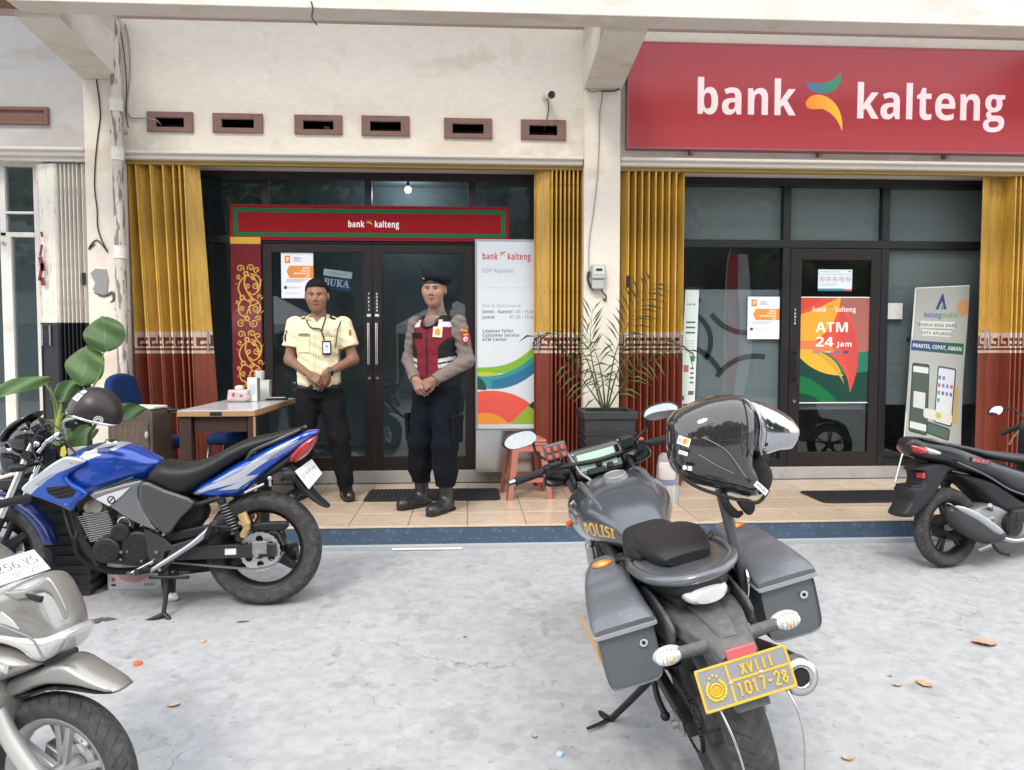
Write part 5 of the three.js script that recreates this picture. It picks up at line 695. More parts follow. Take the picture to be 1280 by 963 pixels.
mesh('down_tube', [tube([B3(96, 640, 0.04), B3(104, 672, 0.05), B3(122, 700, 0.05)], 0.02, 8), ...[[98, 655], [106, 672]].map(([x, y]) => cylZ(0.01, 0.03, ...B(x, y, 0.09), -0.07, 8))], M.darkMetal, t);
mesh('hose', tube([B3(78, 630, 0.07), B3(84, 655, 0.09), B3(92, 674, 0.08), B3(96, 664, 0.06)], 0.006, 6), M.cable, t);
mesh('exhaust', [tube([B3(104, 640, -0.02), B3(96, 690, -0.06), B3(130, 712, -0.12), B3(200, 712, -0.15)], 0.02, 10), rod(B3(200, 712, -0.15), B3(372, 690, -0.18), 0.045, 0.05, 20)], M.darkMetal, t);
mesh('centre_stand', [tube([B3(208, 712, 0.1), B3(207, 745, 0.14), B3(204, 768, 0.17)], [0.018, 0.014, 0.012], 8), tube([B3(205, 768, 0.17), B3(196, 772, 0.19), B3(180, 777, 0.19)], [0.014, 0.012, 0.006], 8), tube([B3(205, 768, 0.17), B3(211, 775, 0.19), B3(208, 784, 0.2)], [0.014, 0.012, 0.008], 8), tube([B3(216, 712, -0.1), B3(216, 735, -0.12), B3(214, 752, -0.12)], [0.018, 0.015, 0.018], 8), rod(B3(209, 728, 0.12), B3(216, 728, -0.12), 0.012), plate(BS([[198, 712], [220, 712], [218, 740], [203, 746]], 0.1), 0.012, 0.003).translate(0, 0, -0.09)], M.darkMetal, t);
mesh('headlight_cowl', inflate(BS([[14, 548], [24, 533], [40, 526], [58, 532], [62, 548], [52, 562], [38, 566], [20, 560]], 0), { w: 0.13, r: 0.09, h: 0.008, smooth: 3 }), M.gloss, t);
mesh('dial', [[34, 541], [50, 537]].flatMap(([x, y]) => [0.055, -0.055].map((z) => xf(lathe([[0, 0.03], [0.036, 0.03], [0.044, 0.02], [0.044, -0.02]], 24), ...B(x, y - 4, -z), z, 0, 0, 1.0))), M.gloss, t);
mesh('windscreen', inflate(BS([[6, 548], [22, 527], [52, 513], [44, 522], [26, 536], [12, 552]], 0), { w: 0.12, r: 0.03, h: 0.006, smooth: 3 }), P({ color: lin(0.01, 0.01, 0.012), roughness: 0.1, clearcoat: 1 }), t);
mesh('headlight', [inflate(BS([[0, 560], [14, 552], [36, 562], [40, 578], [30, 588], [12, 590], [2, 578]], 0), { w: 0.09, r: 0.07, h: 0.008, smooth: 3 })], M.gloss, t);
mesh('headlight_lens', ball(0.085, ...B(6, 574, 0), 0, 0.5, 0.95, 1), clearLens, t);
each('turn_signal', [-0.2, 0.2].map((z) => { const q = B(22, 585, -z); return merge([rod([q[0] - 0.03, q[1], 0], [q[0] - 0.01, q[1], z], 0.009), ball(0.03, q[0], q[1], z, 1.5, 0.7, 0.9)]); }), M.plastic, t);
const bar = [B3(96, 528, 0.36), B3(90, 531, 0.24), B3(74, 545, 0.12), B3(72, 550, 0), B3(74, 545, -0.12), B3(90, 531, -0.24), B3(96, 528, -0.36)];
mesh('handlebar', tube(bar, 0.011, 10, 40), M.chrome, t);
each('grip', [tube([bar[0], [bar[0][0] + 0.004, bar[0][1] - 0.005, bar[0][2] + 0.12]], 0.0165, 12), tube([bar[6], [bar[6][0] + 0.004, bar[6][1] - 0.005, bar[6][2] - 0.12]], 0.0165, 12)], M.rubber, t);
each('switch_box', [bx(0.05, 0.045, 0.05, bar[1][0], bar[1][1] + 0.005, -0.24, 0.01), bx(0.05, 0.045, 0.05, bar[5][0], bar[5][1] + 0.005, 0.24, 0.01)], M.plastic, t);
each('lever', [tube([B3(82, 540, 0.22), B3(80, 528, 0.28), B3(96, 522, 0.36), B3(104, 520, 0.4)], [0.006, 0.008, 0.007, 0.008], 8), tube([B3(82, 540, -0.22), B3(80, 528, -0.28), B3(96, 522, -0.36), B3(104, 520, -0.4)], [0.006, 0.008, 0.007, 0.008], 8)], M.alu, t);
mesh('bar_clamp', [ball(0.026, ...B3(73, 545, 0.1)), rod(B3(60, 552, 0.08), B3(70, 545, 0.08), 0.016), ball(0.018, ...B3(45, 555, 0.1)), rod(B3(48, 566, 0.09), B3(60, 550, 0.09), 0.012)], M.chrome, t);
each('brake_cable', [tube([B3(80, 540, 0.2), B3(58, 530, 0.16), B3(40, 560, 0.13), B3(60, 590, 0.1), B3(84, 610, 0.06)], 0.005, 6), tube([B3(80, 540, -0.2), B3(50, 525, -0.14), B3(36, 570, -0.1), B3(70, 600, -0.06)], 0.005, 6), tube([B3(76, 546, 0.05), B3(88, 560, 0.08), B3(100, 572, 0.1)], 0.006, 6)], M.cable, t);
mesh('key_tag', plate(BS([[76, 560], [81, 557], [83, 566], [80, 572], [75, 570]], 0.1), 0.004, 0.001).translate(0, 0, -0.1), P({ color: lin(0.55, 0.5, 0.05), roughness: 0.5 }), t);
}
{ // brown half helmet hung on the left grip
const C = onZ(119, 516, -3.9), t = thing('helmet', 'dark brown half helmet with silver edge hanging on the blue motorcycle handlebar', 'helmet', C), R = 0.122;
t.rotation.z = -0.3;
const dome = (r, th) => new THREE.SphereGeometry(r, 40, 20, 0, 6.2832, 0, th).scale(1.04, 1.04, 0.88);
mesh('shell', dome(R, 1.78), P({ color: lin(0.026, 0.021, 0.02), roughness: 0.36, specularIntensity: 0.7 }), t); mesh('lining', dome(R - 0.006, 1.72), M.rubber, t);
mesh('edge_trim', new THREE.TorusGeometry(R * 0.982, 0.0065, 8, 48).rotateX(Math.PI / 2).scale(1.04, 1, 0.88).translate(0, R * 1.04 * Math.cos(1.78), 0), M.chrome, t);
mesh('peak', inflate([[-0.12, 0], [-0.1, 0.06], [0, 0.085], [0.1, 0.06], [0.12, 0], [0, 0.02]], { w: 0.004, r: 0.01, h: 0.008, smooth: 3 }).applyMatrix4(new THREE.Matrix4().makeBasis(V3(0, 0, 1), V3(-1, -0.25, 0).normalize(), V3(0.24, -0.97, 0))).translate(-0.06, -0.02, 0), M.gloss, t);
mesh('strap', tube([[0.06, -0.02, 0.09], [0.03, -0.09, 0.07], [0.02, -0.15, 0.02]], 0.008, 6), M.cable, t);
const dk = canvasTex(128, 256, (x, W, H2) => { x.fillStyle = '#2c2827'; x.fillRect(0, 0, W, H2); x.fillStyle = '#e3e3e3'; x.fillRect(18, 10, 90, 44); x.fillRect(8, 66, 110, 74); text(x, 'RPM', 14, 124, 50, '#2a2a2c', { w: 98 }); x.fillRect(60, 150, 50, 60); });
const g = new THREE.SphereGeometry(R + 0.0012, 16, 16, Math.PI * 0.18, 0.55, 0.62, 1.05).scale(1.04, 1.04, 0.88); mesh('sticker', g, printM(dk, 0.4), t);
mesh('badge', xf(new THREE.CircleGeometry(0.022, 24), 0.062, -0.012, 0.0935, 0.1, 0.5, 0), printM(canvasTex(64, 64, (x) => { x.fillStyle = '#cfd2cc'; x.fillRect(0, 0, 64, 64); x.strokeStyle = '#4a5a48'; x.lineWidth = 6; x.beginPath(); x.arc(32, 32, 22, 0, 7); x.stroke(); x.fillStyle = '#4a5a48'; x.fillRect(22, 24, 20, 18); }), 0.4), t);
}

const policeBike = thing('police_motorcycle', 'grey police motorcycle with side boxes leaning on its stand, seen from behind', 'motorcycle', [0.9, gy(-2.45), -2.45]);
policeBike.rotation.order = 'YZX'; policeBike.rotation.set(-0.25, Math.PI / 2 + 0.065, 0.05);
policeBike.updateMatrixWorld(true);
const atPolice = (x, y, z) => policeBike.localToWorld(V3(x, y, z));
{
const t = policeBike;
const greyTex = dataTex(256, 256, (u, v, c) => { const f = fbm(N1, u, v, 4, 6), d = sstep(0.5, 0.68, fbm(N2, u, v, 6, 6)), s = sstep(0.8, 0.9, fbm(N3, u, v, 120, 1)); const k = 0.36 + 0.05 * (f - 0.5) + 0.05 * d + 0.05 * s; c[0] = k * 0.97; c[1] = k; c[2] = k * 1.04; });
const grey = P({ map: rep(greyTex, 1.5), roughness: 0.3, metalness: 0.3, clearcoat: 0.8, clearcoatRoughness: 0.15 }), boxM = P({ map: rep(greyTex, 1), color: lin(0.95, 0.97, 1), roughness: 0.42, metalness: 0.1, clearcoat: 0.5, clearcoatRoughness: 0.3, bumpMap: rep(grain, 3), bumpScale: 0.0005 });
const dusty = S({ map: rep(dataTex(256, 256, (u, v, c) => { const f = fbm(N1, u, v, 5, 6), d = sstep(0.45, 0.7, fbm(N2, u, v, 7, 6)); const k = 0.33 + 0.06 * (f - 0.5) + 0.045 * d; c[0] = k * 1.01; c[1] = k; c[2] = k * 0.99; }), 3), roughness: 0.7, bumpMap: rep(grain, 4), bumpScale: 0.0006 });
const rw = wheel(t, 0, 0.31, { R: 0.312, tw: 0.14, rr: 0.216, n: 5, hubR: 0.06, hubW: 0.14, phase: 0.2, rimM: dusty });
mesh('sprocket', [plate(circ(0, 0, 0.098, 40).map(([x, y], i) => (i % 2 ? [x, y] : [x * 1.045, y * 1.045])), 0.007, 0.001, [circ(0, 0, 0.05, 24)]).translate(0, 0, -0.1)], M.steel, rw);
mesh('brake_disc', discGeo(0.11, 0.06, 0.005, 0.09), M.steel, rw);
const fw = wheel(t, 1.33, 0.3, { R: 0.3, tw: 0.11, rr: 0.216, n: 5, hubR: 0.05, phase: 0.5 }); mesh('brake_disc', discGeo(0.14, 0.09, 0.005, 0.075), M.steel, fw);
each('swing_arm', [-0.115, 0.115].map((z) => plate([[-0.06, 0.285], [-0.06, 0.335], [0.2, 0.37], [0.5, 0.43], [0.52, 0.35], [0.2, 0.31]], 0.035, 0.008).translate(0, 0, z)), M.darkMetal, t);
mesh('axle_plate', [-0.14, 0.14].map((z) => bx(0.075, 0.055, 0.012, -0.01, 0.31, z, 0.004)).concat([rod([-0.005, 0.31, -0.165], [-0.005, 0.31, 0.165], 0.014)]), M.castAlu, t);
const ch = []; for (let i = 0; i <= 12; i++) { const a = Math.PI / 2 + i / 12 * Math.PI; ch.push([0.105 * Math.cos(a), 0.31 + 0.105 * Math.sin(a), -0.1]); }
mesh('chain', chainGeo([[0.5, 0.43, -0.1], [0.25, 0.42, -0.1], ...ch, [0.25, 0.27, -0.1], [0.5, 0.34, -0.1]]), P({ color: lin(0.05, 0.045, 0.04), roughness: 0.5, metalness: 0.7 }), t);
mesh('chain_guard', plate([[0.1, 0.44], [0.5, 0.47], [0.5, 0.5], [0.05, 0.47]], 0.06, 0.008).translate(0, 0, -0.1), M.plastic, t);
mesh('tyre_hugger', (() => { const pts = []; for (let i = 0; i <= 16; i++) { const a = lerp(0.5, 1.9, i / 16); pts.push([0.35 * Math.cos(a), 0.35 * Math.sin(a)]); } for (let i = 16; i >= 0; i--) { const a = lerp(0.5, 1.9, i / 16); pts.push([0.335 * Math.cos(a), 0.335 * Math.sin(a)]); } return plate(pts, 0.15, 0.004).translate(0, 0.31, 0); })(), dusty, t);
mesh('engine', [loft([[0.42, 0.36, 0.08, 0.1, 0.12, 4], [0.5, 0.38, 0.13, 0.14, 0.16, 4], [0.75, 0.4, 0.14, 0.16, 0.18, 4], [0.95, 0.42, 0.1, 0.1, 0.14, 4]]), fins([0.72, 0.56, 0.98, 0.52], [0.7, 0.68, 0.92, 0.66], 7, 0.12, 0), cylZ(0.085, 0.4, 0.58, 0.36, 0), cylZ(0.07, 0.38, 0.8, 0.4, 0)], M.darkMetal, t);
mesh('frame', [tube([[1.1, 0.88, 0], [0.9, 0.78, 0.1], [0.5, 0.66, 0.13], [0.46, 0.4, 0.13]], 0.026, 10), tube([[1.1, 0.88, 0], [0.9, 0.78, -0.1], [0.5, 0.66, -0.13], [0.46, 0.4, -0.13]], 0.026, 10), tube([[0.5, 0.66, 0.1], [0.2, 0.72, 0.1], [-0.12, 0.76, 0.07]], 0.018, 8), tube([[0.5, 0.66, -0.1], [0.2, 0.72, -0.1], [-0.12, 0.76, -0.07]], 0.018, 8)], M.darkMetal, t);
mesh('shock_absorber', [spring([0.36, 0.42, 0], [0.42, 0.64, 0], 0.034, 0.007, 6), rod([0.36, 0.4, 0], [0.42, 0.66, 0], 0.016)], M.darkMetal, t);
mesh('horn', rod([0.62, 0.62, -0.2], [0.56, 0.62, -0.19], 0.045, 0.035, 24), M.castAlu, t);
const ex = part('exhaust', t);
mesh('muffler', loft([[0.36, 0.32, 0.03, 0.03, 0.03, 2, 0.17], [0.25, 0.36, 0.055, 0.055, 0.05, 2.3, 0.18], [0.0, 0.42, 0.062, 0.062, 0.055, 2.4, 0.2], [-0.2, 0.47, 0.058, 0.058, 0.052, 2.3, 0.21]]), P({ color: lin(0.05, 0.05, 0.052), roughness: 0.4, metalness: 0.6 }), ex);
mesh('end_cap', [xf(lathe([[0.026, 0.02], [0.034, 0.03], [0.056, 0.018], [0.06, -0.02]], 28), -0.2, 0.47, 0.21, 0, 0, 1.35)], P({ color: lin(0.6, 0.59, 0.57), roughness: 0.25, metalness: 0.9 }), ex);
mesh('outlet', [xf(new THREE.CylinderGeometry(0.024, 0.024, 0.04, 20), -0.205, 0.471, 0.21, 0, 0, 1.35)], M.dark, ex);
mesh('pipe', tube([[0.95, 0.5, 0.05], [1.02, 0.36, 0.08], [0.8, 0.26, 0.14], [0.5, 0.28, 0.17], [0.33, 0.32, 0.17]], 0.022, 10), M.steel, ex);
mesh('mudguard', loft([[0.2, 0.66, 0.03, 0.06, 0.11, 3], [0.05, 0.685, 0.03, 0.07, 0.118, 3.5], [-0.1, 0.69, 0.028, 0.06, 0.112, 3.5], [-0.22, 0.69, 0.025, 0.06, 0.085, 3.5], [-0.31, 0.685, 0.022, 0.06, 0.062, 3.5], [-0.35, 0.668, 0.015, 0.045, 0.055, 3.5]]), dusty, t);
mesh('mudguard_ridge', loft([[0.12, 0.72, 0.012, 0.02, 0.05, 3], [-0.05, 0.725, 0.014, 0.02, 0.048, 3], [-0.24, 0.715, 0.012, 0.02, 0.034, 3], [-0.3, 0.705, 0.006, 0.01, 0.03, 3]]), dusty, t);
each('mudguard_side', [-1, 1].map((s) => inflate([[0.12, 0.74], [-0.12, 0.735], [-0.17, 0.7], [-0.1, 0.62], [0.14, 0.62]], { w: 0.008, r: 0.012, h: 0.008, smooth: 2 }).translate(0, 0, s * 0.125)), dusty, t);
mesh('plate_hanger', [bx(0.03, 0.16, 0.1, -0.345, 0.6, 0, 0.006, [0, 0, -0.22]), plate([[-0.05, 0.62], [-0.33, 0.64], [-0.34, 0.56], [-0.2, 0.54]], 0.09, 0.008)], dusty, t);
mesh('reflector', bx(0.012, 0.034, 0.085, -0.362, 0.69, 0.0, 0.004, [0, 0, -0.2]), P({ color: lin(0.5, 0.09, 0.1), roughness: 0.35, clearcoat: 0.6 }), t);
for (const s of [-1, 1]) { const g = part('turn_signal', t); mesh('stalk', [rod([-0.27, 0.685, s * 0.05], [-0.27, 0.69, s * 0.16], 0.02, 0.017)], dusty, g); mesh('housing', ball(0.034, -0.262, 0.69, s * 0.18, 0.7, 0.78, 1.35), S({ color: lin(0.4, 0.39, 0.37), roughness: 0.6 }), g); mesh('lens', ball(0.031, -0.276, 0.69, s * 0.182, 0.76, 0.75, 1.3), clearLens, g); mesh('lens_rib', [-2, -1, 0, 1, 2].map((i) => new THREE.TorusGeometry(Math.sqrt(1 - (i / 3.4) ** 2) * 0.0236, 0.0011, 5, 24).rotateX(Math.PI / 2 * 0).scale(0.98, 1, 1).translate(-0.276, 0.69, s * 0.182 + i * 0.0112)), S({ color: lin(0.25, 0.25, 0.25), roughness: 0.5 }), g); mesh('bulb', ball(0.008, -0.296, 0.69, s * 0.182), P({ color: lin(0.7, 0.35, 0.1), roughness: 0.3 }), g); }
{ const pl = part('number_plate', t); pl.position.set(-0.385, 0.625, -0.01); pl.rotation.set(0, -Math.PI / 2, 0); pl.rotation.order = 'YXZ'; pl.rotation.x = -0.28;
const yel = P({ color: lin(0.62, 0.4, 0.03), roughness: 0.45 });
mesh('face', sheet(0.268, 0.116, 0.003), printM(canvasTex(536, 232, (x, W, H) => { x.fillStyle = '#85868a'; x.fillRect(0, 0, W, H); const R = rng(4); for (let i = 0; i < 500; i++) { x.fillStyle = `rgba(60,60,60,${R() * 0.08})`; x.fillRect(R() * W, R() * H, R() * 30, 2); } }), 0.55), pl);
const fr = plate(rrect(-0.134, -0.058, 0.134, 0.058, 0.008), 0.006, 0.0015, [rrect(-0.127, -0.051, 0.127, 0.051, 0.005)]);
mesh('frame', [fr, bx(0.006, 0.1, 0.005, -0.045, 0, 0.001), bx(0.168, 0.006, 0.005, 0.042, 0.006, 0.001)], yel, pl);
mesh('screw', [[-0.045, 0.0], [0.045, 0.006]].map(([x, y]) => ball(0.006, x, y, 0.003, 1, 1, 0.5, 10)), M.chrome, pl);
plateText(pl, yel);
}
each('wire', [tube([[-0.33, 0.6, -0.1], [-0.42, 0.45, -0.085], [-0.4, 0.2, -0.08], [-0.32, 0.05, -0.08]], 0.0035, 6), tube([[-0.34, 0.62, 0.09], [-0.43, 0.5, 0.1], [-0.4, 0.3, 0.09], [-0.3, 0.1, 0.09]], 0.003, 6)], M.steel, t);
mesh('tail_cowl', loft([[0.34, 0.75, 0.03, 0.05, 0.1, 2.6], [0.15, 0.785, 0.035, 0.06, 0.135, 2.6], [0.0, 0.8, 0.035, 0.06, 0.125, 2.6], [-0.12, 0.81, 0.03, 0.05, 0.09, 2.6], [-0.17, 0.815, 0.016, 0.03, 0.05, 2.4]]), M.plastic, t);
mesh('tail_top', loft([[0.26, 0.81, 0.01, 0.02, 0.12, 3], [0.1, 0.822, 0.012, 0.02, 0.148, 3], [-0.04, 0.832, 0.012, 0.018, 0.138, 2.8], [-0.12, 0.838, 0.01, 0.014, 0.09, 2.5], [-0.155, 0.84, 0.006, 0.008, 0.04, 2.2]]), grey, t);
mesh('grab_rail', tube([[0.2, 0.81, -0.14], [0.05, 0.83, -0.158], [-0.08, 0.838, -0.13], [-0.15, 0.84, -0.06], [-0.162, 0.841, 0], [-0.15, 0.84, 0.06], [-0.08, 0.838, 0.13], [0.05, 0.83, 0.158], [0.2, 0.81, 0.14]], [0.012, 0.015, 0.017, 0.018, 0.018, 0.017, 0.015, 0.012], 12, 50), grey, t);
mesh('tail_light', loft([[-0.08, 0.79, 0.02, 0.026, 0.075, 2.6], [-0.16, 0.79, 0.022, 0.03, 0.068, 2.6], [-0.195, 0.792, 0.016, 0.022, 0.045, 2.3]]), clearLens, t);
mesh('tail_light_grille', [0, 1, 2, 3, 4].map((i) => bx(0.004, 0.036, 0.006, -0.19 + Math.abs(i - 2) * 0.008, 0.788, (i - 2) * 0.024, 0.001)), S({ color: lin(0.35, 0.34, 0.33), roughness: 0.5 }), t);
mesh('seat', [loft([[0.52, 0.79, 0.025, 0.06, 0.06, 2.4], [0.45, 0.805, 0.03, 0.07, 0.09, 2.6], [0.32, 0.805, 0.03, 0.07, 0.125, 2.8], [0.2, 0.82, 0.04, 0.07, 0.14, 3], [0.1, 0.835, 0.03, 0.06, 0.12, 2.8]]), loft([[0.3, 0.83, 0.01, 0.03, 0.05, 2.4], [0.25, 0.85, 0.03, 0.045, 0.095, 2.8], [0.15, 0.866, 0.034, 0.045, 0.115, 3.2], [0.05, 0.872, 0.032, 0.045, 0.106, 3.2], [-0.015, 0.872, 0.024, 0.04, 0.088, 3], [-0.045, 0.868, 0.008, 0.025, 0.07, 2.6]])], seatM, t);
const tankTex = canvasTex(1024, 1024, (x, W, H) => { x.fillStyle = '#444a52'; x.fillRect(0, 0, W, H); const R = rng(2); for (let i = 0; i < 700; i++) { x.fillStyle = `rgba(${R() > 0.5 ? '150,156,164' : '60,64,70'},${0.05 * R()})`; x.beginPath(); x.arc(R() * W, R() * H, 4 + R() * 40, 0, 7); x.fill(); }
x.save(); x.translate(0.28 * W, H * (1 - 0.502)); x.rotate(Math.PI); x.transform(1, -0.12, 0, 1, 0, 0); text(x, 'POLISI', -W * 0.145, 34, 90, '#e8b016', { w: W * 0.29 }); x.restore();
x.fillStyle = '#e8b016'; x.fillRect(W * 0.1, H * 0.985, W * 0.6, 3); });
tankTex.flipY = true;
mesh('fuel_tank', loft([[0.42, 0.77, 0.035, 0.06, 0.075, 2.3], [0.5, 0.79, 0.07, 0.08, 0.105, 2.4], [0.6, 0.8, 0.1, 0.1, 0.15, 2.5], [0.72, 0.8, 0.13, 0.11, 0.195, 2.5], [0.86, 0.79, 0.14, 0.15, 0.198, 2.4], [0.96, 0.78, 0.13, 0.17, 0.204, 2.4], [1.04, 0.78, 0.1, 0.15, 0.18, 2.3], [1.08, 0.81, 0.04, 0.06, 0.13, 2.2]], { n: 64, k: 6 }), P({ map: tankTex, roughness: 0.28, metalness: 0.35, clearcoat: 0.9, clearcoatRoughness: 0.12 }), t);
each('tank_ridge', [-1, 1].map((s) => tube([[0.52, 0.815, s * 0.09], [0.62, 0.872, s * 0.115], [0.76, 0.91, s * 0.13], [0.9, 0.915, s * 0.13], [1.0, 0.885, s * 0.11]], [0.006, 0.012, 0.014, 0.012, 0.006], 8)), grey, t);
mesh('fuel_cap', [xf(new THREE.CylinderGeometry(0.05, 0.055, 0.02, 28), 0.78, 0.937, 0, 0, 0, 0.08), xf(new THREE.TorusGeometry(0.042, 0.006, 8, 28).rotateX(Math.PI / 2), 0.78, 0.948, 0, 0, 0, 0.08)], M.castAlu, t);
mesh('warning_label', xf(bx(0.035, 0.002, 0.06, 0.66, 0.907, -0.005), 0, 0, 0), M.white, t);
each('side_cover', [-1, 1].map((s) => inflate([[0.46, 0.74], [0.26, 0.76], [0.16, 0.73], [0.3, 0.62], [0.46, 0.6]], { w: 0.02, r: 0.03, h: 0.008, smooth: 3 }).translate(0, 0, s * 0.12)), M.plastic, t);
mesh('amber_reflector', rod([0.985, 0.73, -0.2], [0.98, 0.73, -0.22], 0.014), P({ color: lin(0.6, 0.12, 0.02), roughness: 0.3 }), t);
each('fork', [-0.1, 0.1].map((z) => merge([rod([1.12, 0.93, z], [1.24, 0.52, z], 0.021), rod([1.24, 0.52, z], [1.335, 0.29, z], 0.028)])), M.steel, t);
mesh('front_fender', (() => { const pts = []; for (let i = 0; i <= 16; i++) { const a = lerp(0.4, 2.6, i / 16); pts.push([0.345 * Math.cos(a), 0.345 * Math.sin(a)]); } for (let i = 16; i >= 0; i--) { const a = lerp(0.4, 2.6, i / 16); pts.push([0.3 * Math.cos(a), 0.3 * Math.sin(a)]); } return inflate(pts, { w: 0.075, r: 0.04, h: 0.01, smooth: 0 }).translate(1.33, 0.3, 0); })(), grey, t);
mesh('headlight', [loft([[1.14, 0.84, 0.08, 0.08, 0.09, 2.4], [1.24, 0.83, 0.09, 0.1, 0.11, 2.4], [1.33, 0.81, 0.07, 0.09, 0.09, 2.4], [1.36, 0.8, 0.04, 0.05, 0.05, 2.2]])], M.gloss, t);
{ const d = part('dashboard', t), g = (n, geo, m) => mesh(n, geo, m, d); d.position.set(1.1, 0.935, 0); d.rotation.z = -0.4;
g('housing', [bx(0.06, 0.15, 0.26, 0.012, 0.01, 0, 0.03), bx(0.03, 0.14, 0.2, 0.03, 0.01, 0, 0.014)], M.gloss); g('screen', bx(0.006, 0.08, 0.18, -0.02, 0.012, 0, 0.003), P({ color: lin(0.33, 0.48, 0.36), roughness: 0.12, clearcoat: 1 })); g('bezel', [bx(0.02, 0.03, 0.08, -0.025, -0.038, -0.02, 0.006), bx(0.02, 0.03, 0.03, -0.025, -0.03, 0.05, 0.008), ball(0.015, -0.03, -0.012, 0)], M.plastic); }
each('cowl', [-1, 1].map((s) => inflate([[1.0, 0.9], [1.16, 0.96], [1.24, 0.9], [1.14, 0.82], [1.02, 0.84]], { w: 0.012, r: 0.02, h: 0.008, smooth: 3 }).translate(0, 0, s * 0.14)), M.plastic, t);
const bar = [[0.93, 0.995, -0.4], [0.99, 0.99, -0.24], [1.05, 0.965, -0.1], [1.06, 0.955, 0], [1.06, 0.96, 0.1], [1.04, 0.98, 0.2], [1.0, 0.98, 0.33]];
mesh('handlebar', tube(bar, 0.0115, 10, 40), M.darkMetal, t);
each('grip', [tube([bar[0], [0.965, 0.993, -0.28]], [0.019, 0.0175], 14), tube([[1.02, 0.98, 0.24], bar[6]], [0.0175, 0.019], 14)], M.rubber, t);
each('bar_end', [rod([0.928, 0.995, -0.405], [0.918, 0.996, -0.43], 0.015, 0.012), rod([1.0, 0.98, 0.33], [0.992, 0.98, 0.356], 0.015, 0.012)], M.steel, t);
each('switch_box', [bx(0.05, 0.05, 0.055, 0.985, 0.99, -0.235, 0.012), bx(0.05, 0.05, 0.05, 1.035, 0.98, 0.2, 0.012), bx(0.05, 0.05, 0.06, 1.04, 1.01, 0.14, 0.01), cylZ(0.014, 0.05, 0.97, 1.01, -0.21, 12)], M.plastic, t);
mesh('kill_switch', ball(0.012, 1.0, 1.012, 0.2, 1, 0.7, 1), P({ color: lin(0.5, 0.06, 0.05), roughness: 0.4 }), t);
each('lever', [tube([[1.0, 0.985, -0.2], [1.05, 0.98, -0.27], [1.02, 0.985, -0.38]], [0.008, 0.007, 0.008], 8), tube([[1.06, 0.975, 0.17], [1.1, 0.965, 0.24], [1.06, 0.965, 0.34]], [0.008, 0.007, 0.008], 8)], M.alu, t);
each('hand_guard', [inflate([[0.0, 0.03], [0.05, 0.05], [0.12, 0.03], [0.13, -0.01], [0.05, -0.04], [0.0, -0.02]], { w: 0.008, r: 0.012, h: 0.006, smooth: 3 }).rotateY(1.9).translate(1.06, 0.93, -0.15), inflate([[0.0, 0.03], [0.05, 0.05], [0.12, 0.03], [0.13, -0.01], [0.05, -0.04], [0.0, -0.02]], { w: 0.008, r: 0.012, h: 0.006, smooth: 3 }).rotateY(-1.9).translate(1.09, 0.93, 0.12)], M.gloss, t);
each('cable', [tube([[0.99, 1.0, -0.2], [1.06, 1.03, -0.14], [1.02, 0.93, -0.1], [0.92, 0.9, -0.08], [0.86, 0.85, -0.2]], 0.006, 8), tube([[1.05, 0.99, 0.18], [1.14, 1.0, 0.12], [1.16, 0.93, 0.04], [1.1, 0.85, 0]], 0.006, 8)], M.cableGrey, t);
const mirror = (p0, c, s, face) => { const g = part('mirror', t); mesh('stem', tube([p0, [(p0[0] + c[0]) / 2 + 0.02, (p0[1] + c[1]) / 2 - 0.01, (p0[2] + c[2]) / 2], [c[0] + 0.02, c[1] - 0.015, c[2] - s * 0.06]], 0.006, 8), M.plastic, g); const o = [[-0.085, 0.0], [-0.06, 0.034], [0.0, 0.042], [0.06, 0.03], [0.085, 0.0], [0.06, -0.03], [0, -0.036], [-0.06, -0.026]]; const q = new THREE.Matrix4().compose(V3(...c), new THREE.Quaternion().setFromEuler(new THREE.Euler(0, -Math.PI / 2 + face, 0.08 * s)), V3(1, 1, 1)); mesh('housing', inflate(o.map(([x, y]) => [x * s, y]), { w: 0.014, r: 0.03, h: 0.005, smooth: 3 }).applyMatrix4(q), M.plastic, g); mesh('glass', plate(spline2(o.map(([x, y]) => [x * s * 0.9, y * 0.86]), 3), 0.003).translate(0, 0, 0.0145).applyMatrix4(q), P({ color: lin(0.9, 0.92, 0.94), metalness: 1, roughness: 0.02 }), g); };
mirror([0.99, 1.01, -0.21], [0.985, 1.155, -0.335], -1, 0.25); mirror([1.04, 1.0, 0.17], [1.0, 1.11, 0.315], 1, -0.3);
{ const g = part('switch_panel', t); mesh('case', bx(0.035, 0.07, 0.1, 1.0, 1.062, -0.19, 0.006), P({ color: lin(0.1, 0.1, 0.11), roughness: 0.5 }), g); for (let r = 0; r < 2; r++) for (let c = 0; c < 3; c++) if (r || c !== 3) mesh('button', xf(new THREE.CylinderGeometry(0.0095, 0.0105, 0.012, 14), 0.978, 1.078 - r * 0.032, -0.222 + c * 0.032, 0, 0, Math.PI / 2), P({ color: lin(0.62, 0.1, 0.07), roughness: 0.4 }), g); mesh('bracket', rod([1.0, 1.03, -0.19], [1.03, 0.98, -0.17], 0.008), M.darkMetal, g); }
each('foot_peg', [rod([0.42, 0.36, -0.16], [0.42, 0.355, -0.28], 0.016), rod([0.42, 0.36, 0.16], [0.42, 0.355, 0.28], 0.016), plate([[0.3, 0.36], [0.46, 0.34], [0.52, 0.46], [0.3, 0.56]], 0.012, 0.003).translate(0, 0, -0.145), plate([[0.3, 0.36], [0.46, 0.34], [0.52, 0.46], [0.3, 0.56]], 0.012, 0.003).translate(0, 0, 0.145)], M.darkMetal, t);
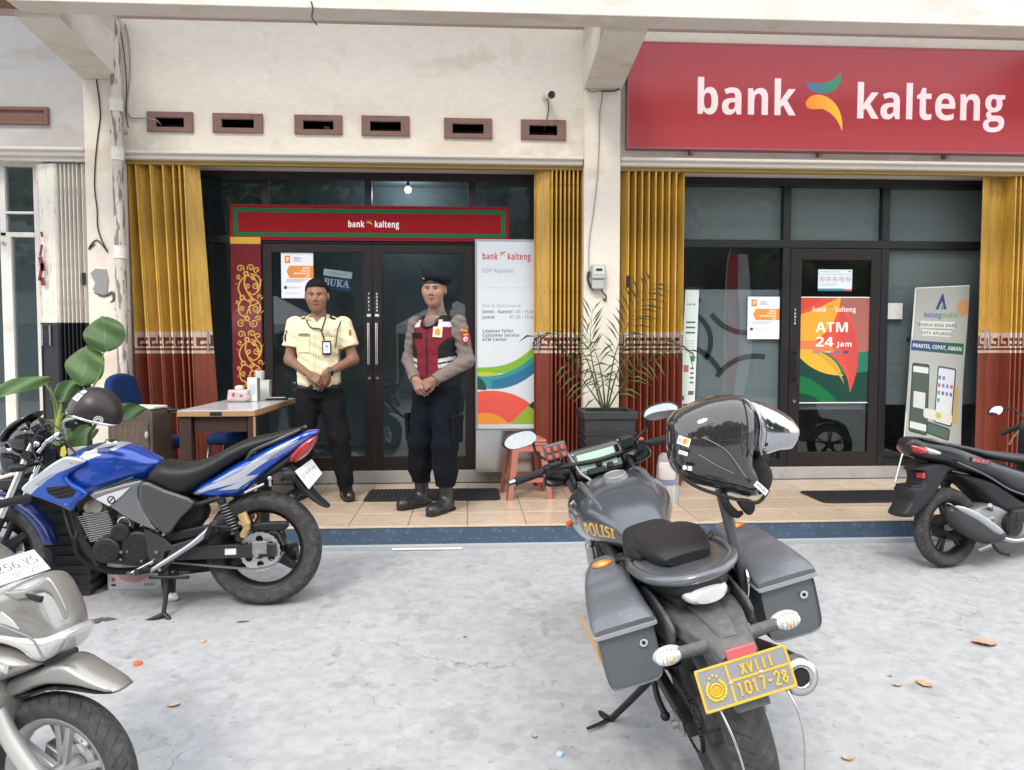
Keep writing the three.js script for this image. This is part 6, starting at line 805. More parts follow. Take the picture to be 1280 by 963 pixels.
mesh('side_stand', [tube([[0.34, 0.29, -0.12], [0.42, 0.18, -0.21], [0.5, 0.075, -0.3]], [0.014, 0.013, 0.013], 8), tube([[0.24, 0.2, -0.13], [0.3, 0.23, -0.13], [0.34, 0.29, -0.12]], 0.012, 8), tube([[0.5, 0.075, -0.3], [0.55, 0.068, -0.32], [0.62, 0.062, -0.33]], [0.018, 0.02, 0.01], 8), tube([[0.5, 0.085, -0.3], [0.46, 0.1, -0.34], [0.42, 0.12, -0.4]], [0.008, 0.008, 0.006], 6), ball(0.018, 0.24, 0.19, -0.13)], M.darkMetal, t);
const orange = canvasTex(128, 128, (x) => { x.fillStyle = '#c8641e'; x.fillRect(0, 0, 128, 128); x.fillStyle = '#e0902a'; x.beginPath(); x.ellipse(64, 68, 44, 40, 0, 0, 7); x.fill(); x.fillStyle = '#dcd2c0'; x.beginPath(); x.ellipse(64, 70, 20, 17, 0, 0, 7); x.fill(); x.fillStyle = '#b8531c'; x.beginPath(); x.ellipse(64, 70, 9, 8, 0, 0, 7); x.fill(); x.font = 'bold 13px sans-serif'; x.fillStyle = '#f0d8a8'; x.textAlign = 'center'; x.fillText('KEPOLISIAN', 64, 22); });
for (const s of [-1, 1]) {
const p = part('side_box', t), zc = s * 0.258 + (s > 0 ? 0.012 : 0), zf = s < 0 ? 0.05 : -0.01, K = (g) => g.translate(0, 0.016, 0); p.userData.label = s < 0 ? 'left grey side box with orange sticker' : 'right grey side box with orange sticker';
mesh('body', K(loft([[0.35, 0.645, 0.07, 0.1, 0.03, 5, zc + zf], [0.28, 0.64, 0.08, 0.12, 0.062, 6, zc + zf * 0.8], [0.08, 0.64, 0.08, 0.125, 0.086, 6, zc + zf * 0.3], [-0.1, 0.64, 0.08, 0.12, 0.09, 6, zc], [-0.108, 0.64, 0.075, 0.115, 0.086, 6, zc]], { n: 48, k: 4 })), boxM, p);
mesh('lid', K(loft([[0.36, 0.73, 0.02, 0.012, 0.03, 3, zc + zf], [0.33, 0.733, 0.048, 0.014, 0.046, 3, zc + zf], [0.2, 0.733, 0.06, 0.014, 0.074, 3.4, zc + zf * 0.55], [0.05, 0.729, 0.052, 0.014, 0.09, 3.6, zc + zf * 0.2], [-0.06, 0.725, 0.036, 0.014, 0.096, 4, zc], [-0.1, 0.724, 0.022, 0.014, 0.098, 4, zc], [-0.122, 0.723, 0.01, 0.012, 0.095, 4, zc]], { n: 48, k: 5 })), boxM, p);
mesh('lid_rim', K(loft([[0.364, 0.717, 0.006, 0.006, 0.035, 6, zc + zf], [0.3, 0.717, 0.006, 0.006, 0.065, 6, zc + zf * 0.85], [0.08, 0.714, 0.006, 0.006, 0.093, 6, zc + zf * 0.3], [-0.1, 0.711, 0.006, 0.006, 0.102, 6, zc], [-0.128, 0.71, 0.006, 0.006, 0.098, 6, zc]], { n: 40, k: 4 })), P({ color: lin(0.3, 0.31, 0.33), roughness: 0.4, metalness: 0.2 }), p);
mesh('lock', [xf(new THREE.CylinderGeometry(0.013, 0.013, 0.016, 20), -0.112, 0.671, zc + 0.045, 0, 0, Math.PI / 2)], M.chrome, p); mesh('keyhole', xf(new THREE.CylinderGeometry(0.006, 0.006, 0.018, 12), -0.113, 0.671, zc + 0.045, 0, 0, Math.PI / 2), M.dark, p);
const st = new THREE.CircleGeometry(1, 36); st.scale(0.036, 0.03, 1); mesh('sticker', xf(st, 0.23, 0.8105, zc + zf * 0.6, -Math.PI / 2, 0, -1.2), printM(orange, 0.45), p);
mesh('side_sticker', plate([[-0.08, 0.6], [0.2, 0.63], [0.22, 0.66], [-0.06, 0.64]], 0.002).translate(0, 0.016, zc + s * 0.0905), P({ color: lin(0.6, 0.3, 0.05), roughness: 0.5 }), p);
mesh('box_rack', [tube([[0.15, 0.82, s * 0.13], [0.12, 0.825, s * 0.16], [0.06, 0.7, s * 0.165], [0.0, 0.58, s * 0.165]], 0.0085, 8), tube([[0.15, 0.82, s * 0.13], [0.2, 0.82, s * 0.17], [0.3, 0.72, s * 0.165], [0.3, 0.58, s * 0.165]], 0.0085, 8), rod([0.32, 0.6, s * 0.16], [-0.02, 0.6, s * 0.16], 0.008), rod([-0.01, 0.6, s * 0.16], [-0.08, 0.63, s * 0.1], 0.008), rod([0.3, 0.58, s * 0.16], [0.4, 0.45, s * 0.14], 0.009)], M.darkMetal, t);
if (s > 0) mesh('rack_loop', tube([[-0.06, 0.66, 0.13], [-0.08, 0.7, 0.15], [-0.09, 0.76, 0.16], [-0.07, 0.78, 0.165], [-0.05, 0.7, 0.17]], 0.006, 8), M.chrome, t);
}
mesh('light_pole', [rod([-0.02, 0.56, 0.178], [0.01, 1.12, 0.165], 0.0185, 0.0175, 18), rod([-0.02, 0.62, 0.178], [0.02, 0.62, 0.15], 0.01)], P({ color: lin(0.09, 0.095, 0.1), roughness: 0.4, metalness: 0.3 }), t);
}
function plateText(pl, yel) { // raised digits and a wreathed emblem on the plate
const seg = { '1': [[[0, -1], [0, 1]], [[-0.35, 0.6], [0, 1]]], '0': [[[-0.5, -0.6], [-0.5, 0.6]], [[0.5, -0.6], [0.5, 0.6]], [[-0.5, 0.6], [0, 1]], [[0, 1], [0.5, 0.6]], [[-0.5, -0.6], [0, -1]], [[0, -1], [0.5, -0.6]]], '7': [[[-0.5, 1], [0.5, 1]], [[0.5, 1], [-0.1, -1]]], '-': [[[-0.35, 0], [0.35, 0]]], '2': [[[-0.5, 0.55], [-0.2, 1]], [[-0.2, 1], [0.3, 1]], [[0.3, 1], [0.5, 0.5]], [[0.5, 0.5], [-0.5, -1]], [[-0.5, -1], [0.5, -1]]], '8': [[[-0.4, 0.5], [0, 1]], [[0, 1], [0.4, 0.5]], [[0.4, 0.5], [0, 0.1]], [[0, 0.1], [-0.4, 0.5]], [[0, 0.1], [-0.5, -0.45]], [[-0.5, -0.45], [0, -1]], [[0, -1], [0.5, -0.45]], [[0.5, -0.45], [0, 0.1]]], X: [[[-0.5, -1], [0.5, 1]], [[-0.5, 1], [0.5, -1]]], V: [[[-0.5, 1], [0, -1]], [[0, -1], [0.5, 1]]], I: [[[0, -1], [0, 1]]] };
const put = (s, cx, cy, w, h) => { const st = w / s.length, g = []; [...s].forEach((ch, i) => { const ox = cx - w / 2 + (i + 0.5) * st; for (const [a, b] of seg[ch]) g.push(rod([ox + a[0] * st * 0.62, cy + a[1] * h / 2, 0.003], [ox + b[0] * st * 0.62, cy + b[1] * h / 2, 0.003], 0.0033, 0.0033, 6)); }); return merge(g); };
mesh('characters', put('XVIII', 0.04, 0.028, 0.1, 0.028), yel, pl); mesh('characters', put('1017-28', 0.042, -0.022, 0.15, 0.034), yel, pl);
const g = [new THREE.TorusGeometry(0.017, 0.003, 6, 24).translate(-0.088, -0.006, 0.003), new THREE.CircleGeometry(0.013, 20).translate(-0.088, -0.006, 0.003)];
for (const s of [-1, 1]) for (let i = 0; i < 7; i++) { const a = -1.35 + i * 0.36, r = 0.026; g.push(xf(ball(0.006, 0, 0, 0, 1.5, 0.7, 0.4, 8), -0.088 + s * r * Math.cos(a), -0.006 + r * Math.sin(a), 0.003, 0, 0, s > 0 ? a + 1.2 : Math.PI - a - 1.2)); }
for (const [x, y] of [[-0.088, 0.034], [-0.098, 0.029], [-0.078, 0.029]]) g.push(ball(0.004, x, y, 0.003, 1, 1, 0.5, 8));
for (const y of [-0.006, 0.0, -0.012]) g.push(rod([-0.096, y, 0.0045], [-0.08, y, 0.0045], 0.0012, 0.0012, 5));
mesh('crest', g, yel, pl);
}
{ // open-face helmet with a mirrored visor, set on the pole
const base = atPolice(0.005, 1.12, 0.165), z = base.z, H = (px, py) => { const v = onZ(px, py, z); return [v.x - base.x, v.y - base.y]; }, L = (a) => a.map((p) => H(...p));
const t = thing('helmet', 'glossy black open-face helmet with mirrored visor on the police motorcycle pole', 'helmet', base);
const shellO = L([[836, 527], [842, 518], [852, 511], [868, 503], [884, 497.5], [902, 494.5], [918, 494.5], [930, 499], [938, 507], [944, 520], [945, 538], [942, 554], [936, 566], [938, 576], [946, 582], [952, 592], [952, 604], [944, 616], [932, 620], [916, 617], [884, 609], [858, 601], [842, 588], [836, 570], [835, 545]]);
const black = P({ color: lin(0.05, 0.047, 0.045), roughness: 0.07, clearcoat: 1, clearcoatRoughness: 0.02, metalness: 0.5 });
mesh('shell', inflate(shellO, { w: 0.128, r: 0.12, h: 0.0055, smooth: 3, e: 0.5 }), black, t);
mesh('visor', inflate(L([[919, 495], [934, 499], [950, 503], [966, 509], [982, 519], [992, 532], [994, 540], [990, 551], [983, 560], [968, 562], [955, 566], [943, 571], [935, 568], [930, 556], [932, 540], [930, 520], [924, 505]]), { w: 0.126, r: 0.085, h: 0.005, smooth: 3 }), P({ color: lin(0.42, 0.43, 0.45), metalness: 1, roughness: 0.09, clearcoat: 1 }), t);
mesh('visor_rim', tube([[915, 494, 0], [925, 500, 0.075], [931, 512, 0.112], [933, 530, 0.127], [931, 550, 0.127], [936, 568, 0.119]].map(([x, y, q]) => [...H(x, y), q]), 0.0042, 8), P({ color: lin(0.3, 0.3, 0.31), metalness: 0.9, roughness: 0.15 }), t);
mesh('visor_pivot', cylZ(0.013, 0.012, ...H(938, 565), 0.12, 20), M.darkMetal, t);
const seam = (name, pts, r, m) => mesh(name, tube(pts.map(([x, y, q]) => [...H(x, y), q]), r, 6), m, t);
seam('seam', [[836, 527, 0.03], [852, 536, 0.088], [872, 545, 0.117], [890, 556, 0.127], [916, 590, 0.128]], 0.0013, M.castAlu); seam('seam', [[838, 552, 0.05], [856, 560, 0.1], [880, 574, 0.127], [900, 584, 0.129]], 0.001, M.castAlu); seam('seam', [[884, 545, 0.122], [910, 546, 0.129], [922, 565, 0.129]], 0.0015, M.darkMetal);
mesh('base_trim', tube([[838, 574, 0.04], [846, 592, 0.075], [862, 603, 0.09], [890, 612, 0.1], [918, 619, 0.1], [936, 621, 0.085], [950, 608, 0.07]].map(([x, y, q]) => [...H(x, y), q]), 0.006, 8), M.rubber, t);
mesh('lining', inflate(L([[936, 572], [948, 572], [958, 584], [959, 598], [952, 612], [940, 616], [934, 590]]), { w: 0.1, r: 0.04, h: 0.006, smooth: 3 }), M.rubber, t);
mesh('strap', [tube([[896, 612, 0.05], [902, 628, 0.05], [915, 640, 0.04], [924, 640, 0.02]].map(([x, y, q]) => [...H(x, y), q]), [0.012, 0.014, 0.014, 0.008], 8), inflate(L([[914, 620], [934, 622], [936, 632], [929, 640], [918, 630]]), { w: 0.02, r: 0.015, h: 0.005, smooth: 3 }).translate(0, 0, 0.05)], M.rubber, t);
const stk = (name, px, py, w, h, q, ry, rz, draw) => mesh(name, xf(sheet(w, h, 0.0015), ...H(px, py), q, -0.1, ry, rz), printM(canvasTex(128, 64, draw), 0.4), t);
stk('sticker', 844, 547, 0.042, 0.026, 0.098, -0.75, -0.3, (x, W, Hh) => { x.fillStyle = '#e6e6e6'; x.fillRect(0, 0, W, Hh); text(x, 'NEX', 6, 46, 34, '#28303a', { w: 54 }); poly(x, [[70, 8], [120, 8], [100, 56], [64, 56]], '#e0a828'); poly(x, [[66, 8], [84, 8], [70, 56], [60, 56]], '#c63a2c'); });
stk('sticker', 843, 561, 0.03, 0.011, 0.1, -0.75, -0.25, (x, W, Hh) => { x.fillStyle = '#d9d9d9'; x.fillRect(0, 0, W, Hh); text(x, 'helmet', 10, 46, 40, '#333', { w: 108 }); });
stk('sticker', 848, 579, 0.034, 0.017, 0.1, -0.7, -0.12, (x, W, Hh) => { x.fillStyle = '#1b1b1d'; x.fillRect(0, 0, W, Hh); x.fillStyle = '#dedee4'; x.beginPath(); x.arc(32, 32, 26, 0, 7); x.fill(); x.fillRect(70, 8, 52, 48); });
stk('sticker', 934, 602, 0.05, 0.018, 0.118, 0.15, -0.7, (x, W, Hh) => { x.fillStyle = '#dcdcd6'; x.fillRect(0, 0, W, Hh); text(x, 'POLRI', 16, 48, 44, '#3c3c3c', { w: 96 }); });
}
{ // rolled papers in a clear bag hanging on the right bar
const c = atPolice(0.86, 0.835, 0.235), t = thing('rolled_papers', 'clear plastic bag of rolled cream paper with a blue band beside the police tank', 'paper roll', c);
mesh('roll', [lathe([[0, -0.095], [0.034, -0.095], [0.036, 0.08], [0, 0.08]], 24)], S({ color: lin(0.72, 0.6, 0.45), roughness: 0.8, map: rep(mottle, 1, 3) }), t); mesh('band', [lathe([[0.0368, -0.012], [0.038, -0.008], [0.038, 0.008], [0.0368, 0.012]], 24)], S({ color: lin(0.05, 0.08, 0.2), roughness: 0.6 }), t);
mesh('bag', (() => { const g = lathe([[0.048, -0.105], [0.05, -0.04], [0.046, 0.06], [0.036, 0.11], [0.02, 0.125]], 28), p = g.attributes.position; for (let i = 0; i < p.count; i++) { const a = Math.atan2(p.getZ(i), p.getX(i)), k = 1 + 0.1 * Math.sin(a * 5 + p.getY(i) * 20) * Math.cos(a * 2); p.setX(i, p.getX(i) * k); p.setZ(i, p.getZ(i) * k); } g.computeVertexNormals(); return g; })(), P({ color: lin(0.9, 0.92, 0.95), transmission: 0.85, thickness: 0, roughness: 0.12, ior: 1.4 }), t);
}

function tracer(t) { // reads a point of the photograph on the plane z = zo of a thing's own frame
t.updateMatrixWorld(true); const inv = t.matrixWorld.clone().invert(), c = V3(0, 1.36, 0).applyMatrix4(inv), nm = new THREE.Matrix3().setFromMatrix4(inv);
const B = (px, py, zo = 0) => { const d = dirOf(px, py).applyMatrix3(nm), k = (zo - c.z) / d.z; return [c.x + d.x * k, c.y + d.y * k]; };
return { B, B3: (px, py, zo = 0) => [...B(px, py, zo), zo], BS: (a, zo = 0) => a.map(([x, y]) => B(x, y, zo)) };
}
{ // silver scooter, only its front end in the picture
const t = thing('scooter', 'silver scooter cut off by the left edge, its white number plate tilted on the nose', 'scooter', [-1.26, gy(-2.3), -2.3], -0.3);
const { B, B3, BS } = tracer(t);
const c = B(79, 957), cx = c[0], cy = 0.245, dy = cy - c[1];
const silver = P({ color: lin(0.3, 0.29, 0.275), roughness: 0.36, metalness: 0.6, clearcoat: 0.8, clearcoatRoughness: 0.1 });
const fw = wheel(t, cx, cy, { R: 0.245, tw: 0.085, rr: 0.18, n: 5, style: 'pair', phase: 0.25, hubR: 0.035, hubW: 0.1, rimM: P({ color: lin(0.42, 0.42, 0.42), roughness: 0.4, metalness: 0.7, bumpMap: rep(grain, 4), bumpScale: 0.0004 }) });
mesh('brake_disc', discGeo(0.095, 0.06, 0.004, -0.06), M.steel, fw);
mesh('caliper', [plate([[-0.12, -0.03], [-0.06, -0.045], [-0.04, 0.03], [-0.1, 0.06]], 0.05, 0.008).translate(0, 0, -0.06), cylZ(0.022, 0.06, -0.07, 0.01, -0.06)], M.castAlu, fw);
for (const s of [-1, 1]) { mesh('fork_tube', rod(B3(7, 845, 0.0).map((v, i) => (i === 2 ? s * 0.075 : v)), B3(26, 874, 0).map((v, i) => (i === 2 ? s * 0.075 : v)), 0.016, 0.016, 16), M.chrome, t); mesh('fork_leg', [tube([[...B(22, 868), s * 0.075], [...B(40, 905), s * 0.078], [cx, cy, s * 0.07]], [0.024, 0.026, 0.027], 12), cylZ(0.034, 0.03, cx, cy, s * 0.07), cylZ(0.015, 0.05, cx, cy, s * 0.085, 6)], P({ color: lin(0.48, 0.47, 0.45), roughness: 0.45, metalness: 0.5 }), t); }
mesh('front_fender', inflate(BS([[22, 850], [24, 864], [36, 864], [57, 855], [77, 850], [110, 852], [134, 858], [158, 861], [148, 851], [121, 835], [91, 819], [62, 827], [27, 841]]), { w: 0.058, r: 0.022, h: 0.0045, smooth: 3 }), silver, t);
mesh('fender_edge', inflate(BS([[24, 864], [57, 856], [78, 851], [112, 853], [150, 861], [158, 863], [130, 862], [100, 858], [70, 858], [40, 868]]), { w: 0.058, r: 0.02, h: 0.006, smooth: 2 }), M.plastic, t);
mesh('nose', inflate(BS([[-70, 742], [-20, 735], [20, 728], [52, 719], [64, 732], [76, 755], [85, 778], [87, 792], [80, 800], [58, 800], [20, 790], [-40, 786], [-90, 790]], 0.02), { w: 0.13, r: 0.05, h: 0.005, smooth: 4, wm: (x) => lerp(1.1, 0.7, sstep(B(-40, 780)[0], B(84, 780)[0], x)) }), silver, t);
mesh('nose_blade', inflate(BS([[0, 742], [30, 737], [48, 728], [57, 722], [70, 740], [82, 772], [78, 776], [66, 752], [52, 742], [20, 752]], 0.1), { w: 0.008, r: 0.02, h: 0.005, smooth: 3 }).translate(0, 0, 0.092), silver, t);
mesh('vent', plate(BS([[31, 743], [52, 747], [50, 754], [38, 750]], 0.115), 0.012, 0.002).translate(0, 0, 0.112), M.dark, t);
mesh('lamp_lens', inflate(BS([[-50, 788], [-10, 778], [30, 784], [60, 788], [85, 792], [79, 808], [70, 822], [54, 829], [36, 812], [0, 800], [-40, 802]], 0.05), { w: 0.128, r: 0.035, h: 0.005, smooth: 2, wm: (x) => lerp(1.1, 0.75, sstep(B(-20, 800)[0], B(80, 800)[0], x)) }), P({ color: lin(0.6, 0.59, 0.57), roughness: 0.12, metalness: 0.4, clearcoat: 1, clearcoatRoughness: 0.03 }), t);
mesh('lamp_trim', [tube([[-10, 779, 0.13], [20, 790, 0.128], [40, 800, 0.115], [55, 826, 0.1]].map(([x, y, q]) => [...B(x, y, q), q]), 0.003, 6)], M.castAlu, t);
mesh('lower_shield', inflate(BS([[-140, 796], [-40, 796], [0, 801], [36, 813], [54, 829], [40, 838], [14, 848], [-30, 864], [-90, 900], [-150, 900]], 0.05), { w: 0.122, r: 0.035, h: 0.006, smooth: 3 }), silver, t);
mesh('crest', plate(BS([[-6, 776], [4, 764], [18, 775], [26, 786], [10, 780]], 0.13), 0.003, 0.001).translate(0, 0, 0.136), P({ color: lin(0.6, 0.6, 0.58), roughness: 0.3, metalness: 0.6 }), t);
{ const x = canvasTex(128, 64, (q, W, H) => { q.fillStyle = '#a9a7a2'; q.fillRect(0, 0, W, H); text(q, 'FI', 60, 46, 36, '#e6e6e4'); }); mesh('model_badge', xf(sheet(0.05, 0.025, 0.002), ...B(4, 832, 0.115), 0.125, 0, 0.1, -0.3), printM(x), t); }
mesh('front_trim', rod(B3(56, 829, 0.06), B3(96, 812, 0.03), 0.008), M.plastic, t);
{ const pl = part('number_plate', t), A = B3(42, 687, -0.137), C = B3(63, 711, -0.137), a = V3(...A), b = V3(...C), g = new THREE.BufferGeometry(), a2 = a.clone().setZ(0.137), b2 = b.clone().setZ(0.137), n = new THREE.Vector3().crossVectors(b.clone().sub(a), V3(0, 0, 1)).normalize().multiplyScalar(-1); if (n.y < 0) n.negate();
g.setAttribute('position', new THREE.Float32BufferAttribute([...a2.toArray(), ...b2.toArray(), ...b.toArray(), ...a.toArray()], 3)); g.setAttribute('uv', new THREE.Float32BufferAttribute([0, 1, 0, 0, 1, 0, 1, 1], 2)); g.setIndex([0, 1, 2, 0, 2, 3]); g.computeVertexNormals();
const bk = g.clone(); bk.setIndex([0, 2, 1, 0, 3, 2]); bk.translate(-n.x * 0.003, -n.y * 0.003, 0); bk.computeVertexNormals();
mesh('face', g, printM(canvasTex(550, 220, (x, W, H) => { x.fillStyle = '#e4e6ea'; x.fillRect(0, 0, W, H); x.strokeStyle = '#8a8d92'; x.lineWidth = 5; x.strokeRect(6, 6, W - 12, H - 12); text(x, 'KH 2256 YS', 24, 122, 96, '#3f444b', { w: 500, weight: 'normal' }); text(x, '01 · 28', 300, 196, 62, '#4a4f57', { w: 190, weight: 'normal' }); }), 0.45), pl);
mesh('backing', bk, M.white, pl); }
const hx = cx - 0.42; mesh('leg_shield', inflate([[hx + 0.24, 0.62], [hx + 0.14, 0.86], [hx + 0.02, 0.9], [hx - 0.02, 0.6], [hx + 0.0, 0.3], [hx + 0.16, 0.26], [hx + 0.3, 0.42]], { w: 0.17, r: 0.06, h: 0.014, smooth: 3 }), silver, t);
mesh('handlebar', [rod([hx - 0.02, 0.98, -0.33], [hx - 0.02, 0.98, 0.33], 0.015), bx(0.16, 0.12, 0.3, hx, 0.96, 0, 0.04)], M.plastic, t);
mesh('floor_board', bx(0.5, 0.12, 0.26, hx - 0.22, 0.27, 0, 0.03), M.plastic, t); mesh('rear_body', inflate([[hx - 0.36, 0.3], [hx - 0.4, 0.66], [hx - 0.8, 0.76], [hx - 1.12, 0.74], [hx - 0.95, 0.52], [hx - 0.6, 0.36]], { w: 0.15, r: 0.08, h: 0.016, smooth: 3 }), silver, t);
mesh('seat', inflate([[hx - 0.34, 0.7], [hx - 0.5, 0.76], [hx - 0.75, 0.81], [hx - 1.06, 0.83], [hx - 1.04, 0.74], [hx - 0.7, 0.7]], { w: 0.14, r: 0.05, h: 0.014, smooth: 3 }), seatM, t);
wheel(t, cx - 1.24, 0.25, { R: 0.25, tw: 0.09, rr: 0.18, n: 5, style: 'pair', hubR: 0.04 }); mesh('engine', bx(0.42, 0.2, 0.2, cx - 1.1, 0.3, 0.05, 0.06), M.castAlu, t); mesh('radiator_shroud', bx(0.16, 0.3, 0.14, cx - 0.3, 0.42, 0, 0.04), M.plastic, t);
}
{ // black scooter at the right edge
const g0 = onG(1184, 709), t = thing('scooter', 'black scooter cut off by the right edge with red lettering and grey muffler', 'scooter', [g0.x, g0.y, g0.z], 0.3); t.rotation.order = 'YZX'; t.rotation.x = -0.06;
const { B, B3, BS } = tracer(t), blk = P({ color: lin(0.018, 0.02, 0.025), roughness: 0.34, specularIntensity: 0.6, clearcoat: 0.5, clearcoatRoughness: 0.12, map: rep(mottle, 2) });
const w = wheel(t, 0, 0.25, { R: 0.25, tw: 0.09, rr: 0.18, n: 5, style: 'pair', phase: 0.5, hubR: 0.075, hubW: 0.1 }); mesh('brake_drum', [cylZ(0.07, 0.06, 0, 0, -0.05)], M.castAlu, w);
mesh('body', inflate(BS([[1146, 548], [1172, 552], [1205, 562], [1238, 574], [1290, 590], [1340, 600], [1340, 640], [1300, 632], [1278, 622], [1256, 612], [1234, 598], [1200, 588], [1180, 580], [1152, 572], [1143, 558]], 0.08), { w: 0.135, r: 0.05, h: 0.008, smooth: 3, wm: (x) => lerp(0.6, 1, sstep(-0.25, 0.05, x)) }), blk, t);
mesh('seat', inflate(BS([[1150, 549], [1166, 549.5], [1180, 552], [1208, 557], [1238, 563], [1285, 568], [1340, 576], [1352, 588], [1320, 588], [1278, 580], [1240, 574], [1205, 564], [1172, 556]], 0.06), { w: 0.125, r: 0.05, h: 0.008, smooth: 3 }), S({ color: lin(0.05, 0.053, 0.058), roughness: 0.55, bumpMap: rep(grain, 14), bumpScale: 0.0005 }), t);
mesh('tail_spoiler', inflate(BS([[1146, 547], [1160, 547], [1176, 552], [1190, 557], [1176, 557], [1154, 552]], 0.05), { w: 0.1, r: 0.02, h: 0.006, smooth: 3 }), M.gloss, t);
mesh('tail_light', inflate(BS([[1142, 556], [1150, 556.5], [1164, 560], [1160, 568], [1150, 570], [1144, 563]], 0.07), { w: 0.112, r: 0.04, h: 0.005, smooth: 3 }), redLens, t);
mesh('turn_lens', inflate(BS([[1154, 558], [1168, 560], [1180, 564.5], [1191, 571.5], [1178, 571.5], [1162, 568.5]], 0.09), { w: 0.132, r: 0.04, h: 0.005, smooth: 3 }), clearLens, t);
{ const k = canvasTex(256, 64, (x, W, H) => { x.fillStyle = '#26292e'; x.fillRect(0, 0, W, H); x.save(); x.transform(1, 0, -0.25, 1, 18, 0); text(x, 'BEAT', 4, 52, 58, '#d6384c', { w: 220 }); x.restore(); }); mesh('lettering', xf(sheet(0.16, 0.032, 0.0015), ...B(1227, 576.5, 0.14), 0.138, -0.1, 0.0, -0.2), printM(k, 0.3), t); }
mesh('body_crease', [tube([[1196, 578, 0.135], [1232, 594, 0.142], [1262, 612, 0.142], [1290, 622, 0.14]].map(([x, y, q]) => [...B(x, y, q), q]), 0.007, 8)], M.gloss, t);
mesh('mudguard', inflate(BS([[1136, 587], [1144, 581], [1170, 578], [1196, 586], [1182, 588], [1174, 590], [1166, 604], [1154, 622], [1131, 646], [1118, 643], [1128, 626], [1127, 608], [1142, 606], [1143, 590]], 0), { w: 0.075, r: 0.018, h: 0.006, smooth: 2 }), M.plastic, t);
mesh('plate_bracket', [plate(BS([[1129, 606], [1144, 604], [1146, 622], [1130, 628]], 0), 0.12, 0.004), bx(0.03, 0.03, 0.05, ...B(1147, 594), 0, 0.006)], M.darkMetal, t);
mesh('rear_reflector', bx(0.02, 0.035, 0.05, ...B(1146, 594, 0.02), 0.05, 0.004), redLens, t);
mesh('shock_absorber', [rod(B3(1182, 612, -0.1), B3(1184, 588, -0.1), 0.028), spring(B3(1182, 640, -0.1), B3(1184, 590, -0.1), 0.03, 0.006, 7)], M.darkMetal, t);
mesh('inner_fender', inflate(BS([[1182, 590], [1200, 592], [1228, 600], [1262, 622], [1300, 640], [1290, 656], [1250, 646], [1226, 630], [1208, 612]], 0), { w: 0.1, r: 0.04, h: 0.01, smooth: 2 }), M.plastic, t);
const ex = part('exhaust', t);
mesh('muffler', inflate(BS([[1184, 636], [1196, 632.5], [1222, 642], [1254, 666], [1250, 676], [1230, 680], [1206, 670], [1190, 658], [1185, 648]], 0.14), { w: 0.05, r: 0.045, h: 0.006, smooth: 3 }).translate(0, 0, 0.14), P({ color: lin(0.05, 0.05, 0.053), roughness: 0.45, metalness: 0.5 }), ex);
mesh('heat_shield', inflate(BS([[1194, 634], [1198, 632], [1224, 641], [1256, 666], [1250, 669], [1224, 652]], 0.19), { w: 0.012, r: 0.02, h: 0.005, smooth: 3 }).translate(0, 0, 0.185), P({ color: lin(0.42, 0.43, 0.45), roughness: 0.35, metalness: 0.8 }), ex);
mesh('pipe', tube([B3(1250, 672, 0.14), B3(1268, 676, 0.13), B3(1300, 670, 0.1)], 0.016, 8), M.steel, ex);
const en = part('engine', t); mesh('case', inflate(BS([[1200, 640], [1226, 626], [1262, 632], [1300, 644], [1300, 672], [1262, 678], [1220, 672]], 0), { w: 0.09, r: 0.05, h: 0.01, smooth: 3 }), M.castAlu, en);
mesh('fan_cover', [cylZ(0.075, 0.05, ...B(1268, 656, 0.12), 0.1, 28), ...[-3, -2, -1, 0, 1, 2, 3].map((i) => bx(0.11 - Math.abs(i) * 0.01, 0.006, 0.012, B(1268, 656, 0.13)[0], B(1268, 656, 0.13)[1] + i * 0.015, 0.128, 0.002))], M.darkMetal, en);
mesh('mount', [rod(B3(1240, 640, 0.06), B3(1238, 632, 0.12), 0.014), rod(B3(1184, 660, 0.08), B3(1240, 648, 0.08), 0.02)], M.castAlu, en);
mesh('foot_peg', rod(B3(1224, 688, 0.14), B3(1240, 682, 0.19), 0.014), M.castAlu, t); mesh('centre_stand', tube([B3(1236, 676, 0.1), B3(1250, 690, 0.12), B3(1262, 694, 0.14)], 0.012, 8), M.darkMetal, t);
mesh('front_shield', inflate([[0.9, 0.32], [0.72, 0.3], [0.8, 0.6], [0.86, 0.9], [1.0, 0.92], [1.1, 0.7], [1.12, 0.5]], { w: 0.16, r: 0.07, h: 0.014, smooth: 3 }), blk, t); mesh('floor_board', bx(0.4, 0.1, 0.26, 0.64, 0.3, 0, 0.03), M.plastic, t);
wheel(t, 1.25, 0.25, { R: 0.25, tw: 0.08, rr: 0.18, n: 5, style: 'pair' }); mesh('front_fender', inflate([[1.0, 0.4], [1.05, 0.5], [1.2, 0.56], [1.42, 0.48], [1.46, 0.36], [1.3, 0.5], [1.12, 0.48]], { w: 0.06, r: 0.03, h: 0.01, smooth: 2 }), blk, t);
const zb = -0.28, gA = B3(1252, 542, zb), gB = B3(1282, 530, zb + 0.13);
mesh('grip', rod(gA, gB, 0.018, 0.018, 14), M.rubber, t); mesh('handlebar', [rod(gB, [gB[0] + 0.1, gB[1] + 0.04, 0.1], 0.014), rod([gB[0] + 0.1, gB[1] + 0.04, 0.1], [gB[0] + 0.02, gB[1] + 0.04, 0.36], 0.016), bx(0.14, 0.1, 0.2, gB[0] + 0.12, gB[1] + 0.02, 0.03, 0.04)], M.plastic, t);
mesh('lever', tube([B3(1276, 536, zb + 0.1), B3(1266, 548, zb), B3(1262, 556, zb - 0.04)], 0.006, 6), M.alu, t);
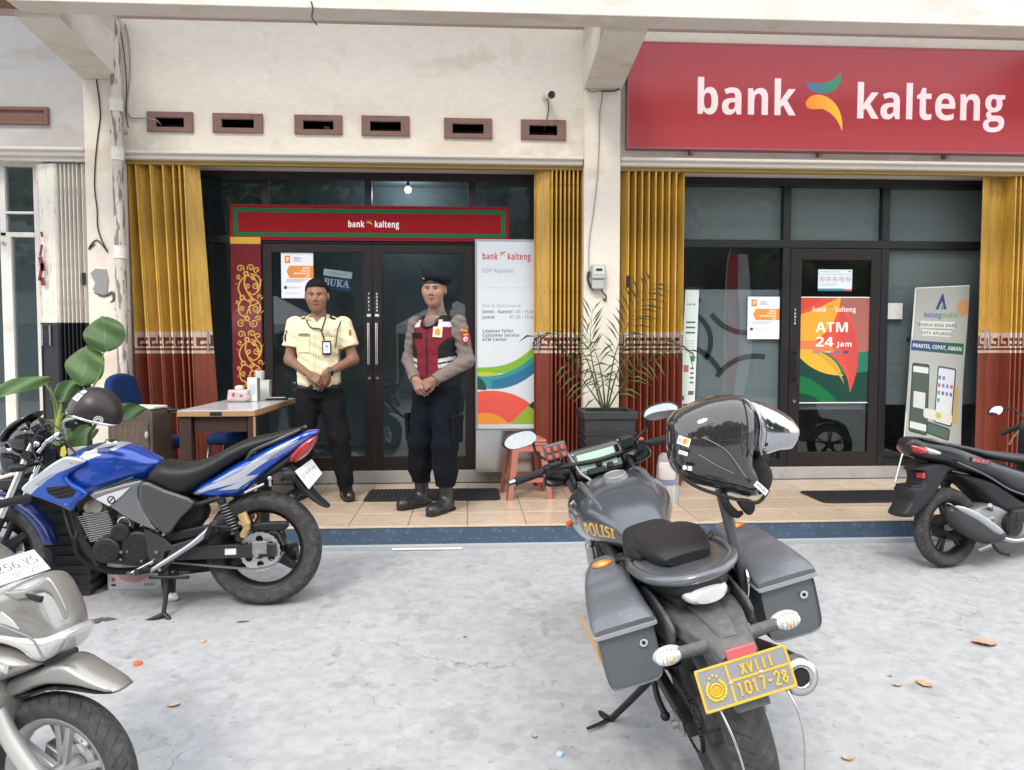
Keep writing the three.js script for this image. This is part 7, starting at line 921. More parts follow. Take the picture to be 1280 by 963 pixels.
{ const g = part('mirror', t), c = B(1243, 513.5, zb), o = [[-0.072, -0.012], [-0.03, 0.026], [0.02, 0.034], [0.064, 0.03], [0.074, 0.004], [0.04, -0.03], [-0.03, -0.034]]; mesh('housing', inflate(o.map(([x, y]) => [x + c[0], y + c[1]]), { w: 0.012, r: 0.03, h: 0.005, smooth: 3 }).translate(0, 0, zb), M.plastic, g); mesh('glass', plate(spline2(o.map(([x, y]) => [x * 0.9 + c[0], y * 0.85 + c[1]]), 3), 0.003).translate(0, 0, zb + 0.0125), P({ color: lin(0.9, 0.92, 0.94), metalness: 1, roughness: 0.02 }), g); mesh('stem', tube([[c[0] + 0.06, c[1] + 0.01, zb], B3(1268, 512, zb + 0.04), B3(1280, 524, zb + 0.1), gB], 0.0065, 8), M.plastic, g); }
}

const smin = (a, b, k) => { const h = Math.max(k - Math.abs(a - b), 0) / k; return Math.min(a, b) - h * h * k * 0.25; };
const smax = (a, b, k) => -smin(-a, -b, k);
function cone(a, b, ra, rb) { const dx = b[0] - a[0], dy = b[1] - a[1], dz = b[2] - a[2], L = dx * dx + dy * dy + dz * dz || 1e-9; return (x, y, z) => { const px = x - a[0], py = y - a[1], pz = z - a[2], t = clamp((px * dx + py * dy + pz * dz) / L); return Math.hypot(px - t * dx, py - t * dy, pz - t * dz) - (ra + t * (rb - ra)); }; }
function ell(c, r) { const m = Math.min(...r); return (x, y, z) => { const a = (x - c[0]) / r[0], b = (y - c[1]) / r[1], d = (z - c[2]) / r[2], k0 = Math.hypot(a, b, d), k1 = Math.hypot(a / r[0], b / r[1], d / r[2]); return k1 < 1e-6 ? -m : k0 * (k0 - 1) / k1; }; }
const chainSdf = (p, r) => { const c = []; for (let i = 0; i + 1 < p.length; i++) c.push(cone(p[i], p[i + 1], r[i], r[i + 1])); return c; };
const uni = (list, k) => (x, y, z) => { let d = 1e9; for (const f of list) { const q = f(x, y, z); d = d > 1e8 ? q : smin(d, q, k); } return d; };
function column(st) { // elliptic column: [y, halfWidth, halfDepth, zCentre, xCentre]
const y0 = st[0][0], y1 = st[st.length - 1][0];
return (x, y, z) => { const q = clamp(y, y0, y1); let i = 0; while (i < st.length - 2 && q > st[i + 1][0]) i++; const A = st[i], B = st[i + 1], t = (q - A[0]) / (B[0] - A[0]), s = t * t * (3 - 2 * t), a = lerp(A[1], B[1], s), b = lerp(A[2], B[2], s), zc = lerp(A[3] ?? 0, B[3] ?? 0, s), xc = lerp(A[4] ?? 0, B[4] ?? 0, s); const u = Math.abs(x - xc) / a, v = Math.abs(z - zc) / b, k = Math.pow(Math.pow(u, 2.4) + Math.pow(v, 2.4), 1 / 2.4), d = (k - 1) * Math.min(a, b); const e = Math.max(y0 - y, y - y1, 0); return e > 0 ? Math.hypot(Math.max(d, 0), e) + Math.min(d, 0) * 0 : d; };
}
const rot3 = (o, ry, rx, rz) => { const m = new THREE.Matrix4().compose(V3(...o), new THREE.Quaternion().setFromEuler(new THREE.Euler(rx, ry, rz, 'YXZ')), V3(1, 1, 1)), i = m.clone().invert().elements; return { m, f: (x, y, z) => [i[0] * x + i[4] * y + i[8] * z + i[12], i[1] * x + i[5] * y + i[9] * z + i[13], i[2] * x + i[6] * y + i[10] * z + i[14]] }; };
function headSdf(w = 1) {
const base = uni([ell([0, 0.032, -0.016], [0.077 * w, 0.09, 0.096]), ell([0, -0.028, 0.018], [0.067 * w, 0.088, 0.074]), ell([0, -0.074, 0.03], [0.053 * w, 0.044, 0.055]), ell([0, -0.1, 0.056], [0.024, 0.02, 0.024]), ell([-0.038 * w, -0.026, 0.056], [0.03, 0.032, 0.03]), ell([0.038 * w, -0.026, 0.056], [0.03, 0.032, 0.03])], 0.03);
const brow = uni([cone([-0.046, 0.021, 0.07], [-0.014, 0.02, 0.084], 0.01, 0.01), cone([0.046, 0.021, 0.07], [0.014, 0.02, 0.084], 0.01, 0.01)], 0.01);
const nose = uni([cone([0, 0.012, 0.084], [0, -0.028, 0.102], 0.0075, 0.0115), ell([-0.013, -0.034, 0.09], [0.01, 0.008, 0.012]), ell([0.013, -0.034, 0.09], [0.01, 0.008, 0.012])], 0.01);
const sock = uni([ell([-0.031, 0.003, 0.1], [0.02, 0.012, 0.022]), ell([0.031, 0.003, 0.1], [0.02, 0.012, 0.022])], 0.004), eye = uni([ell([-0.031, 0.002, 0.071], [0.0145, 0.0125, 0.0135]), ell([0.031, 0.002, 0.071], [0.0145, 0.0125, 0.0135])], 0.002);
const lids = uni([cone([-0.046, 0.006, 0.074], [-0.017, 0.0075, 0.083], 0.0045, 0.0045), cone([0.046, 0.006, 0.074], [0.017, 0.0075, 0.083], 0.0045, 0.0045)], 0.004);
const lips = uni([cone([-0.023, -0.063, 0.077], [0, -0.059, 0.091], 0.0045, 0.007), cone([0.024, -0.063, 0.077], [0, -0.059, 0.091], 0.0045, 0.007), cone([-0.021, -0.07, 0.077], [0, -0.073, 0.088], 0.005, 0.0085), cone([0.021, -0.07, 0.077], [0, -0.073, 0.088], 0.005, 0.0085)], 0.005);
const ears = uni([ell([-0.079 * w, -0.004, -0.006], [0.01, 0.031, 0.019]), ell([0.079 * w, -0.004, -0.006], [0.01, 0.031, 0.019])], 0.004);
return (x, y, z) => { let d = smin(base(x, y, z), brow(x, y, z), 0.016); d = smax(d, -sock(x, y, z), 0.01); d = smin(d, nose(x, y, z), 0.012); d = smin(d, eye(x, y, z), 0.002); d = smin(d, lids(x, y, z), 0.003); d = smin(d, lips(x, y, z), 0.006); return smin(d, ears(x, y, z), 0.008); };
}
function headColour(skin) { return (x, y, z) => {
const ax = Math.abs(x); let c = [...skin];
const warm = sstep(0.03, 0.0, Math.hypot(ax - 0.04, y + 0.03)) * 0.1 * (z > 0.04 ? 1 : 0); c = [c[0] * (1 + warm), c[1] * (1 - warm * 0.5), c[2] * (1 - warm)];
if (z > 0.05) {
const by = 0.0235 - Math.abs(ax - 0.031) * 0.16; if (ax > 0.011 && ax < 0.05 && Math.abs(y - by) < 0.0038) c = [0.018, 0.014, 0.013];
const ex = (ax - 0.031) / 0.0135, ey = (y - 0.001) / 0.0048; if (ex * ex + ey * ey < 1) c = Math.abs(ax - 0.031) < 0.006 ? [0.012, 0.009, 0.008] : [0.5, 0.46, 0.43]; else if (ax > 0.016 && ax < 0.047 && Math.abs(y - 0.0065) < 0.0022) c = [0.03, 0.022, 0.02];
const ly = y + 0.066; if (ax < 0.027 && Math.abs(ly) < 0.012 * (1 - ax / 0.034)) c = Math.abs(ly) < 0.002 ? [skin[0] * 0.35, skin[1] * 0.25, skin[2] * 0.25] : [skin[0] * 0.78, skin[1] * 0.5, skin[2] * 0.5];
}
return c; };
}
function handSdf(W, d, n, side, curl, spread = 1) { // wrist, direction, palm normal, thumb side (+1 / -1 along d x n)
const D = V3(...d).normalize(), N = V3(...n); N.addScaledVector(D, -N.dot(D)).normalize(); const L = new THREE.Vector3().crossVectors(D, N).multiplyScalar(side), o = V3(...W), at = (a, b, c) => o.clone().addScaledVector(D, a).addScaledVector(L, b).addScaledVector(N, c).toArray();
const palm = [cone(at(-0.03, 0, 0), at(0.015, 0, 0), 0.023, 0.024)], fingers = [];
[[0.03, 0.07, 0.0088], [0.0105, 0.078, 0.0092], [-0.0095, 0.072, 0.0088], [-0.0285, 0.056, 0.0078]].forEach(([l, len, r], i) => {
const k = 0.088 - Math.abs(l - 0.008) * 0.25; palm.push(cone(at(0.01, l * 0.62, 0), at(k, l, -0.002), 0.0155, 0.0118));
let p = V3(...at(k, l, 0)), a = 0.2; const seg = [0.45, 0.31, 0.24];
seg.forEach((s, q) => { a += curl[i] * [0.75, 1, 0.6][q]; const v = D.clone().multiplyScalar(Math.cos(a)).addScaledVector(N, Math.sin(a)).addScaledVector(L, l * 1.6 * spread * (q ? 0 : 1)).normalize(), e = p.clone().addScaledVector(v, len * s); fingers.push(cone(p.toArray(), e.toArray(), r * (1 - q * 0.08), r * (0.93 - q * 0.08))); p = e; });
});
const t0 = at(0.018, 0.026, 0.008), t1 = at(0.05, 0.046, 0.02), t2 = at(0.078, 0.05, 0.03), t3 = at(0.098, 0.046, 0.036);
const thumb = [cone(t0, t1, 0.015, 0.012), cone(t1, t2, 0.0115, 0.0105), cone(t2, t3, 0.0102, 0.0085)], P0 = uni(palm, 0.012), T = uni(thumb, 0.004);
return (x, y, z) => { let q = P0(x, y, z), f = 1e9; for (const g of fingers) f = Math.min(f, g(x, y, z)); return smin(smin(q, f, 0.006), T(x, y, z), 0.008); };
}
const skinM = (o = {}) => P({ vertexColors: true, roughness: 0.48, specularIntensity: 0.6, bumpMap: rep(grain, 14), bumpScale: 0.0005, sheen: 0.15, ...o });
const weave = dataTex(128, 128, (u, v, c) => { const k = 0.5 + 0.25 * Math.sin(u * 402) + 0.25 * Math.sin(v * 402); c[0] = c[1] = c[2] = k * 0.6 + 0.4 * fbm(N1, u, v, 8, 4); }, false);
const cloth = (c, o = {}) => P({ color: lin(...c), roughness: 0.9, specularIntensity: 0.35, bumpMap: rep(weave, 9), bumpScale: 0.0007, sheen: 0.06, sheenRoughness: 0.6, ...o });
const fold = (x, y, z, s) => 0.0045 * Math.sin(y * 46 + Math.sin(x * 19 + s) * 2.2 + z * 15 + s) * Math.sin(x * 24 + y * 13 + s * 2) + 0.0025 * Math.sin(y * 85 + x * 40 + s);
function boot(name, ankle, dir, m, parent, len = 0.285, shaft = 0.0, r = 0.058) { // sole, toe cap and shaft of a shoe standing on y = 0
const A = V3(...ankle), D = V3(dir[0], 0, dir[1]).normalize(), q = (f, h) => [A.x + D.x * f, h, A.z + D.z * f], g = part(name, parent);
const up = uni([cone(q(-0.055, 0.05), q(0.03, 0.052), 0.038, 0.042), cone(q(0.03, 0.056), q(len - 0.12, 0.042), 0.046, 0.041), cone(q(len - 0.13, 0.042), q(len - 0.095, 0.039), 0.041, 0.037), cone(q(-0.01, 0.07), [A.x, Math.max(0.13, shaft), A.z], 0.049, r)], 0.03), B = [Math.min(A.x, q(len, 0)[0]) - 0.13, 0.01, Math.min(A.z, q(len, 0)[2]) - 0.13, Math.max(A.x, q(len, 0)[0]) + 0.13, Math.max(0.16, shaft) + 0.04, Math.max(A.z, q(len, 0)[2]) + 0.13];
mesh('upper', nets((x, y, z) => Math.max(up(x, y, z), 0.022 - y, y - Math.max(0.14, shaft)), B, 0.007), m, g);
const so = uni([cone(q(-0.06, 0.02), q(0.06, 0.02), 0.043, 0.041), cone(q(0.06, 0.02), q(len - 0.1, 0.02), 0.047, 0.042)], 0.02); mesh('sole', nets((x, y, z) => Math.max(so(x, y, z), -y + 0.001, y - 0.024), [B[0], -0.01, B[2], B[3], 0.05, B[5]], 0.007), M.rubber, g);
return g;
}
function torusBelt(name, col, y0, y1, m, parent, g = 0.006) { return mesh(name, nets((x, y, z) => Math.max(col(x, y, z) - g, y0 - y, y - y1), [-0.26, y0 - 0.03, -0.24, 0.26, y1 + 0.03, 0.24], 0.008), m, parent); }

{ // ---- the guard in the pale yellow shirt
const f = onH(401, 623, FLOOR), t = thing('person', 'man in pale yellow short-sleeved shirt and black trousers, hands clasped', 'person', [f.x, FLOOR, f.z]);
const skin = [0.27, 0.145, 0.095], sk2 = [0.235, 0.122, 0.08];
const hd = rot3([-0.005, 1.595, 0.03], 0.06, 0.05, 0.015), HS = headSdf(1.09), head = (x, y, z) => { const q = hd.f(x, y, z); return HS(...q); }, hc = headColour(skin);
const neck = cone([0, 1.5, 0.0], [0, 1.36, -0.02], 0.054, 0.064), elR = [-0.225, 1.1, 0.015], wrR = [-0.045, 0.988, 0.185], elL = [0.268, 1.1, 0.015], wrL = [0.092, 1.0, 0.165], shR = [-0.185, 1.37, -0.01], shL = [0.19, 1.37, -0.01];
const trunk = uni([column([[0.8, 0.13, 0.09], [0.95, 0.14, 0.1], [1.1, 0.135, 0.095], [1.28, 0.155, 0.1], [1.38, 0.13, 0.08], [1.43, 0.06, 0.05]]), ...chainSdf([shR, elR, wrR], [0.048, 0.041, 0.027]), ...chainSdf([shL, elL, wrL], [0.048, 0.041, 0.027]), ...chainSdf([[-0.09, 0.85, 0], [-0.13, 0.48, 0.02], [-0.15, 0.09, -0.02]], [0.08, 0.05, 0.035]), ...chainSdf([[0.09, 0.85, 0], [0.155, 0.48, 0.02], [0.19, 0.09, -0.02]], [0.08, 0.05, 0.035])], 0.03);
const hR = handSdf(wrR, [0.86, -0.42, 0.16], [0.05, -0.5, -0.86], -1, [0.5, 0.55, 0.6, 0.65]), hL = handSdf(wrL, [-0.52, -0.84, 0.02], [-0.1, 0.1, -1], 1, [0.14, 0.16, 0.2, 0.26]);
const body = (x, y, z) => smin(smin(trunk(x, y, z), neck(x, y, z), 0.03), head(x, y, z), 0.02);
const sc = () => sk2;
mesh('body', [nets((x, y, z) => Math.max(body(x, y, z), y - 1.46), [-0.35, 0.02, -0.18, 0.36, 1.5, 0.26], 0.012, sc), nets((x, y, z) => Math.max(body(x, y, z), 1.42 - y), [-0.13, 1.4, -0.16, 0.13, 1.76, 0.18], 0.0032, (x, y, z) => hc(...hd.f(x, y, z))),
nets(hR, [-0.1, 0.86, 0.08, 0.12, 1.05, 0.3], 0.0032, sc), nets(hL, [-0.04, 0.8, 0.08, 0.17, 1.06, 0.26], 0.0032, sc)], skinM(), t);
const hairB = ell([0, 0.04, -0.014], [0.0905, 0.101, 0.108]); mesh('hair', nets((x, y, z) => { const q = hd.f(x, y, z), [a, b, c] = q, top = hairB(a, b, c) + 0.0022 * Math.sin(a * 260 + b * 120) * Math.sin(c * 220 + b * 90); const line = lerp(lerp(-0.05, -0.012, sstep(-0.06, -0.02, c)), 0.072 - 2.5 * a * a, sstep(-0.002, 0.042, c)) + 0.003 * Math.sin(a * 310 + c * 170); return Math.max(top + 0.3 * Math.max(0, line + 0.028 - b), line - b); }, [-0.13, 1.5, -0.14, 0.12, 1.76, 0.17], 0.0035), P({ color: lin(0.006, 0.0055, 0.0055), roughness: 0.75, specularIntensity: 0.5, bumpMap: rep(grain, 20), bumpScale: 0.002 }), t);
const tors = column([[0.875, 0.166, 0.118], [0.93, 0.178, 0.132], [1.02, 0.174, 0.132], [1.14, 0.172, 0.128], [1.27, 0.188, 0.128, 0.003], [1.34, 0.192, 0.122], [1.385, 0.158, 0.1, -0.008], [1.425, 0.09, 0.075, -0.012]]);
const mid = (a, b, k) => a.map((v, i) => lerp(v, b[i], k)), sl = uni([tors, cone(shR, mid(shR, elR, 0.66), 0.07, 0.072), cone(shL, mid(shL, elL, 0.66), 0.07, 0.072)], 0.03);
const sl2 = (x, y, z) => { let d = sl(x, y, z) + fold(x, y, z, 1.3) * (y < 1.28 ? 1 : 0.35); const cut = (A, B, s) => { const dx = B[0] - A[0], dy = B[1] - A[1], dz = B[2] - A[2], L = Math.hypot(dx, dy, dz); return s * x > 0.16 ? ((x - A[0]) * dx + (y - A[1]) * dy + (z - A[2]) * dz) / L - L * 0.64 : -1; }; d = Math.max(d, cut(shR, elR, -1) , cut(shL, elL, 1), 0.885 - y); const v = Math.abs(x) * 1.0 - (y - 1.385) * 0.75; return z > 0.02 ? smax(d, -v * 0.7, 0.004) : d; };
const shirtC = (x, y, z) => { const f2 = z > 0.03; if (f2 && Math.abs(x + 0.002) < 0.0045 && y < 1.385) return [0.6, 0.54, 0.35]; if (f2 && Math.abs(x) < 0.022 && Math.abs(Math.abs(x) - 0.02) < 0.0025 && y < 1.37) return [0.58, 0.51, 0.32]; return [0.76, 0.68, 0.46]; };
mesh('shirt', nets(sl2, [-0.34, 0.85, -0.2, 0.36, 1.47, 0.2], 0.0065, shirtC), cloth([1, 1, 1], { vertexColors: true }), t);
const M4 = (x, y, z, w, h, d, rz = 0, ry = 0, rx = 0) => bx(w, h, d, x, y, z, 0.003, [rx, ry, rz]), sM = cloth([0.74, 0.66, 0.44]);
mesh('collar', [-1, 1].map((s) => inflate([[0.004, 0], [0.05, 0.055], [0.078, 0.05], [0.055, -0.012], [0.03, -0.03]], { w: 0.004, r: 0.006, h: 0.004, smooth: 2 }).applyMatrix4(new THREE.Matrix4().compose(V3(s * 0.008, 1.385, 0.092), new THREE.Quaternion().setFromEuler(new THREE.Euler(-0.55, s > 0 ? 0.45 : Math.PI - 0.45, 0, 'YXZ')), V3(1, 1, 1)))).concat([tube([[-0.066, 1.425, 0.04], [-0.072, 1.44, -0.02], [-0.04, 1.45, -0.07], [0.04, 1.45, -0.07], [0.072, 1.44, -0.02], [0.066, 1.425, 0.04]], 0.014, 8)]), sM, t);
mesh('pocket_flap', [M4(-0.092, 1.262, 0.118, 0.1, 0.03, 0.006, 0, -0.28), M4(0.092, 1.262, 0.118, 0.1, 0.03, 0.006, 0, 0.28)], sM, t); mesh('pocket', [M4(-0.092, 1.2, 0.121, 0.094, 0.09, 0.004, 0, -0.28), M4(0.092, 1.2, 0.121, 0.094, 0.09, 0.004, 0, 0.28)], sM, t);
mesh('epaulette', [-1, 1].map((s) => bx(0.1, 0.008, 0.045, s * 0.15, 1.418, -0.005, 0.003, [0, 0, -s * 0.42])), sM, t);
const txt = (w, h, s, bg, fg, sz) => printM(canvasTex(w, h, (x) => { x.fillStyle = bg; x.fillRect(0, 0, w, h); text(x, s, w / 2, h * 0.74, sz, fg, { align: 'center' }); }), 0.6);
mesh('name_tape', xf(sheet(0.095, 0.02, 0.004), -0.09, 1.292, 0.1235, 0, -0.28, 0), txt(192, 40, 'SUPRIADI', '#8c8a80', '#2c2c30', 30), t); mesh('name_tape', xf(sheet(0.095, 0.02, 0.004), 0.09, 1.292, 0.1235, 0, 0.28, 0), txt(192, 40, 'SATPAM', '#c9c2ac', '#4b5578', 30), t);
mesh('shoulder_patch', [ball(0.03, -0.246, 1.27, 0.05, 0.35, 1.1, 1)], P({ color: lin(0.06, 0.05, 0.16), roughness: 0.7 }), t); mesh('shoulder_patch', [ball(0.022, -0.237, 1.318, 0.055, 0.35, 0.6, 1.2), ball(0.024, 0.25, 1.31, 0.05, 0.35, 1.1, 1)], P({ color: lin(0.42, 0.16, 0.08), roughness: 0.7 }), t);
mesh('badge', xf(new THREE.CircleGeometry(0.017, 20), 0.085, 1.325, 0.127, 0, 0.26, 0), P({ color: lin(0.62, 0.56, 0.42), roughness: 0.5 }), t);
mesh('whistle_cord', tube([[0.18, 1.4, 0.05], [0.165, 1.33, 0.1], [0.155, 1.24, 0.12], [0.15, 1.19, 0.128]], 0.005, 6), M.cable, t);
{ const l = part('lanyard', t); mesh('strap', [tube([[-0.062, 1.44, 0.03], [-0.075, 1.4, 0.085], [-0.03, 1.345, 0.128], [0.035, 1.335, 0.138], [0.068, 1.25, 0.14]], 0.0055, 6), tube([[0.062, 1.44, 0.03], [0.06, 1.38, 0.11], [0.048, 1.32, 0.135], [0.068, 1.25, 0.14]], 0.0055, 6)], cloth([0.06, 0.065, 0.05]), l);
mesh('card_holder', bx(0.068, 0.11, 0.008, 0.085, 1.19, 0.142, 0.006, [0.02, 0.1, 0.02]), M.plastic, l); mesh('card', xf(sheet(0.05, 0.082, 0.002), 0.0855, 1.192, 0.1475, 0.02, 0.1, 0.02), printM(canvasTex(100, 164, (x) => { x.fillStyle = '#dfe6ee'; x.fillRect(0, 0, 100, 164); x.fillStyle = '#8aa0bd'; x.fillRect(30, 40, 40, 44); x.fillStyle = '#9aa4ae'; x.fillRect(18, 104, 64, 8); x.fillRect(26, 122, 48, 6); }), 0.3), l); }
{ const w = part('wrist_watch', t), q = mid(wrL, elL, 0.1); const d = V3(...elL).sub(V3(...wrL)).normalize(); mesh('strap', new THREE.TorusGeometry(0.03, 0.008, 8, 24).applyMatrix4(new THREE.Matrix4().compose(V3(...q), new THREE.Quaternion().setFromUnitVectors(V3(0, 0, 1), d), V3(1, 1, 1))), M.rubber, w); mesh('case', rod([q[0] + 0.002, q[1] + 0.012, q[2] + 0.024], [q[0] + 0.004, q[1] + 0.016, q[2] + 0.038], 0.02, 0.018, 20), M.gloss, w); }
const hips = column([[0.8, 0.15, 0.105], [0.88, 0.162, 0.118], [0.915, 0.16, 0.116]]);
const tr = uni([hips, ...chainSdf([[-0.082, 0.83, -0.005], [-0.125, 0.48, 0.015], [-0.15, 0.13, -0.02]], [0.102, 0.084, 0.068]), ...chainSdf([[0.082, 0.83, -0.005], [0.15, 0.48, 0.015], [0.19, 0.13, -0.02]], [0.102, 0.084, 0.068])], 0.035), trM = cloth([0.009, 0.009, 0.011]);
mesh('trousers', nets((x, y, z) => Math.max(tr(x, y, z) + fold(x, y * 0.6, z, 0.4) * 0.9, y - 0.912, 0.075 - y), [-0.26, 0.04, -0.18, 0.3, 0.94, 0.18], 0.008), trM, t);
torusBelt('belt', hips, 0.872, 0.91, P({ color: lin(0.012, 0.012, 0.012), roughness: 0.4 }), t); mesh('buckle', bx(0.05, 0.04, 0.01, 0.0, 0.89, 0.128, 0.003), M.steel, t);
const shoe = P({ color: lin(0.012, 0.012, 0.013), roughness: 0.3, clearcoat: 0.3 }); boot('boot', [-0.152, 0.1, -0.03], [-0.25, 1], shoe, t, 0.29, 0.17); boot('boot', [0.192, 0.1, -0.03], [0.3, 1], shoe, t, 0.29, 0.17);
}
{ // ---- the policeman in beret and red vest
const f = onH(546, 636, FLOOR), t = thing('person', 'person in black beret and red and black vest, hands clasped before the doors', 'person', [f.x, FLOOR, f.z], -0.5);
const skin = [0.33, 0.185, 0.128], sk2 = [0.29, 0.16, 0.11];
const hd = rot3([0.012, 1.612, 0.045], 0.33, 0.03, 0.0), HS = headSdf(1.04), head = (x, y, z) => HS(...hd.f(x, y, z)), hc = headColour(skin);
const neck = cone([0.005, 1.52, 0.01], [0, 1.38, -0.02], 0.056, 0.068), shR = [-0.185, 1.375, -0.015], shL = [0.185, 1.375, -0.015], elR = [-0.24, 1.1, -0.02], elL = [0.245, 1.1, -0.02], wrR = [-0.075, 0.965, 0.17], wrL = [0.095, 0.965, 0.185];
const legs = [[[-0.085, 0.86, 0], [-0.12, 0.5, 0.03], [-0.15, 0.1, -0.02]], [[0.085, 0.86, 0], [0.11, 0.5, 0.06], [0.11, 0.1, 0.06]]];
const trunk = uni([column([[0.8, 0.13, 0.09], [0.95, 0.135, 0.095], [1.1, 0.13, 0.092], [1.28, 0.15, 0.1], [1.38, 0.125, 0.08], [1.44, 0.06, 0.05]]), ...chainSdf([shR, elR, wrR], [0.046, 0.04, 0.027]), ...chainSdf([shL, elL, wrL], [0.046, 0.04, 0.027]), ...legs.flatMap((l) => chainSdf(l, [0.08, 0.05, 0.035]))], 0.03);
const hR = handSdf(wrR, [0.72, -0.6, 0.25], [0.1, -0.35, -0.9], -1, [0.45, 0.5, 0.55, 0.6]), hL = handSdf(wrL, [-0.86, -0.45, 0.1], [-0.2, -0.2, -0.95], 1, [0.35, 0.38, 0.42, 0.5]);
const body = (x, y, z) => smin(smin(trunk(x, y, z), neck(x, y, z), 0.03), head(x, y, z), 0.02), sc = () => sk2;
mesh('body', [nets((x, y, z) => Math.max(body(x, y, z), y - 1.47), [-0.35, 0.02, -0.18, 0.36, 1.5, 0.27], 0.012, sc), nets((x, y, z) => Math.max(body(x, y, z), 1.43 - y), [-0.13, 1.41, -0.14, 0.15, 1.78, 0.2], 0.0032, (x, y, z) => hc(...hd.f(x, y, z))), nets(hR, [-0.13, 0.82, 0.06, 0.11, 1.03, 0.32], 0.0032, sc), nets(hL, [-0.08, 0.82, 0.06, 0.17, 1.03, 0.3], 0.0032, sc)], skinM(), t);
const hairB = ell([0, 0.034, -0.018], [0.08, 0.093, 0.1]); mesh('hair', nets((x, y, z) => { const [a, b, c] = hd.f(x, y, z); return Math.max(hairB(a, b, c), -(b - (c > 0.0 ? 0.05 + c * 0.5 : 0.0 - 0.3 * Math.max(0, -c) * 0.8)), -(b + 0.05)); }, [-0.13, 1.5, -0.14, 0.15, 1.76, 0.2], 0.004), P({ color: lin(0.012, 0.011, 0.011), roughness: 0.6 }), t);
{ const b = part('beret', t); b.position.set(0.012, 1.612, 0.045); b.rotation.order = 'YXZ'; b.rotation.set(0.03, 0.33, 0); const crown = uni([ell([0.02, 0.092, -0.012], [0.108, 0.05, 0.12]), ell([0.08, 0.072, -0.005], [0.048, 0.034, 0.085]), ell([-0.035, 0.104, 0.035], [0.052, 0.052, 0.06])], 0.03), nav = cloth([0.01, 0.011, 0.016], { roughness: 0.9 });
mesh('crown', nets((x, y, z) => Math.max(crown(x, y, z) + 0.003 * Math.sin(x * 50 + z * 30), 0.046 - y - x * 0.26), [-0.13, 0.0, -0.17, 0.17, 0.16, 0.15], 0.0045), nav, b); const bn = ell([0, 0.034, -0.016], [0.0865, 0.099, 0.1045]); mesh('band', nets((x, y, z) => Math.max(bn(x, y, z), 0.042 - y, y - 0.075), [-0.12, 0.02, -0.15, 0.12, 0.09, 0.12], 0.004), P({ color: lin(0.01, 0.01, 0.012), roughness: 0.5 }), b);
const gold = P({ color: lin(0.65, 0.45, 0.08), roughness: 0.35, metalness: 0.7 }); mesh('badge', [xf(ball(0.014, 0, 0, 0, 0.8, 1.2, 0.35), -0.055, 0.088, 0.083, -0.2, -0.5, 0), ...[0, 1, 2, 3, 4].map((i) => rod([-0.056, 0.09, 0.085], [-0.056 + 0.02 * Math.cos(i * 1.257 + 0.3), 0.092 + 0.022 * Math.sin(i * 1.257 + 0.3), 0.084], 0.004, 0.002, 6))], gold, b); }
const taupe = cloth([0.18, 0.148, 0.134]);
const sh = uni([column([[1.0, 0.14, 0.1], [1.28, 0.165, 0.108], [1.375, 0.14, 0.09], [1.425, 0.078, 0.07, -0.01], [1.465, 0.064, 0.064, -0.006]]), ...chainSdf([shR, elR, wrR], [0.057, 0.055, 0.042]), ...chainSdf([shL, elL, wrL], [0.057, 0.055, 0.042])], 0.028);
const wcut = (x, y, z, w, e) => { const dx = w[0] - e[0], dy = w[1] - e[1], dz = w[2] - e[2], L = Math.hypot(dx, dy, dz); return ((x - e[0]) * dx + (y - e[1]) * dy + (z - e[2]) * dz) / L - L * 1.0; };
mesh('shirt', nets((x, y, z) => { let d = sh(x, y, z) + fold(x * 1.3, y * 1.4, z * 1.4, 2.1) * (Math.abs(x) > 0.15 || z > 0.13 ? 0.75 : 0); const c = z > 0.06 && y < 1.05 ? Math.min(Math.max(wcut(x, y, z, wrR, elR), x - 0.05), Math.max(wcut(x, y, z, wrL, elL), -0.05 - x)) : -1; return Math.max(d, z > 0.06 && y < 1.06 ? (x < 0.01 ? wcut(x, y, z, wrR, elR) : wcut(x, y, z, wrL, elL)) : -1, y - 1.468, 0.9 - y); }, [-0.36, 0.88, -0.18, 0.36, 1.5, 0.26], 0.007), taupe, t);
const vs = column([[0.91, 0.168, 0.128], [0.96, 0.176, 0.134], [1.1, 0.17, 0.13], [1.24, 0.176, 0.132, 0.003], [1.32, 0.165, 0.125], [1.385, 0.148, 0.102, -0.006], [1.425, 0.11, 0.08, -0.012]]);
const red = [0.17, 0.016, 0.026], blk = [0.014, 0.014, 0.018], refl = [0.5, 0.5, 0.49];
const vc = (x, y, z) => { const ax = Math.abs(x); if (z < 0.0 && y < 1.36) return blk; if (Math.abs(x) < 0.0045 && y < 1.36) return [0.05, 0.01, 0.012]; if (y > 1.395 - (ax > 0.1 ? 0.015 : 0)) return blk; if (y > 1.342 && ax > 0.075) return refl; if (y > 1.342 && ax < 0.075 && ax > 0.066) return blk;
if (y > 1.335 && ax >= 0.075 && y <= 1.342) return blk; const edge = y > 1.2 ? 0.145 - (1.26 - Math.min(1.26, y)) * 0.9 : 0.088; if (ax > Math.max(0.085, Math.min(0.15, edge)) && y < 1.265) { const q = y - ax * 0.25; if (Math.abs(q - 1.075) < 0.013 || Math.abs(q - 1.035) < 0.013) return refl; return blk; } if (y < 0.955) { const s = Math.floor((x + 1) / 0.022) + Math.floor(y / 0.018); return s % 2 ? [0.5, 0.47, 0.46] : [0.24, 0.03, 0.04]; } return red; };
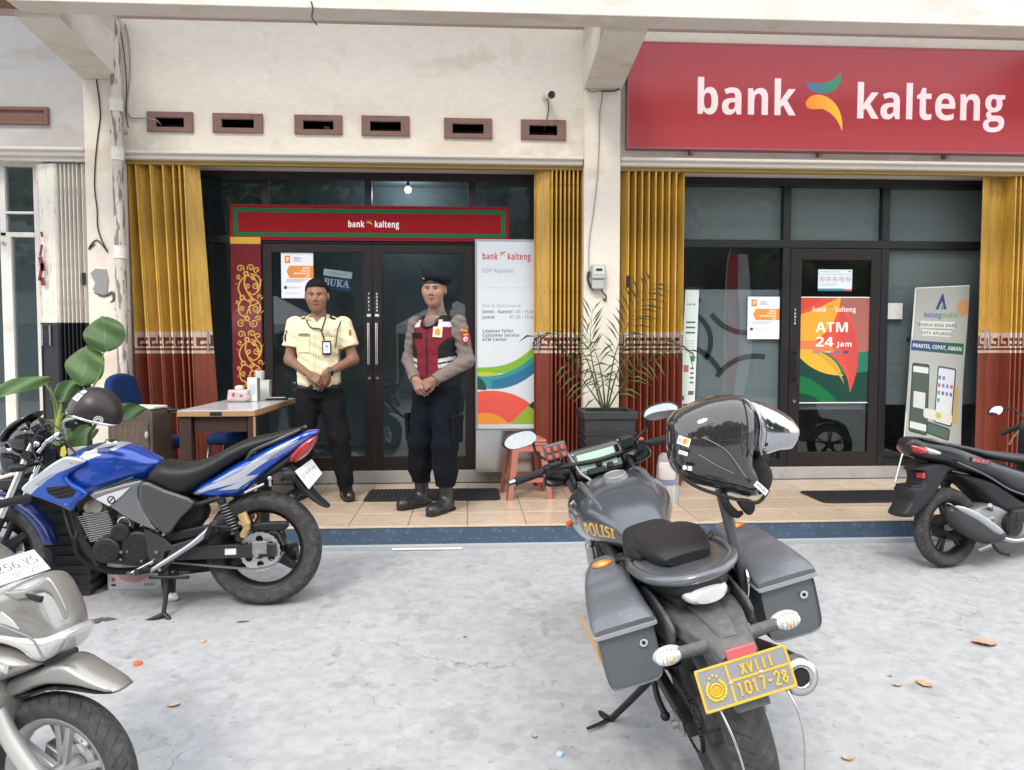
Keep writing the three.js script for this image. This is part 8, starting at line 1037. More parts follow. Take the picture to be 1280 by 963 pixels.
mesh('vest', nets((x, y, z) => { let d = vs(x, y, z) + fold(x, y, z, 3.3) * 0.45; const arm = uni([ell([-0.212, 1.32, -0.012], [0.06, 0.105, 0.12]), ell([0.212, 1.32, -0.012], [0.06, 0.105, 0.12])], 0.01)(x, y, z); d = smax(d, -arm, 0.01); const nk = Math.hypot(x * 0.95, (z - 0.0) * 0.62) - (0.07 + (y - 1.33) * 0.02); d = z > -0.05 && y > 1.32 ? smax(d, -(nk) * 0.8 + (z > 0 ? 0 : 0), 0.004) : d; return Math.max(d, 0.915 - y); }, [-0.25, 0.88, -0.2, 0.25, 1.46, 0.2], 0.0055, vc), cloth([1, 1, 1], { vertexColors: true, roughness: 0.75 }), t);
mesh('zip', tube([[0, 1.335, 0.128], [0, 1.2, 0.138], [0, 1.05, 0.136], [0, 0.93, 0.136]], 0.0035, 6), M.darkMetal, t);
mesh('collar_binding', tube([[-0.078, 1.42, -0.01], [-0.076, 1.39, 0.07], [-0.045, 1.35, 0.116], [0, 1.338, 0.128], [0.045, 1.35, 0.116], [0.076, 1.39, 0.07], [0.078, 1.42, -0.01]], 0.007, 8), cloth([0.012, 0.012, 0.014]), t);
mesh('name_patch', bx(0.1, 0.038, 0.005, -0.088, 1.282, 0.126, 0.002, [0, -0.3, 0]), cloth([0.012, 0.012, 0.014]), t);
mesh('chest_badge', xf(sheet(0.068, 0.074, 0.004), 0.09, 1.305, 0.127, -0.06, 0.3, -0.06), printM(canvasTex(128, 140, (x) => { x.fillStyle = '#dcd3c2'; x.fillRect(0, 0, 128, 140); x.fillStyle = '#d59a2a'; poly(x, [[64, 14], [110, 50], [96, 118], [32, 118], [18, 50]], '#d59a2a'); x.fillStyle = '#8a5a18'; x.beginPath(); x.arc(64, 72, 24, 0, 7); x.fill(); x.fillStyle = '#e7c25a'; x.beginPath(); x.arc(64, 72, 13, 0, 7); x.fill(); x.fillRect(20, 122, 88, 10); }), 0.6), t);
mesh('arm_patch', [xf(sheet(0.062, 0.07, 0.003), 0.268, 1.262, 0.04, 0, 0.85, 0)], printM(canvasTex(128, 144, (x) => { x.fillStyle = '#a3262e'; x.fillRect(0, 0, 128, 144); x.fillStyle = '#e9e2da'; x.beginPath(); x.arc(64, 86, 34, 0, 7); x.fill(); x.fillStyle = '#b8363a'; x.fillRect(52, 62, 14, 48); x.fillRect(70, 74, 16, 36); x.fillStyle = '#d9a030'; x.fillRect(30, 10, 68, 22); }), 0.7), t);
mesh('arm_patch', [xf(sheet(0.066, 0.022, 0.003), 0.256, 1.318, 0.046, -0.2, 0.85, 0)], printM(canvasTex(128, 42, (x) => { x.fillStyle = '#a8431e'; x.fillRect(0, 0, 128, 42); text(x, 'POLDA', 64, 32, 30, '#e0b040', { align: 'center' }); }), 0.7), t);
mesh('ring', new THREE.TorusGeometry(0.0095, 0.0025, 6, 16).applyMatrix4(new THREE.Matrix4().compose(V3(0.012, 0.912, 0.215), new THREE.Quaternion().setFromEuler(new THREE.Euler(0, 1.2, 0.6)), V3(1, 1, 1))), M.chrome, t);
const hips = column([[0.8, 0.155, 0.11], [0.88, 0.16, 0.118], [0.935, 0.155, 0.115]]), navy = cloth([0.004, 0.0055, 0.01]);
const tr = uni([hips, ...chainSdf([[-0.08, 0.83, 0], [-0.118, 0.5, 0.03], [-0.145, 0.3, 0.0], [-0.148, 0.2, -0.02]], [0.106, 0.094, 0.085, 0.07]), ...chainSdf([[0.08, 0.83, 0], [0.108, 0.5, 0.06], [0.11, 0.3, 0.06], [0.11, 0.2, 0.058]], [0.106, 0.094, 0.086, 0.07])], 0.03);
mesh('trousers', nets((x, y, z) => Math.max(tr(x, y, z) + fold(x, y * 0.6, z, 5.1) * 0.9, y - 0.93, 0.185 - y), [-0.27, 0.16, -0.18, 0.26, 0.96, 0.2], 0.008), navy, t);
mesh('cargo_pocket', [bx(0.03, 0.19, 0.14, -0.205, 0.6, 0.02, 0.012, [0, 0, 0.06]), bx(0.03, 0.19, 0.14, 0.2, 0.6, 0.045, 0.012, [0, 0, -0.03]), bx(0.034, 0.04, 0.146, -0.209, 0.69, 0.02, 0.01, [0, 0, 0.06]), bx(0.034, 0.04, 0.146, 0.203, 0.69, 0.045, 0.01, [0, 0, -0.03])], navy, t);
torusBelt('belt', hips, 0.885, 0.93, cloth([0.01, 0.01, 0.011]), t, 0.005);
const bm = P({ color: lin(0.013, 0.013, 0.014), roughness: 0.45, clearcoat: 0.2, bumpMap: rep(grain, 8), bumpScale: 0.0006 }); boot('boot', [-0.148, 0.1, -0.02], [-0.3, 0.95], bm, t, 0.285, 0.25, 0.054); boot('boot', [0.11, 0.1, 0.058], [-0.05, 1], bm, t, 0.285, 0.25, 0.054);
}

{ // ribbed square pots
const potM = S({ color: lin(0.03, 0.033, 0.037), roughness: 0.5, map: rep(mottle, 1), bumpMap: rep(grain, 6), bumpScale: 0.0006 }), soil = S({ color: lin(0.06, 0.045, 0.032), roughness: 1, bumpMap: rep(grain, 3), bumpScale: 0.01 });
const frustum = (w0, w1, h, y) => { const g = new THREE.CylinderGeometry(w1 / Math.SQRT2, w0 / Math.SQRT2, h, 4, 1); g.rotateY(Math.PI / 4); g.translate(0, y + h / 2, 0); return toCreasedNormals(g, 0.3); };
function pot(t, w, b, H) { const p = part('pot', t); mesh('wall', frustum(b, w * 0.94, H * 0.93, 0), potM, p); for (let i = 0; i < 9; i++) { const f = 0.05 + i * 0.085, q = lerp(b, w * 0.94, f / 0.93); mesh('rib', frustum(q + 0.014, q + 0.036, 0.03, f * H), potM, p); }
mesh('rim', (() => { const g = new THREE.ExtrudeGeometry((() => { const s = shapeOf(rrect(-w / 2, -w / 2, w / 2, w / 2, 0.02)); s.holes.push(shapeOf(rrect(-w / 2 + 0.03, -w / 2 + 0.03, w / 2 - 0.03, w / 2 - 0.03, 0.015))); return s; })(), { depth: 0.05, bevelSize: 0.004, bevelThickness: 0.004, bevelSegments: 2 }); g.rotateX(-Math.PI / 2); return g.translate(0, H - 0.05, 0); })(), potM, p); mesh('soil', bx(w - 0.058, 0.02, w - 0.058, 0, H - 0.04, 0), soil, p); }
const leafTex = (a, b, k) => dataTex(128, 128, (u, v, c) => { const f = fbm(N1, u, v, 6, 4), vein = Math.abs(((v * 9 + Math.abs(u - 0.5) * 5) % 1) - 0.5) < 0.05 ? 0.05 : 0, rib = Math.abs(u - 0.5) < 0.014 ? 0.08 : 0; for (let i = 0; i < 3; i++) c[i] = lerp(a[i], b[i], f) + vein * k + rib; });
{ // palm in front of the meter pillar
const c = onZ(757, 560, -6.12), t = thing('potted_palm', 'palm with thin arching fronds in a black ribbed pot before the meter pillar', 'plant', [c.x, FLOOR, -6.12]); pot(t, 0.43, 0.31, 0.69);
const R = rng(21), H = (px, py, dz = 0) => { const v = onZ(px, py, -6.12 + dz); return V3(v.x - c.x, v.y - FLOOR, dz); }, pm = [[0.03, 0.055, 0.018], [0.06, 0.12, 0.03], [0.09, 0.13, 0.035], [0.02, 0.04, 0.016]].map((q) => P({ color: lin(...q), roughness: 0.8, specularIntensity: 0.5, transmission: 0.25, thickness: 0 }));
const frond = (pts, n, L, k, droop = 0.5, start = 0.3) => { const cv = new THREE.CatmullRomCurve3(pts), f = part('frond', t); mesh('stalk', tube(pts, [0.008, 0.006, 0.003, 0.0015], 6), pm[2], f); const g = [];
for (let i = 0; i < n; i++) for (const s of [-1, 1]) { const u = lerp(start, 1, (i + R() * 0.6) / n), p = cv.getPointAt(Math.min(u, 0.999)), T = cv.getTangentAt(Math.min(u, 0.999)), side = new THREE.Vector3().crossVectors(T, V3(0, 0.25, 1)).normalize().multiplyScalar(s), l = L * (0.55 + 0.6 * Math.sin(Math.PI * (0.15 + 0.75 * (u - start) / (1 - start)))) * (0.85 + 0.3 * R());
const d = side.multiplyScalar(0.8).addScaledVector(T, 0.75).add(V3(0, -droop * (0.6 + 0.6 * R()), (R() - 0.5) * 0.7)).normalize(), w = 0.0055 + 0.003 * R(), nn = new THREE.Vector3().crossVectors(d, V3(0.2, 0.3, 1)).normalize(), m = p.clone().addScaledVector(d, l * 0.5).add(V3(0, 0.012, 0)), e = p.clone().addScaledVector(d, l).add(V3(0, -l * 0.18 * droop, 0)), q = new THREE.BufferGeometry(), P6 = [p, m.clone().addScaledVector(nn, w), m.clone().addScaledVector(nn, -w), e];
q.setAttribute('position', new THREE.Float32BufferAttribute(P6.flatMap((v) => v.toArray()), 3)); q.setIndex([0, 1, 2, 2, 1, 3]); q.computeVertexNormals(); g.push(q); }
mesh('leaflets', g, pm[k], f); };
frond([H(756, 515), H(740, 450), H(738, 420), H(741, 385)], 6, 0.16, 1, -0.5, 0.55); frond([H(754, 515), H(728, 440, 0.15), H(700, 418, 0.2), H(664, 421, 0.25)], 12, 0.16, 3, 1.1, 0.25); frond([H(758, 515), H(778, 455, 0.1), H(820, 428, 0.15), H(868, 442, 0.2)], 12, 0.16, 0, 0.9, 0.22); frond([H(757, 515), H(770, 440, -0.02), H(792, 392, 0), H(818, 352, 0)], 14, 0.2, 3, 0.35, 0.4); frond([H(757, 515), H(752, 470, 0.2), H(744, 440, 0.25), H(728, 412, 0.3)], 8, 0.16, 1, 0.4, 0.3); frond([H(756, 515), H(732, 480, 0.1), H(716, 462, 0.15), H(706, 452, 0.2)], 7, 0.18, 2, 0.7, 0.25); frond([H(758, 515), H(786, 470, 0.1), H(800, 455, 0.2), H(826, 448, 0.3)], 8, 0.18, 2, 0.5, 0.2);
}
{ // broad-leaved plant in a larger pot behind the blue motorcycle
const g0 = onG(78, 738), t = thing('potted_plant', 'broad-leaved plant in a big black ribbed pot behind the blue motorcycle', 'plant', [g0.x, g0.y, g0.z - 0.1]); pot(t, 0.5, 0.4, 0.66);
const z = g0.z - 0.1, H = (px, py, dz = 0) => { const v = onZ(px, py, z + dz); return V3(v.x - g0.x, v.y - g0.y, dz); }, lm = [leafTex([0.21, 0.33, 0.17], [0.27, 0.4, 0.19], 0.5), leafTex([0.25, 0.37, 0.18], [0.32, 0.44, 0.22], 0.5)].map((q) => P({ map: q, roughness: 0.6, transmission: 0.2, thickness: 0 }));
const leaf = (c, w, h, rz, rx, ry, m, pointed = 0, fold2 = 0.12) => { const n = 14, k = 10, pos = [], uv = [], idx = []; for (let j = 0; j <= n; j++) for (let i = 0; i <= k; i++) { const v = j / n, u = i / k * 2 - 1, wd = Math.pow(Math.sin(Math.PI * Math.pow(v * 0.985 + 0.008, pointed ? 0.85 : 1)), pointed ? 0.8 : 0.55); const x = u * w * wd, y = (v - 0.5) * h; pos.push(x, y, -fold2 * Math.abs(x) * 1.0 + 0.012 * Math.sin(v * 9 + u * 3) - 0.25 * h * (v - 0.5) * (v - 0.5)); uv.push(u / 2 + 0.5, v); } for (let j = 0; j < n; j++) for (let i = 0; i < k; i++) { const a = j * (k + 1) + i, b = a + k + 1; idx.push(a, a + 1, b, b, a + 1, b + 1); }
const g = new THREE.BufferGeometry(); g.setAttribute('position', new THREE.Float32BufferAttribute(pos, 3)); g.setAttribute('uv', new THREE.Float32BufferAttribute(uv, 2)); g.setIndex(idx); g.computeVertexNormals(); mesh('leaf', xf(g, c.x, c.y, c.z, rx, ry, rz, 'ZYX'), lm[m], t); };
leaf(H(130, 417), 0.112, 0.215, 0.1, -0.25, 0.2, 0); leaf(H(105, 457), 0.118, 0.235, -0.05, -0.2, -0.1, 1); leaf(H(15, 484, 0.1), 0.05, 0.46, 1.75, -0.2, 0.5, 1, 1); leaf(H(78, 490, -0.1), 0.06, 0.26, 1.9, -0.4, 0.2, 0, 1); leaf(H(160, 514, -0.15), 0.05, 0.26, -1.5, -0.9, 0, 0, 1); leaf(H(90, 503, -0.2), 0.055, 0.22, -0.9, -0.3, 0.3, 0, 1); leaf(H(62, 540, -0.1), 0.08, 0.2, 0.7, -0.3, 0, 0, 1); leaf(H(92, 540, -0.1), 0.075, 0.2, -0.6, -0.3, 0, 0, 1); leaf(H(100, 545, 0.1), 0.06, 0.2, -1.2, -0.5, 0, 1, 1); leaf(H(84, 585, 0.05), 0.06, 0.2, 0.2, -0.4, 0, 1, 1);
const st = P({ color: lin(0.16, 0.22, 0.06), roughness: 0.5 }); for (const p of [[[72, 600], [76, 540], [124, 470], [129, 441]], [[70, 600], [72, 540], [100, 500], [105, 484]], [[68, 600], [70, 535], [66, 500], [54, 474]], [[74, 600], [73, 540], [70, 505], [62, 484]], [[72, 600], [72, 545], [78, 520], [86, 508]]]) mesh('stem', tube(p.map(([x, y]) => H(x, y)), [0.012, 0.009, 0.006, 0.004], 8), st, t);
mesh('leaf_sheath', [tube([H(72, 548), H(73, 528), H(76, 505)], [0.02, 0.016, 0.004], 8)], P({ color: lin(0.3, 0.34, 0.06), roughness: 0.5 }), t); mesh('tag', xf(bx(0.1, 0.12, 0.004, 0, 0, 0, 0.002), ...H(98, 572, 0.12).toArray(), 0, 0.2, 0.1), M.white, t);
}
}
{ // counter table with white top
const t = thing('table', 'white topped wooden table standing on the terrace left of the guard', 'table', [-1.72, FLOOR, -6.02]); const y = 0.755, wood = S({ color: lin(0.055, 0.027, 0.02), roughness: 0.5, map: rep(mottle, 2) }), edge = S({ color: lin(0.46, 0.25, 0.11), roughness: 0.55, map: rep(mottle, 4) });
mesh('top', bx(0.52, 0.008, 1.27, 0, y + 0.004, 0, 0.002), P({ color: lin(0.62, 0.62, 0.63), roughness: 0.2, map: rep(mottle, 2) }), t); mesh('edge', [bx(0.525, 0.034, 1.275, 0, y - 0.018, 0, 0.003)], edge, t); mesh('edge_chip', bx(0.08, 0.026, 0.004, 0.0, y - 0.016, 0.638, 0.001), M.dark, t);
for (const [x, z] of [[-0.215, 0.58], [0.232, 0.6], [-0.215, -0.58], [0.232, -0.6]]) mesh('leg', bx(x > 0 ? 0.045 : 0.08, y - 0.036, x > 0 ? 0.05 : 0.08, x, (y - 0.036) / 2, z, 0.004), wood, t);
mesh('apron', [bx(0.36, 0.11, 0.025, 0.02, y - 0.09, 0.585, 0.003), bx(0.025, 0.11, 1.08, -0.215, y - 0.09, 0, 0.003)], wood, t); mesh('side_panel', bx(0.01, y - 0.06, 1.24, 0.262, (y - 0.06) / 2 + 0.02, 0, 0.002), P({ color: lin(0.02, 0.022, 0.024), roughness: 0.08, clearcoat: 1 }), t); mesh('corner_strip', bx(0.014, y - 0.04, 0.014, 0.258, (y - 0.04) / 2, 0.63, 0.002), edge, t);
const top = FLOOR + y + 0.009, on = (name, label, cat, px, py, z) => { const v = onZ(px, py, z); return thing(name, label, cat, [v.x, top, z]); };
const boxW = P({ color: lin(0.7, 0.71, 0.69), roughness: 0.35 });
{ const b = on('brochure_box', 'tall white brochure box with grey side on the white table', 'box', 317, 490, -6.25); mesh('case', [bx(0.075, 0.19, 0.09, 0, 0.095, 0, 0.004)], boxW, b); mesh('side', bx(0.003, 0.18, 0.08, 0.039, 0.095, 0, 0.001), M.cableGrey, b); mesh('label', bx(0.05, 0.08, 0.002, 0, 0.1, 0.046), P({ color: lin(0.5, 0.54, 0.56), roughness: 0.4 }), b); }
{ const b = on('brochure_box', 'shorter white box rear right on the white table', 'box', 330, 490, -6.42); mesh('case', [bx(0.1, 0.155, 0.08, 0, 0.0775, 0, 0.004)], boxW, b); mesh('lid', bx(0.102, 0.012, 0.082, 0, 0.156, 0, 0.003), M.white, b); }
{ const b = on('paper_cup', 'white paper cup stack standing behind the boxes on the table', 'cup', 325, 480, -6.5); mesh('cup', lathe([[0, 0], [0.028, 0], [0.038, 0.2], [0.04, 0.205], [0.036, 0.206], [0.03, 0.1], [0, 0.1]], 24).translate(0, 0.03, 0), M.white, b); mesh('stand', lathe([[0, 0], [0.04, 0], [0.04, 0.03], [0, 0.03]], 20), M.white, b); }
{ const b = on('tissue_pack', 'clear pinkish pack of tissues on the left part of the table', 'tissue pack', 299, 492, -6.2); mesh('wrap', (() => { const g = bx(0.17, 0.105, 0.11, 0, 0.053, 0, 0.03), p = g.attributes.position; for (let i = 0; i < p.count; i++) { const k = 0.01 * Math.sin(p.getX(i) * 60 + p.getY(i) * 80); p.setY(i, p.getY(i) + (p.getY(i) > 0.03 ? k : 0)); p.setX(i, p.getX(i) + k * 0.5); } g.computeVertexNormals(); return g; })(), P({ color: lin(0.68, 0.56, 0.56), roughness: 0.25, clearcoat: 0.6, map: rep(mottle, 3) }), b); mesh('tissue', ball(0.03, 0, 0.11, 0, 1.2, 0.7, 0.8), M.white, b); each('printed_flower', [bx(0.02, 0.03, 0.003, -0.03, 0.06, 0.056), bx(0.02, 0.02, 0.003, 0.03, 0.05, 0.056)], P({ color: lin(0.3, 0.08, 0.12), roughness: 0.4 }), b); }
{ const b = on('pen_tray', 'flat dark grey tray at the right rear of the table', 'tray', 346, 498, -6.4); mesh('tray', bx(0.16, 0.012, 0.1, 0, 0.006, 0, 0.004), M.plastic, b); mesh('pen', rod([-0.06, 0.018, 0.02], [0.06, 0.018, -0.02], 0.005), M.white, b); }
}
{ // blue office chairs
const blue = cloth([0.012, 0.035, 0.12], { roughness: 0.9 }), mk = (label, x, z, turn, chrome) => { const t = thing('office_chair', label, 'chair', [x, FLOOR, z], turn);
mesh('seat', inflate(rrect(-0.21, -0.21, 0.21, 0.21, 0.07), { w: 0.045, r: 0.05, h: 0.02, smooth: 0 }).rotateX(-Math.PI / 2).translate(0, 0.46, 0), blue, t); if (!chrome) mesh('backrest', inflate([[-0.2, 0.0], [-0.205, 0.16], [-0.17, 0.29], [-0.09, 0.33], [0.09, 0.33], [0.17, 0.29], [0.205, 0.16], [0.2, 0.0], [0.1, -0.03], [-0.1, -0.03]], { w: 0.035, r: 0.045, h: 0.015, smooth: 4 }).rotateX(-0.12).translate(0, 0.66, -0.21), blue, t);
const fm = chrome ? M.chrome : M.darkMetal; for (const s of [-1, 1]) for (const q of [-1, 1]) mesh('leg', rod([s * 0.17, 0.43, q * 0.17], [s * 0.21, 0.0, q * 0.22], 0.012), fm, t); mesh('frame', [...(chrome ? [] : [rod([-0.17, 0.43, -0.2], [-0.17, 0.8, -0.25], 0.011), rod([0.17, 0.43, -0.2], [0.17, 0.8, -0.25], 0.011)]), rod([-0.17, 0.42, 0.17], [0.17, 0.42, 0.17], 0.011), rod([-0.17, 0.42, -0.17], [0.17, 0.42, -0.17], 0.011)], fm, t); if (!chrome) each('armrest', [-1, 1].map((s) => tube([[s * 0.22, 0.44, -0.15], [s * 0.23, 0.64, -0.1], [s * 0.23, 0.66, 0.1], [s * 0.22, 0.46, 0.17]], 0.011, 8)), fm, t); return t; };
const a = onZ(152, 490, -6.05); mk('blue cushioned chair behind the brown cabinet facing the table', a.x + 0.22, -6.05, Math.PI / 2 - 0.15, false); const b = onZ(292, 545, -6.35); mk('low blue cushioned seat with chrome legs tucked under the white table', b.x + 0.02, -6.4, -Math.PI / 2, true);
}
{ // brown cabinet
const a = onZ(134, 514, -5.5), b = onZ(190, 514, -5.5), t = thing('cabinet', 'weathered brown wooden cabinet with a white cloth on top left of the table', 'cabinet', [(a.x + b.x) / 2, FLOOR, -5.68]), w = b.x - a.x, h = a.y - FLOOR, wm = S({ color: lin(0.2, 0.155, 0.13), roughness: 0.75, map: rep(dataTex(256, 256, (u, v, c) => { const f = fbm(N1, u * 6, v * 0.6, 8, 5), g = fbm(N2, u, v, 5, 4), k = 0.75 + 0.3 * (f - 0.5) + 0.2 * (g - 0.5); c[0] = k; c[1] = k * 0.95; c[2] = k * 0.92; }), 2) });
mesh('body', plate(rrect(-w / 2, 0, w / 2, h, 0.03), 0.36, 0.004), wm, t); mesh('door', bx(w - 0.05, h - 0.12, 0.014, 0, h / 2 - 0.02, 0.186, 0.003), wm, t); mesh('knob', ball(0.018, w / 2 - 0.035, h - 0.17, 0.2, 0.7, 1.5, 0.6), S({ color: lin(0.42, 0.38, 0.34), roughness: 0.5 }), t); mesh('cloth', (() => { const g = bx(0.2, 0.02, 0.26, 0.05, h + 0.012, 0.02, 0.009), p = g.attributes.position; for (let i = 0; i < p.count; i++) p.setY(i, p.getY(i) + 0.006 * Math.sin(p.getX(i) * 50) * Math.cos(p.getZ(i) * 40)); g.computeVertexNormals(); return g; })(), M.white, t); mesh('rail', rod([w / 2 - 0.01, h - 0.02, -0.1], [w / 2 + 0.42, h - 0.015, -0.2], 0.011), M.darkMetal, t);
}
{ // terracotta plastic stool
const c = onH(659, 624, FLOOR), t = thing('stool', 'terracotta plastic stool beside the light box behind the police motorcycle mirror', 'stool', [c.x, FLOOR, c.z - 0.14], 0.12), m = P({ color: lin(0.47, 0.165, 0.12), roughness: 0.45, map: rep(mottle, 2) }), H = 0.47, a = 0.135, b = 0.185;
mesh('seat', [bx(0.285, 0.03, 0.285, 0, H - 0.015, 0, 0.014)], m, t); mesh('rim', bx(0.295, 0.018, 0.295, 0, H - 0.038, 0, 0.008), m, t);
for (const [x, z] of [[-1, -1], [1, -1], [1, 1], [-1, 1]]) { const g = [], L = (f) => lerp(a, b, f); for (const q of [0, 1]) { const p = []; const pos = [], idx = []; for (const [f, w] of [[0, 0.075], [0.12, 0.055], [1, 0.042]]) for (const e of [0, 1]) for (const o of [0, 1]) { const r = L(f) - (o ? 0.006 : 0), k = L(f) - (e ? w : 0); pos.push(q ? x * r : x * k, (H - 0.05) * (1 - f), q ? z * k : z * r); } for (let s = 0; s < 2; s++) { const i = s * 4; for (const [u, v] of [[0, 1], [1, 3], [3, 2], [2, 0]]) idx.push(i + u, i + v, i + 4 + u, i + v, i + 4 + v, i + 4 + u); } idx.push(8, 9, 10, 9, 11, 10, 0, 2, 1, 1, 2, 3); const gg = new THREE.BufferGeometry(); gg.setAttribute('position', new THREE.Float32BufferAttribute(pos, 3)); gg.setIndex(idx); g.push(toCreasedNormals(gg, 0.3)); } mesh('leg', g, m, t); }
for (const [dx, dz] of [[0, 1], [0, -1], [1, 0], [-1, 0]]) { const w = 0.27, q = lerp(a, b, 0.66); mesh('stretcher', bx(dx ? 0.006 : q * 2 - 0.05, 0.035, dz ? 0.006 : q * 2 - 0.05, dx * (q - 0.004), 0.15, dz * (q - 0.004), 0.002), m, t); mesh('apron', bx(dx ? 0.006 : w - 0.02, 0.05, dz ? 0.006 : w - 0.02, dx * 0.135, H - 0.07, dz * 0.135, 0.002), m, t); }
}
function rubberMat(label, px) { const c = px.map(([x, y]) => onH(x, y, FLOOR)), x0 = (c[0].x + c[3].x) / 2, x1 = (c[1].x + c[2].x) / 2, z0 = (c[0].z + c[1].z) / 2, z1 = (c[2].z + c[3].z) / 2, t = thing('door_mat', label, 'mat', [(x0 + x1) / 2, FLOOR + 0.001, (z0 + z1) / 2]), w = x1 - x0, d = Math.abs(z1 - z0); mesh('base', plate(rrect(-w / 2, -d / 2, w / 2, d / 2, 0.05), 0.008, 0.003).rotateX(-Math.PI / 2).translate(0, 0.005, 0), M.rubber, t); const g = [], n = Math.floor(w / 0.032); for (let i = 1; i < n; i++) g.push(bx(0.014, 0.008, d - 0.05, -w / 2 + i * w / n, 0.012, 0, 0.003, [0, px.length > 4 ? 0.5 : 0, 0])); mesh('ridges', g, M.rubber, t); }
rubberMat('ribbed black rubber mat behind the policeman before the double doors', [[445, 629], [627, 625], [622, 612], [470, 613]]); rubberMat('ribbed black rubber mat before the ATM door', [[1030, 630], [1160, 628], [1150, 613], [1000, 616]]);
{
const a = onG(134, 738), b = onG(194, 737), t = thing('cardboard_box', 'white and red printed cardboard box under the blue motorcycle', 'box', [(a.x + b.x) / 2, a.y, a.z - 0.13]), w = b.x - a.x;
mesh('front', sheet(w, 0.17, 0.004).translate(0, 0.086, 0.122), printM(canvasTex(300, 180, (x) => { x.fillStyle = '#d9d8dc'; x.fillRect(0, 0, 300, 180); x.fillStyle = '#d8a3a6'; x.beginPath(); x.ellipse(160, 80, 100, 60, 0, 0, 7); x.fill(); x.fillStyle = '#c9686e'; x.beginPath(); x.arc(36, 120, 13, 0, 7); x.fill(); x.fillStyle = '#444'; x.fillRect(22, 146, 28, 14); text(x, 'AQUA', 226, 160, 24, '#4a4a50'); }), 0.7), t); mesh('carton', bx(w, 0.17, 0.236, 0, 0.0855, 0, 0.003), S({ color: lin(0.55, 0.53, 0.52), roughness: 0.8 }), t);
const s0 = onG(490, 688), s1 = onG(578, 684), st = mesh('white_strip', bx(s1.x - s0.x, 0.012, 0.045, 0, 0.008, 0, 0.003), M.white); st.position.set((s0.x + s1.x) / 2, s0.y, s0.z); tag(st, 'white plastic strip lying at the foot of the blue kerb', 'strip');
const crump = (g, k, f) => { const p = g.attributes.position; for (let i = 0; i < p.count; i++) { const q = k * Math.sin(p.getX(i) * f + p.getZ(i) * f * 0.7) * Math.cos(p.getZ(i) * f * 1.3); p.setY(i, p.getY(i) + Math.abs(q)); } g.computeVertexNormals(); return g; };
const pp = onG(216, 752), sc = mesh('paper_scrap', crump(ball(0.03, 0, 0.02, 0, 1, 0.7, 0.8, 14), 0.01, 120), M.white); sc.position.copy(pp); tag(sc, 'crumpled white paper beside the centre stand', 'paper scrap');
const R = rng(77), lm = [[0.5, 0.3, 0.2], [0.58, 0.34, 0.2], [0.52, 0.36, 0.26], [0.56, 0.4, 0.26]].map((c) => S({ color: lin(...c), roughness: 0.7, map: rep(mottle, 8) }));
const leaf = (px, py, s, k, label, a = R() * 6) => { s *= 0.82; const p = onG(px, py), n = 10, pos = [], idx = [], cx = []; for (let j = 0; j <= n; j++) for (let i = 0; i <= 4; i++) { const v = j / n, u = i / 2 - 1, w = 0.36 * Math.pow(Math.sin(Math.PI * (0.04 + 0.93 * v)), 0.8) * (1 + 0.15 * Math.sin(v * 21 + k)), X = u * w * s, Z = (v - 0.5) * s; pos.push(X, 0.004 + 0.12 * s * Math.abs(u) * Math.abs(u) + 0.05 * s * Math.sin(v * 5 + k), Z); } for (let j = 0; j < n; j++) for (let i = 0; i < 4; i++) { const q = j * 5 + i; idx.push(q, q + 5, q + 1, q + 5, q + 6, q + 1); }
const g = new THREE.BufferGeometry(); g.setAttribute('position', new THREE.Float32BufferAttribute(pos, 3)); g.setIndex(idx); g.computeVertexNormals(); boxUV(g); const o = mesh('dry_leaf', g, lm[k % 4]); o.position.set(p.x, gy(p.z) + 0.002, p.z); o.rotation.y = a; o.scale.y = 0.8; tag(o, label, 'leaf', 'dry leaves on the forecourt'); };
leaf(1230, 806, 0.13, 0, 'largest reddish dry leaf, near the right edge of the forecourt', 1.2); leaf(1155, 857, 0.085, 1, 'orange dry leaf between the police motorcycle and the largest leaf', 0.6); leaf(1122, 858, 0.05, 2, 'small tan leaf just left of the orange leaf', 1.6); leaf(1060, 950, 0.055, 3, 'pale brown leaf at the bottom edge right of the police motorcycle tyre', 1.2); leaf(1113, 846, 0.03, 1, 'tiny brown leaf above the small tan leaf', 2.4); leaf(217, 883, 0.06, 3, 'tan dry leaf in front of the silver scooter wheel', 1.7); leaf(581, 797, 0.03, 1, 'tiny orange leaf in the middle of the empty forecourt'); leaf(668, 922, 0.035, 2, 'tiny brown leaf near the bottom below the side stand');
const cap = (px, py, r, c, label) => { const p = onG(px, py), o = mesh('bottle_cap', [lathe([[0, 0.012], [r * 0.85, 0.012], [r, 0.008], [r, 0]], 20)], S({ color: lin(...c), roughness: 0.5 })); o.position.set(p.x, gy(p.z) + 0.001, p.z); tag(o, label, 'bottle cap'); };
cap(172, 831, 0.02, [0.75, 0.13, 0.03], 'bright orange cap on the concrete left of the blue motorcycle stand'); cap(254, 803, 0.012, [0.6, 0.35, 0.2], 'pale orange cap on the concrete below the blue motorcycle rear wheel'); cap(700, 945, 0.012, [0.4, 0.55, 0.72], 'pale blue cap near the bottom left of the police motorcycle');
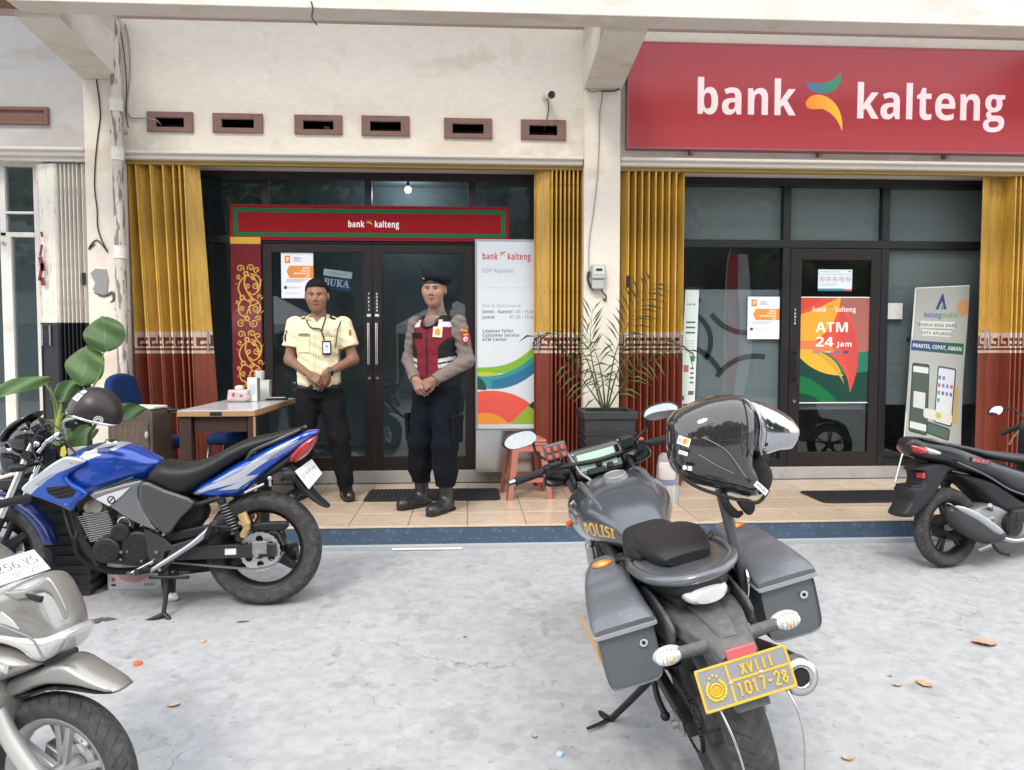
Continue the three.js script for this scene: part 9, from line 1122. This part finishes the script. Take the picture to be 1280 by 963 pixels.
const ground = scene.children.find((o) => o.name === 'ground'), om = S({ color: lin(0.1, 0.1, 0.1), roughness: 0.6 }); for (const [px, py, w, h] of [[104, 779, 0.09, 0.045], [131, 775, 0.06, 0.03], [303, 778, 0.035, 0.012]]) { const p = onG(px, py), o = circ(0, 0, 1, 24).map(([x, z], i) => [x * w * (0.8 + 0.25 * Math.sin(i * 1.7)), z * h * (0.8 + 0.25 * Math.cos(i * 2.3))]), g = new THREE.ShapeGeometry(shapeOf(o)); g.rotateX(-Math.PI / 2); g.translate(p.x, gy(p.z) + 0.004, p.z); mesh('oil_stain', g, om, ground); }
}
{
const green = [[0.12, 0.19, 0.08], [0.16, 0.22, 0.09], [0.035, 0.065, 0.025]].map((c) => P({ color: lin(...c), roughness: 0.6, transmission: 0.2, thickness: 0 })), bark = S({ color: lin(0.14, 0.11, 0.085), roughness: 0.95, bumpMap: rep(grain, 4), bumpScale: 0.01 });
const makeTree = (seed, k, label) => { const R = rng(seed), t = thing('street_tree', label, 'tree', [0, 0, 0]); const limbs = [tube([[0, -0.3, 0], [0.1, 1.5, 0.05], [0, 3, 0]], [0.22, 0.17, 0.14], 10)], cl = [];
for (let i = 0; i < 9; i++) { const a = i * 2.4 + R(), e = [Math.cos(a) * (1.2 + R() * 1.5), 3.6 + R() * 3.4, Math.sin(a) * (1.2 + R() * 1.5)]; limbs.push(tube([[0, 2.2 + R() * 0.8, 0], [e[0] * 0.45, e[1] * 0.75, e[2] * 0.45], e], [0.1, 0.06, 0.02], 7)); for (let q = 0; q < 4; q++) cl.push([e[0] + (R() - 0.5) * 1.8, e[1] + (R() - 0.5) * 1.6, e[2] + (R() - 0.5) * 1.8, 0.5 + R() * 0.6]); }
mesh('trunk', limbs, bark, t); const pos = [], idx = []; for (const [x, y, z, r] of cl) for (let i = 0; i < 110; i++) { const u = R() * 2 - 1, a = R() * 6.283, q = Math.sqrt(1 - u * u), rr = r * (0.55 + 0.55 * R()), c = V3(x + rr * q * Math.cos(a), y + rr * u * 0.8, z + rr * q * Math.sin(a)), d = V3(R() - 0.5, R() - 0.6, R() - 0.5).normalize().multiplyScalar(0.16 + R() * 0.1), s = new THREE.Vector3().crossVectors(d, V3(R() - 0.5, R() - 0.5, R() - 0.5)).normalize().multiplyScalar(0.07), b = pos.length / 3; for (const v of [c.clone().sub(d), c.clone().add(s), c.clone().add(d), c.clone().sub(s)]) pos.push(v.x, v.y, v.z); idx.push(b, b + 1, b + 2, b, b + 2, b + 3); }
const g = new THREE.BufferGeometry(); g.setAttribute('position', new THREE.Float32BufferAttribute(pos, 3)); g.setIndex(idx); g.computeVertexNormals(); mesh('crown', g, green[k], t); return t; };
const a = makeTree(31, 0, 'leafy street tree across the street, first from the left'), b = makeTree(57, 1, 'pale green street tree across the street, second from the left'), spots = [[-15, 19], [-8, 21], [-3, 18.5], [2.5, 20], [7, 18.5], [12, 21], [17, 19], [23, 21]], nth = ['', '', 'third', 'fourth', 'fifth', 'sixth', 'seventh', 'eighth'];
spots.forEach(([x, z], i) => { const o = i === 0 ? a : i === 1 ? b : dup(i % 2 ? b : a, 'leafy street tree across the street, ' + nth[i] + ' from the left'); o.position.set(x, gy(z), z); o.rotation.y = i * 1.7; o.scale.setScalar(1.3 + 0.2 * (i % 3)); o.userData.group = 'trees across the street'; });
const w = thing('shop_row', 'long pale shop building across the street behind the trees', 'building', [3, gy(26), 27]); mesh('wall', bx(90, 11, 4, 0, 5.5, 0), S({ color: lin(0.42, 0.45, 0.44), roughness: 0.9, map: rep(plasterTex, 0.1, 0.2) }), w); for (let i = 0; i < 20; i++) for (const y of [1.4, 5, 8.4]) mesh('window', bx(2.6, y < 2 ? 2.6 : 1.6, 0.1, -40 + i * 4.2, y, -2), M.filmRing, w);
const rd = struct('road', (() => { const g = new THREE.PlaneGeometry(140, 6); g.rotateX(-Math.PI / 2); g.translate(0, gy(14) + 0.004, 13); const u = g.attributes.uv, p = g.attributes.position; for (let i = 0; i < u.count; i++) u.setXY(i, p.getX(i), p.getZ(i)); return g; })(), S({ color: lin(0.06, 0.06, 0.063), roughness: 0.9, map: rep(mottle, 0.5) }));
const tent = (x, z, c, label) => { const t = thing('canopy_tent', label, 'tent', [x, gy(z), z]); mesh('roof', [toCreasedNormals(new THREE.ConeGeometry(2.1, 0.9, 4, 1, true).rotateY(Math.PI / 4).translate(0, 2.65, 0), 0.3)], S({ color: lin(...c), roughness: 0.7 }), t); mesh('valance', [bx(2.96, 0.25, 0.01, 0, 2.1, 1.48), bx(2.96, 0.25, 0.01, 0, 2.1, -1.48), bx(0.01, 0.25, 2.96, 1.48, 2.1, 0), bx(0.01, 0.25, 2.96, -1.48, 2.1, 0)], S({ color: lin(...c), roughness: 0.7 }), t); for (const sx of [-1, 1]) for (const sz of [-1, 1]) mesh('post', rod([sx * 1.45, 0, sz * 1.45], [sx * 1.45, 2.2, sz * 1.45], 0.03), M.alu, t); };
tent(-5.6, 9.5, [0.7, 0.7, 0.72], 'white canopy tent across the forecourt on the left'); tent(-0.5, 9.8, [0.72, 0.7, 0.7], 'white canopy tent across the forecourt in the middle'); tent(-9, 10.5, [0.5, 0.12, 0.14], 'red canopy tent across the forecourt far left');
{ const t = thing('flag_banner', 'tall red and white banner flag on a curved pole before the street', 'flag', [5.9, gy(3.6), 3.6]); mesh('pole', tube([[0, 0, 0], [0, 2.4, 0], [0.05, 3.6, 0], [0.3, 4.3, 0]], [0.025, 0.02, 0.014, 0.006], 8), M.white, t); const strip = (x0, x1) => { const pos = [], idx = []; for (let j = 0; j <= 20; j++) for (let i = 0; i <= 3; i++) { const v = j / 20, u = i / 3; pos.push(0.03 + lerp(x0, x1, u) * (0.6 + 0.4 * Math.sin(Math.PI * (0.1 + v * 0.8))), 0.5 + v * 3.2, 0.05 * Math.sin(v * 9 + u * 2)); } for (let j = 0; j < 20; j++) for (let i = 0; i < 3; i++) { const q = j * 4 + i; idx.push(q, q + 1, q + 4, q + 1, q + 5, q + 4); } const g = new THREE.BufferGeometry(); g.setAttribute('position', new THREE.Float32BufferAttribute(pos, 3)); g.setIndex(idx); g.computeVertexNormals(); return g; }; mesh('red_cloth', strip(0, 0.28), S({ color: lin(0.6, 0.03, 0.04), roughness: 0.7 }), t); mesh('white_cloth', strip(0.28, 0.6), S({ color: lin(0.75, 0.75, 0.76), roughness: 0.7 }), t); }
}
renderer.render(scene, camera);
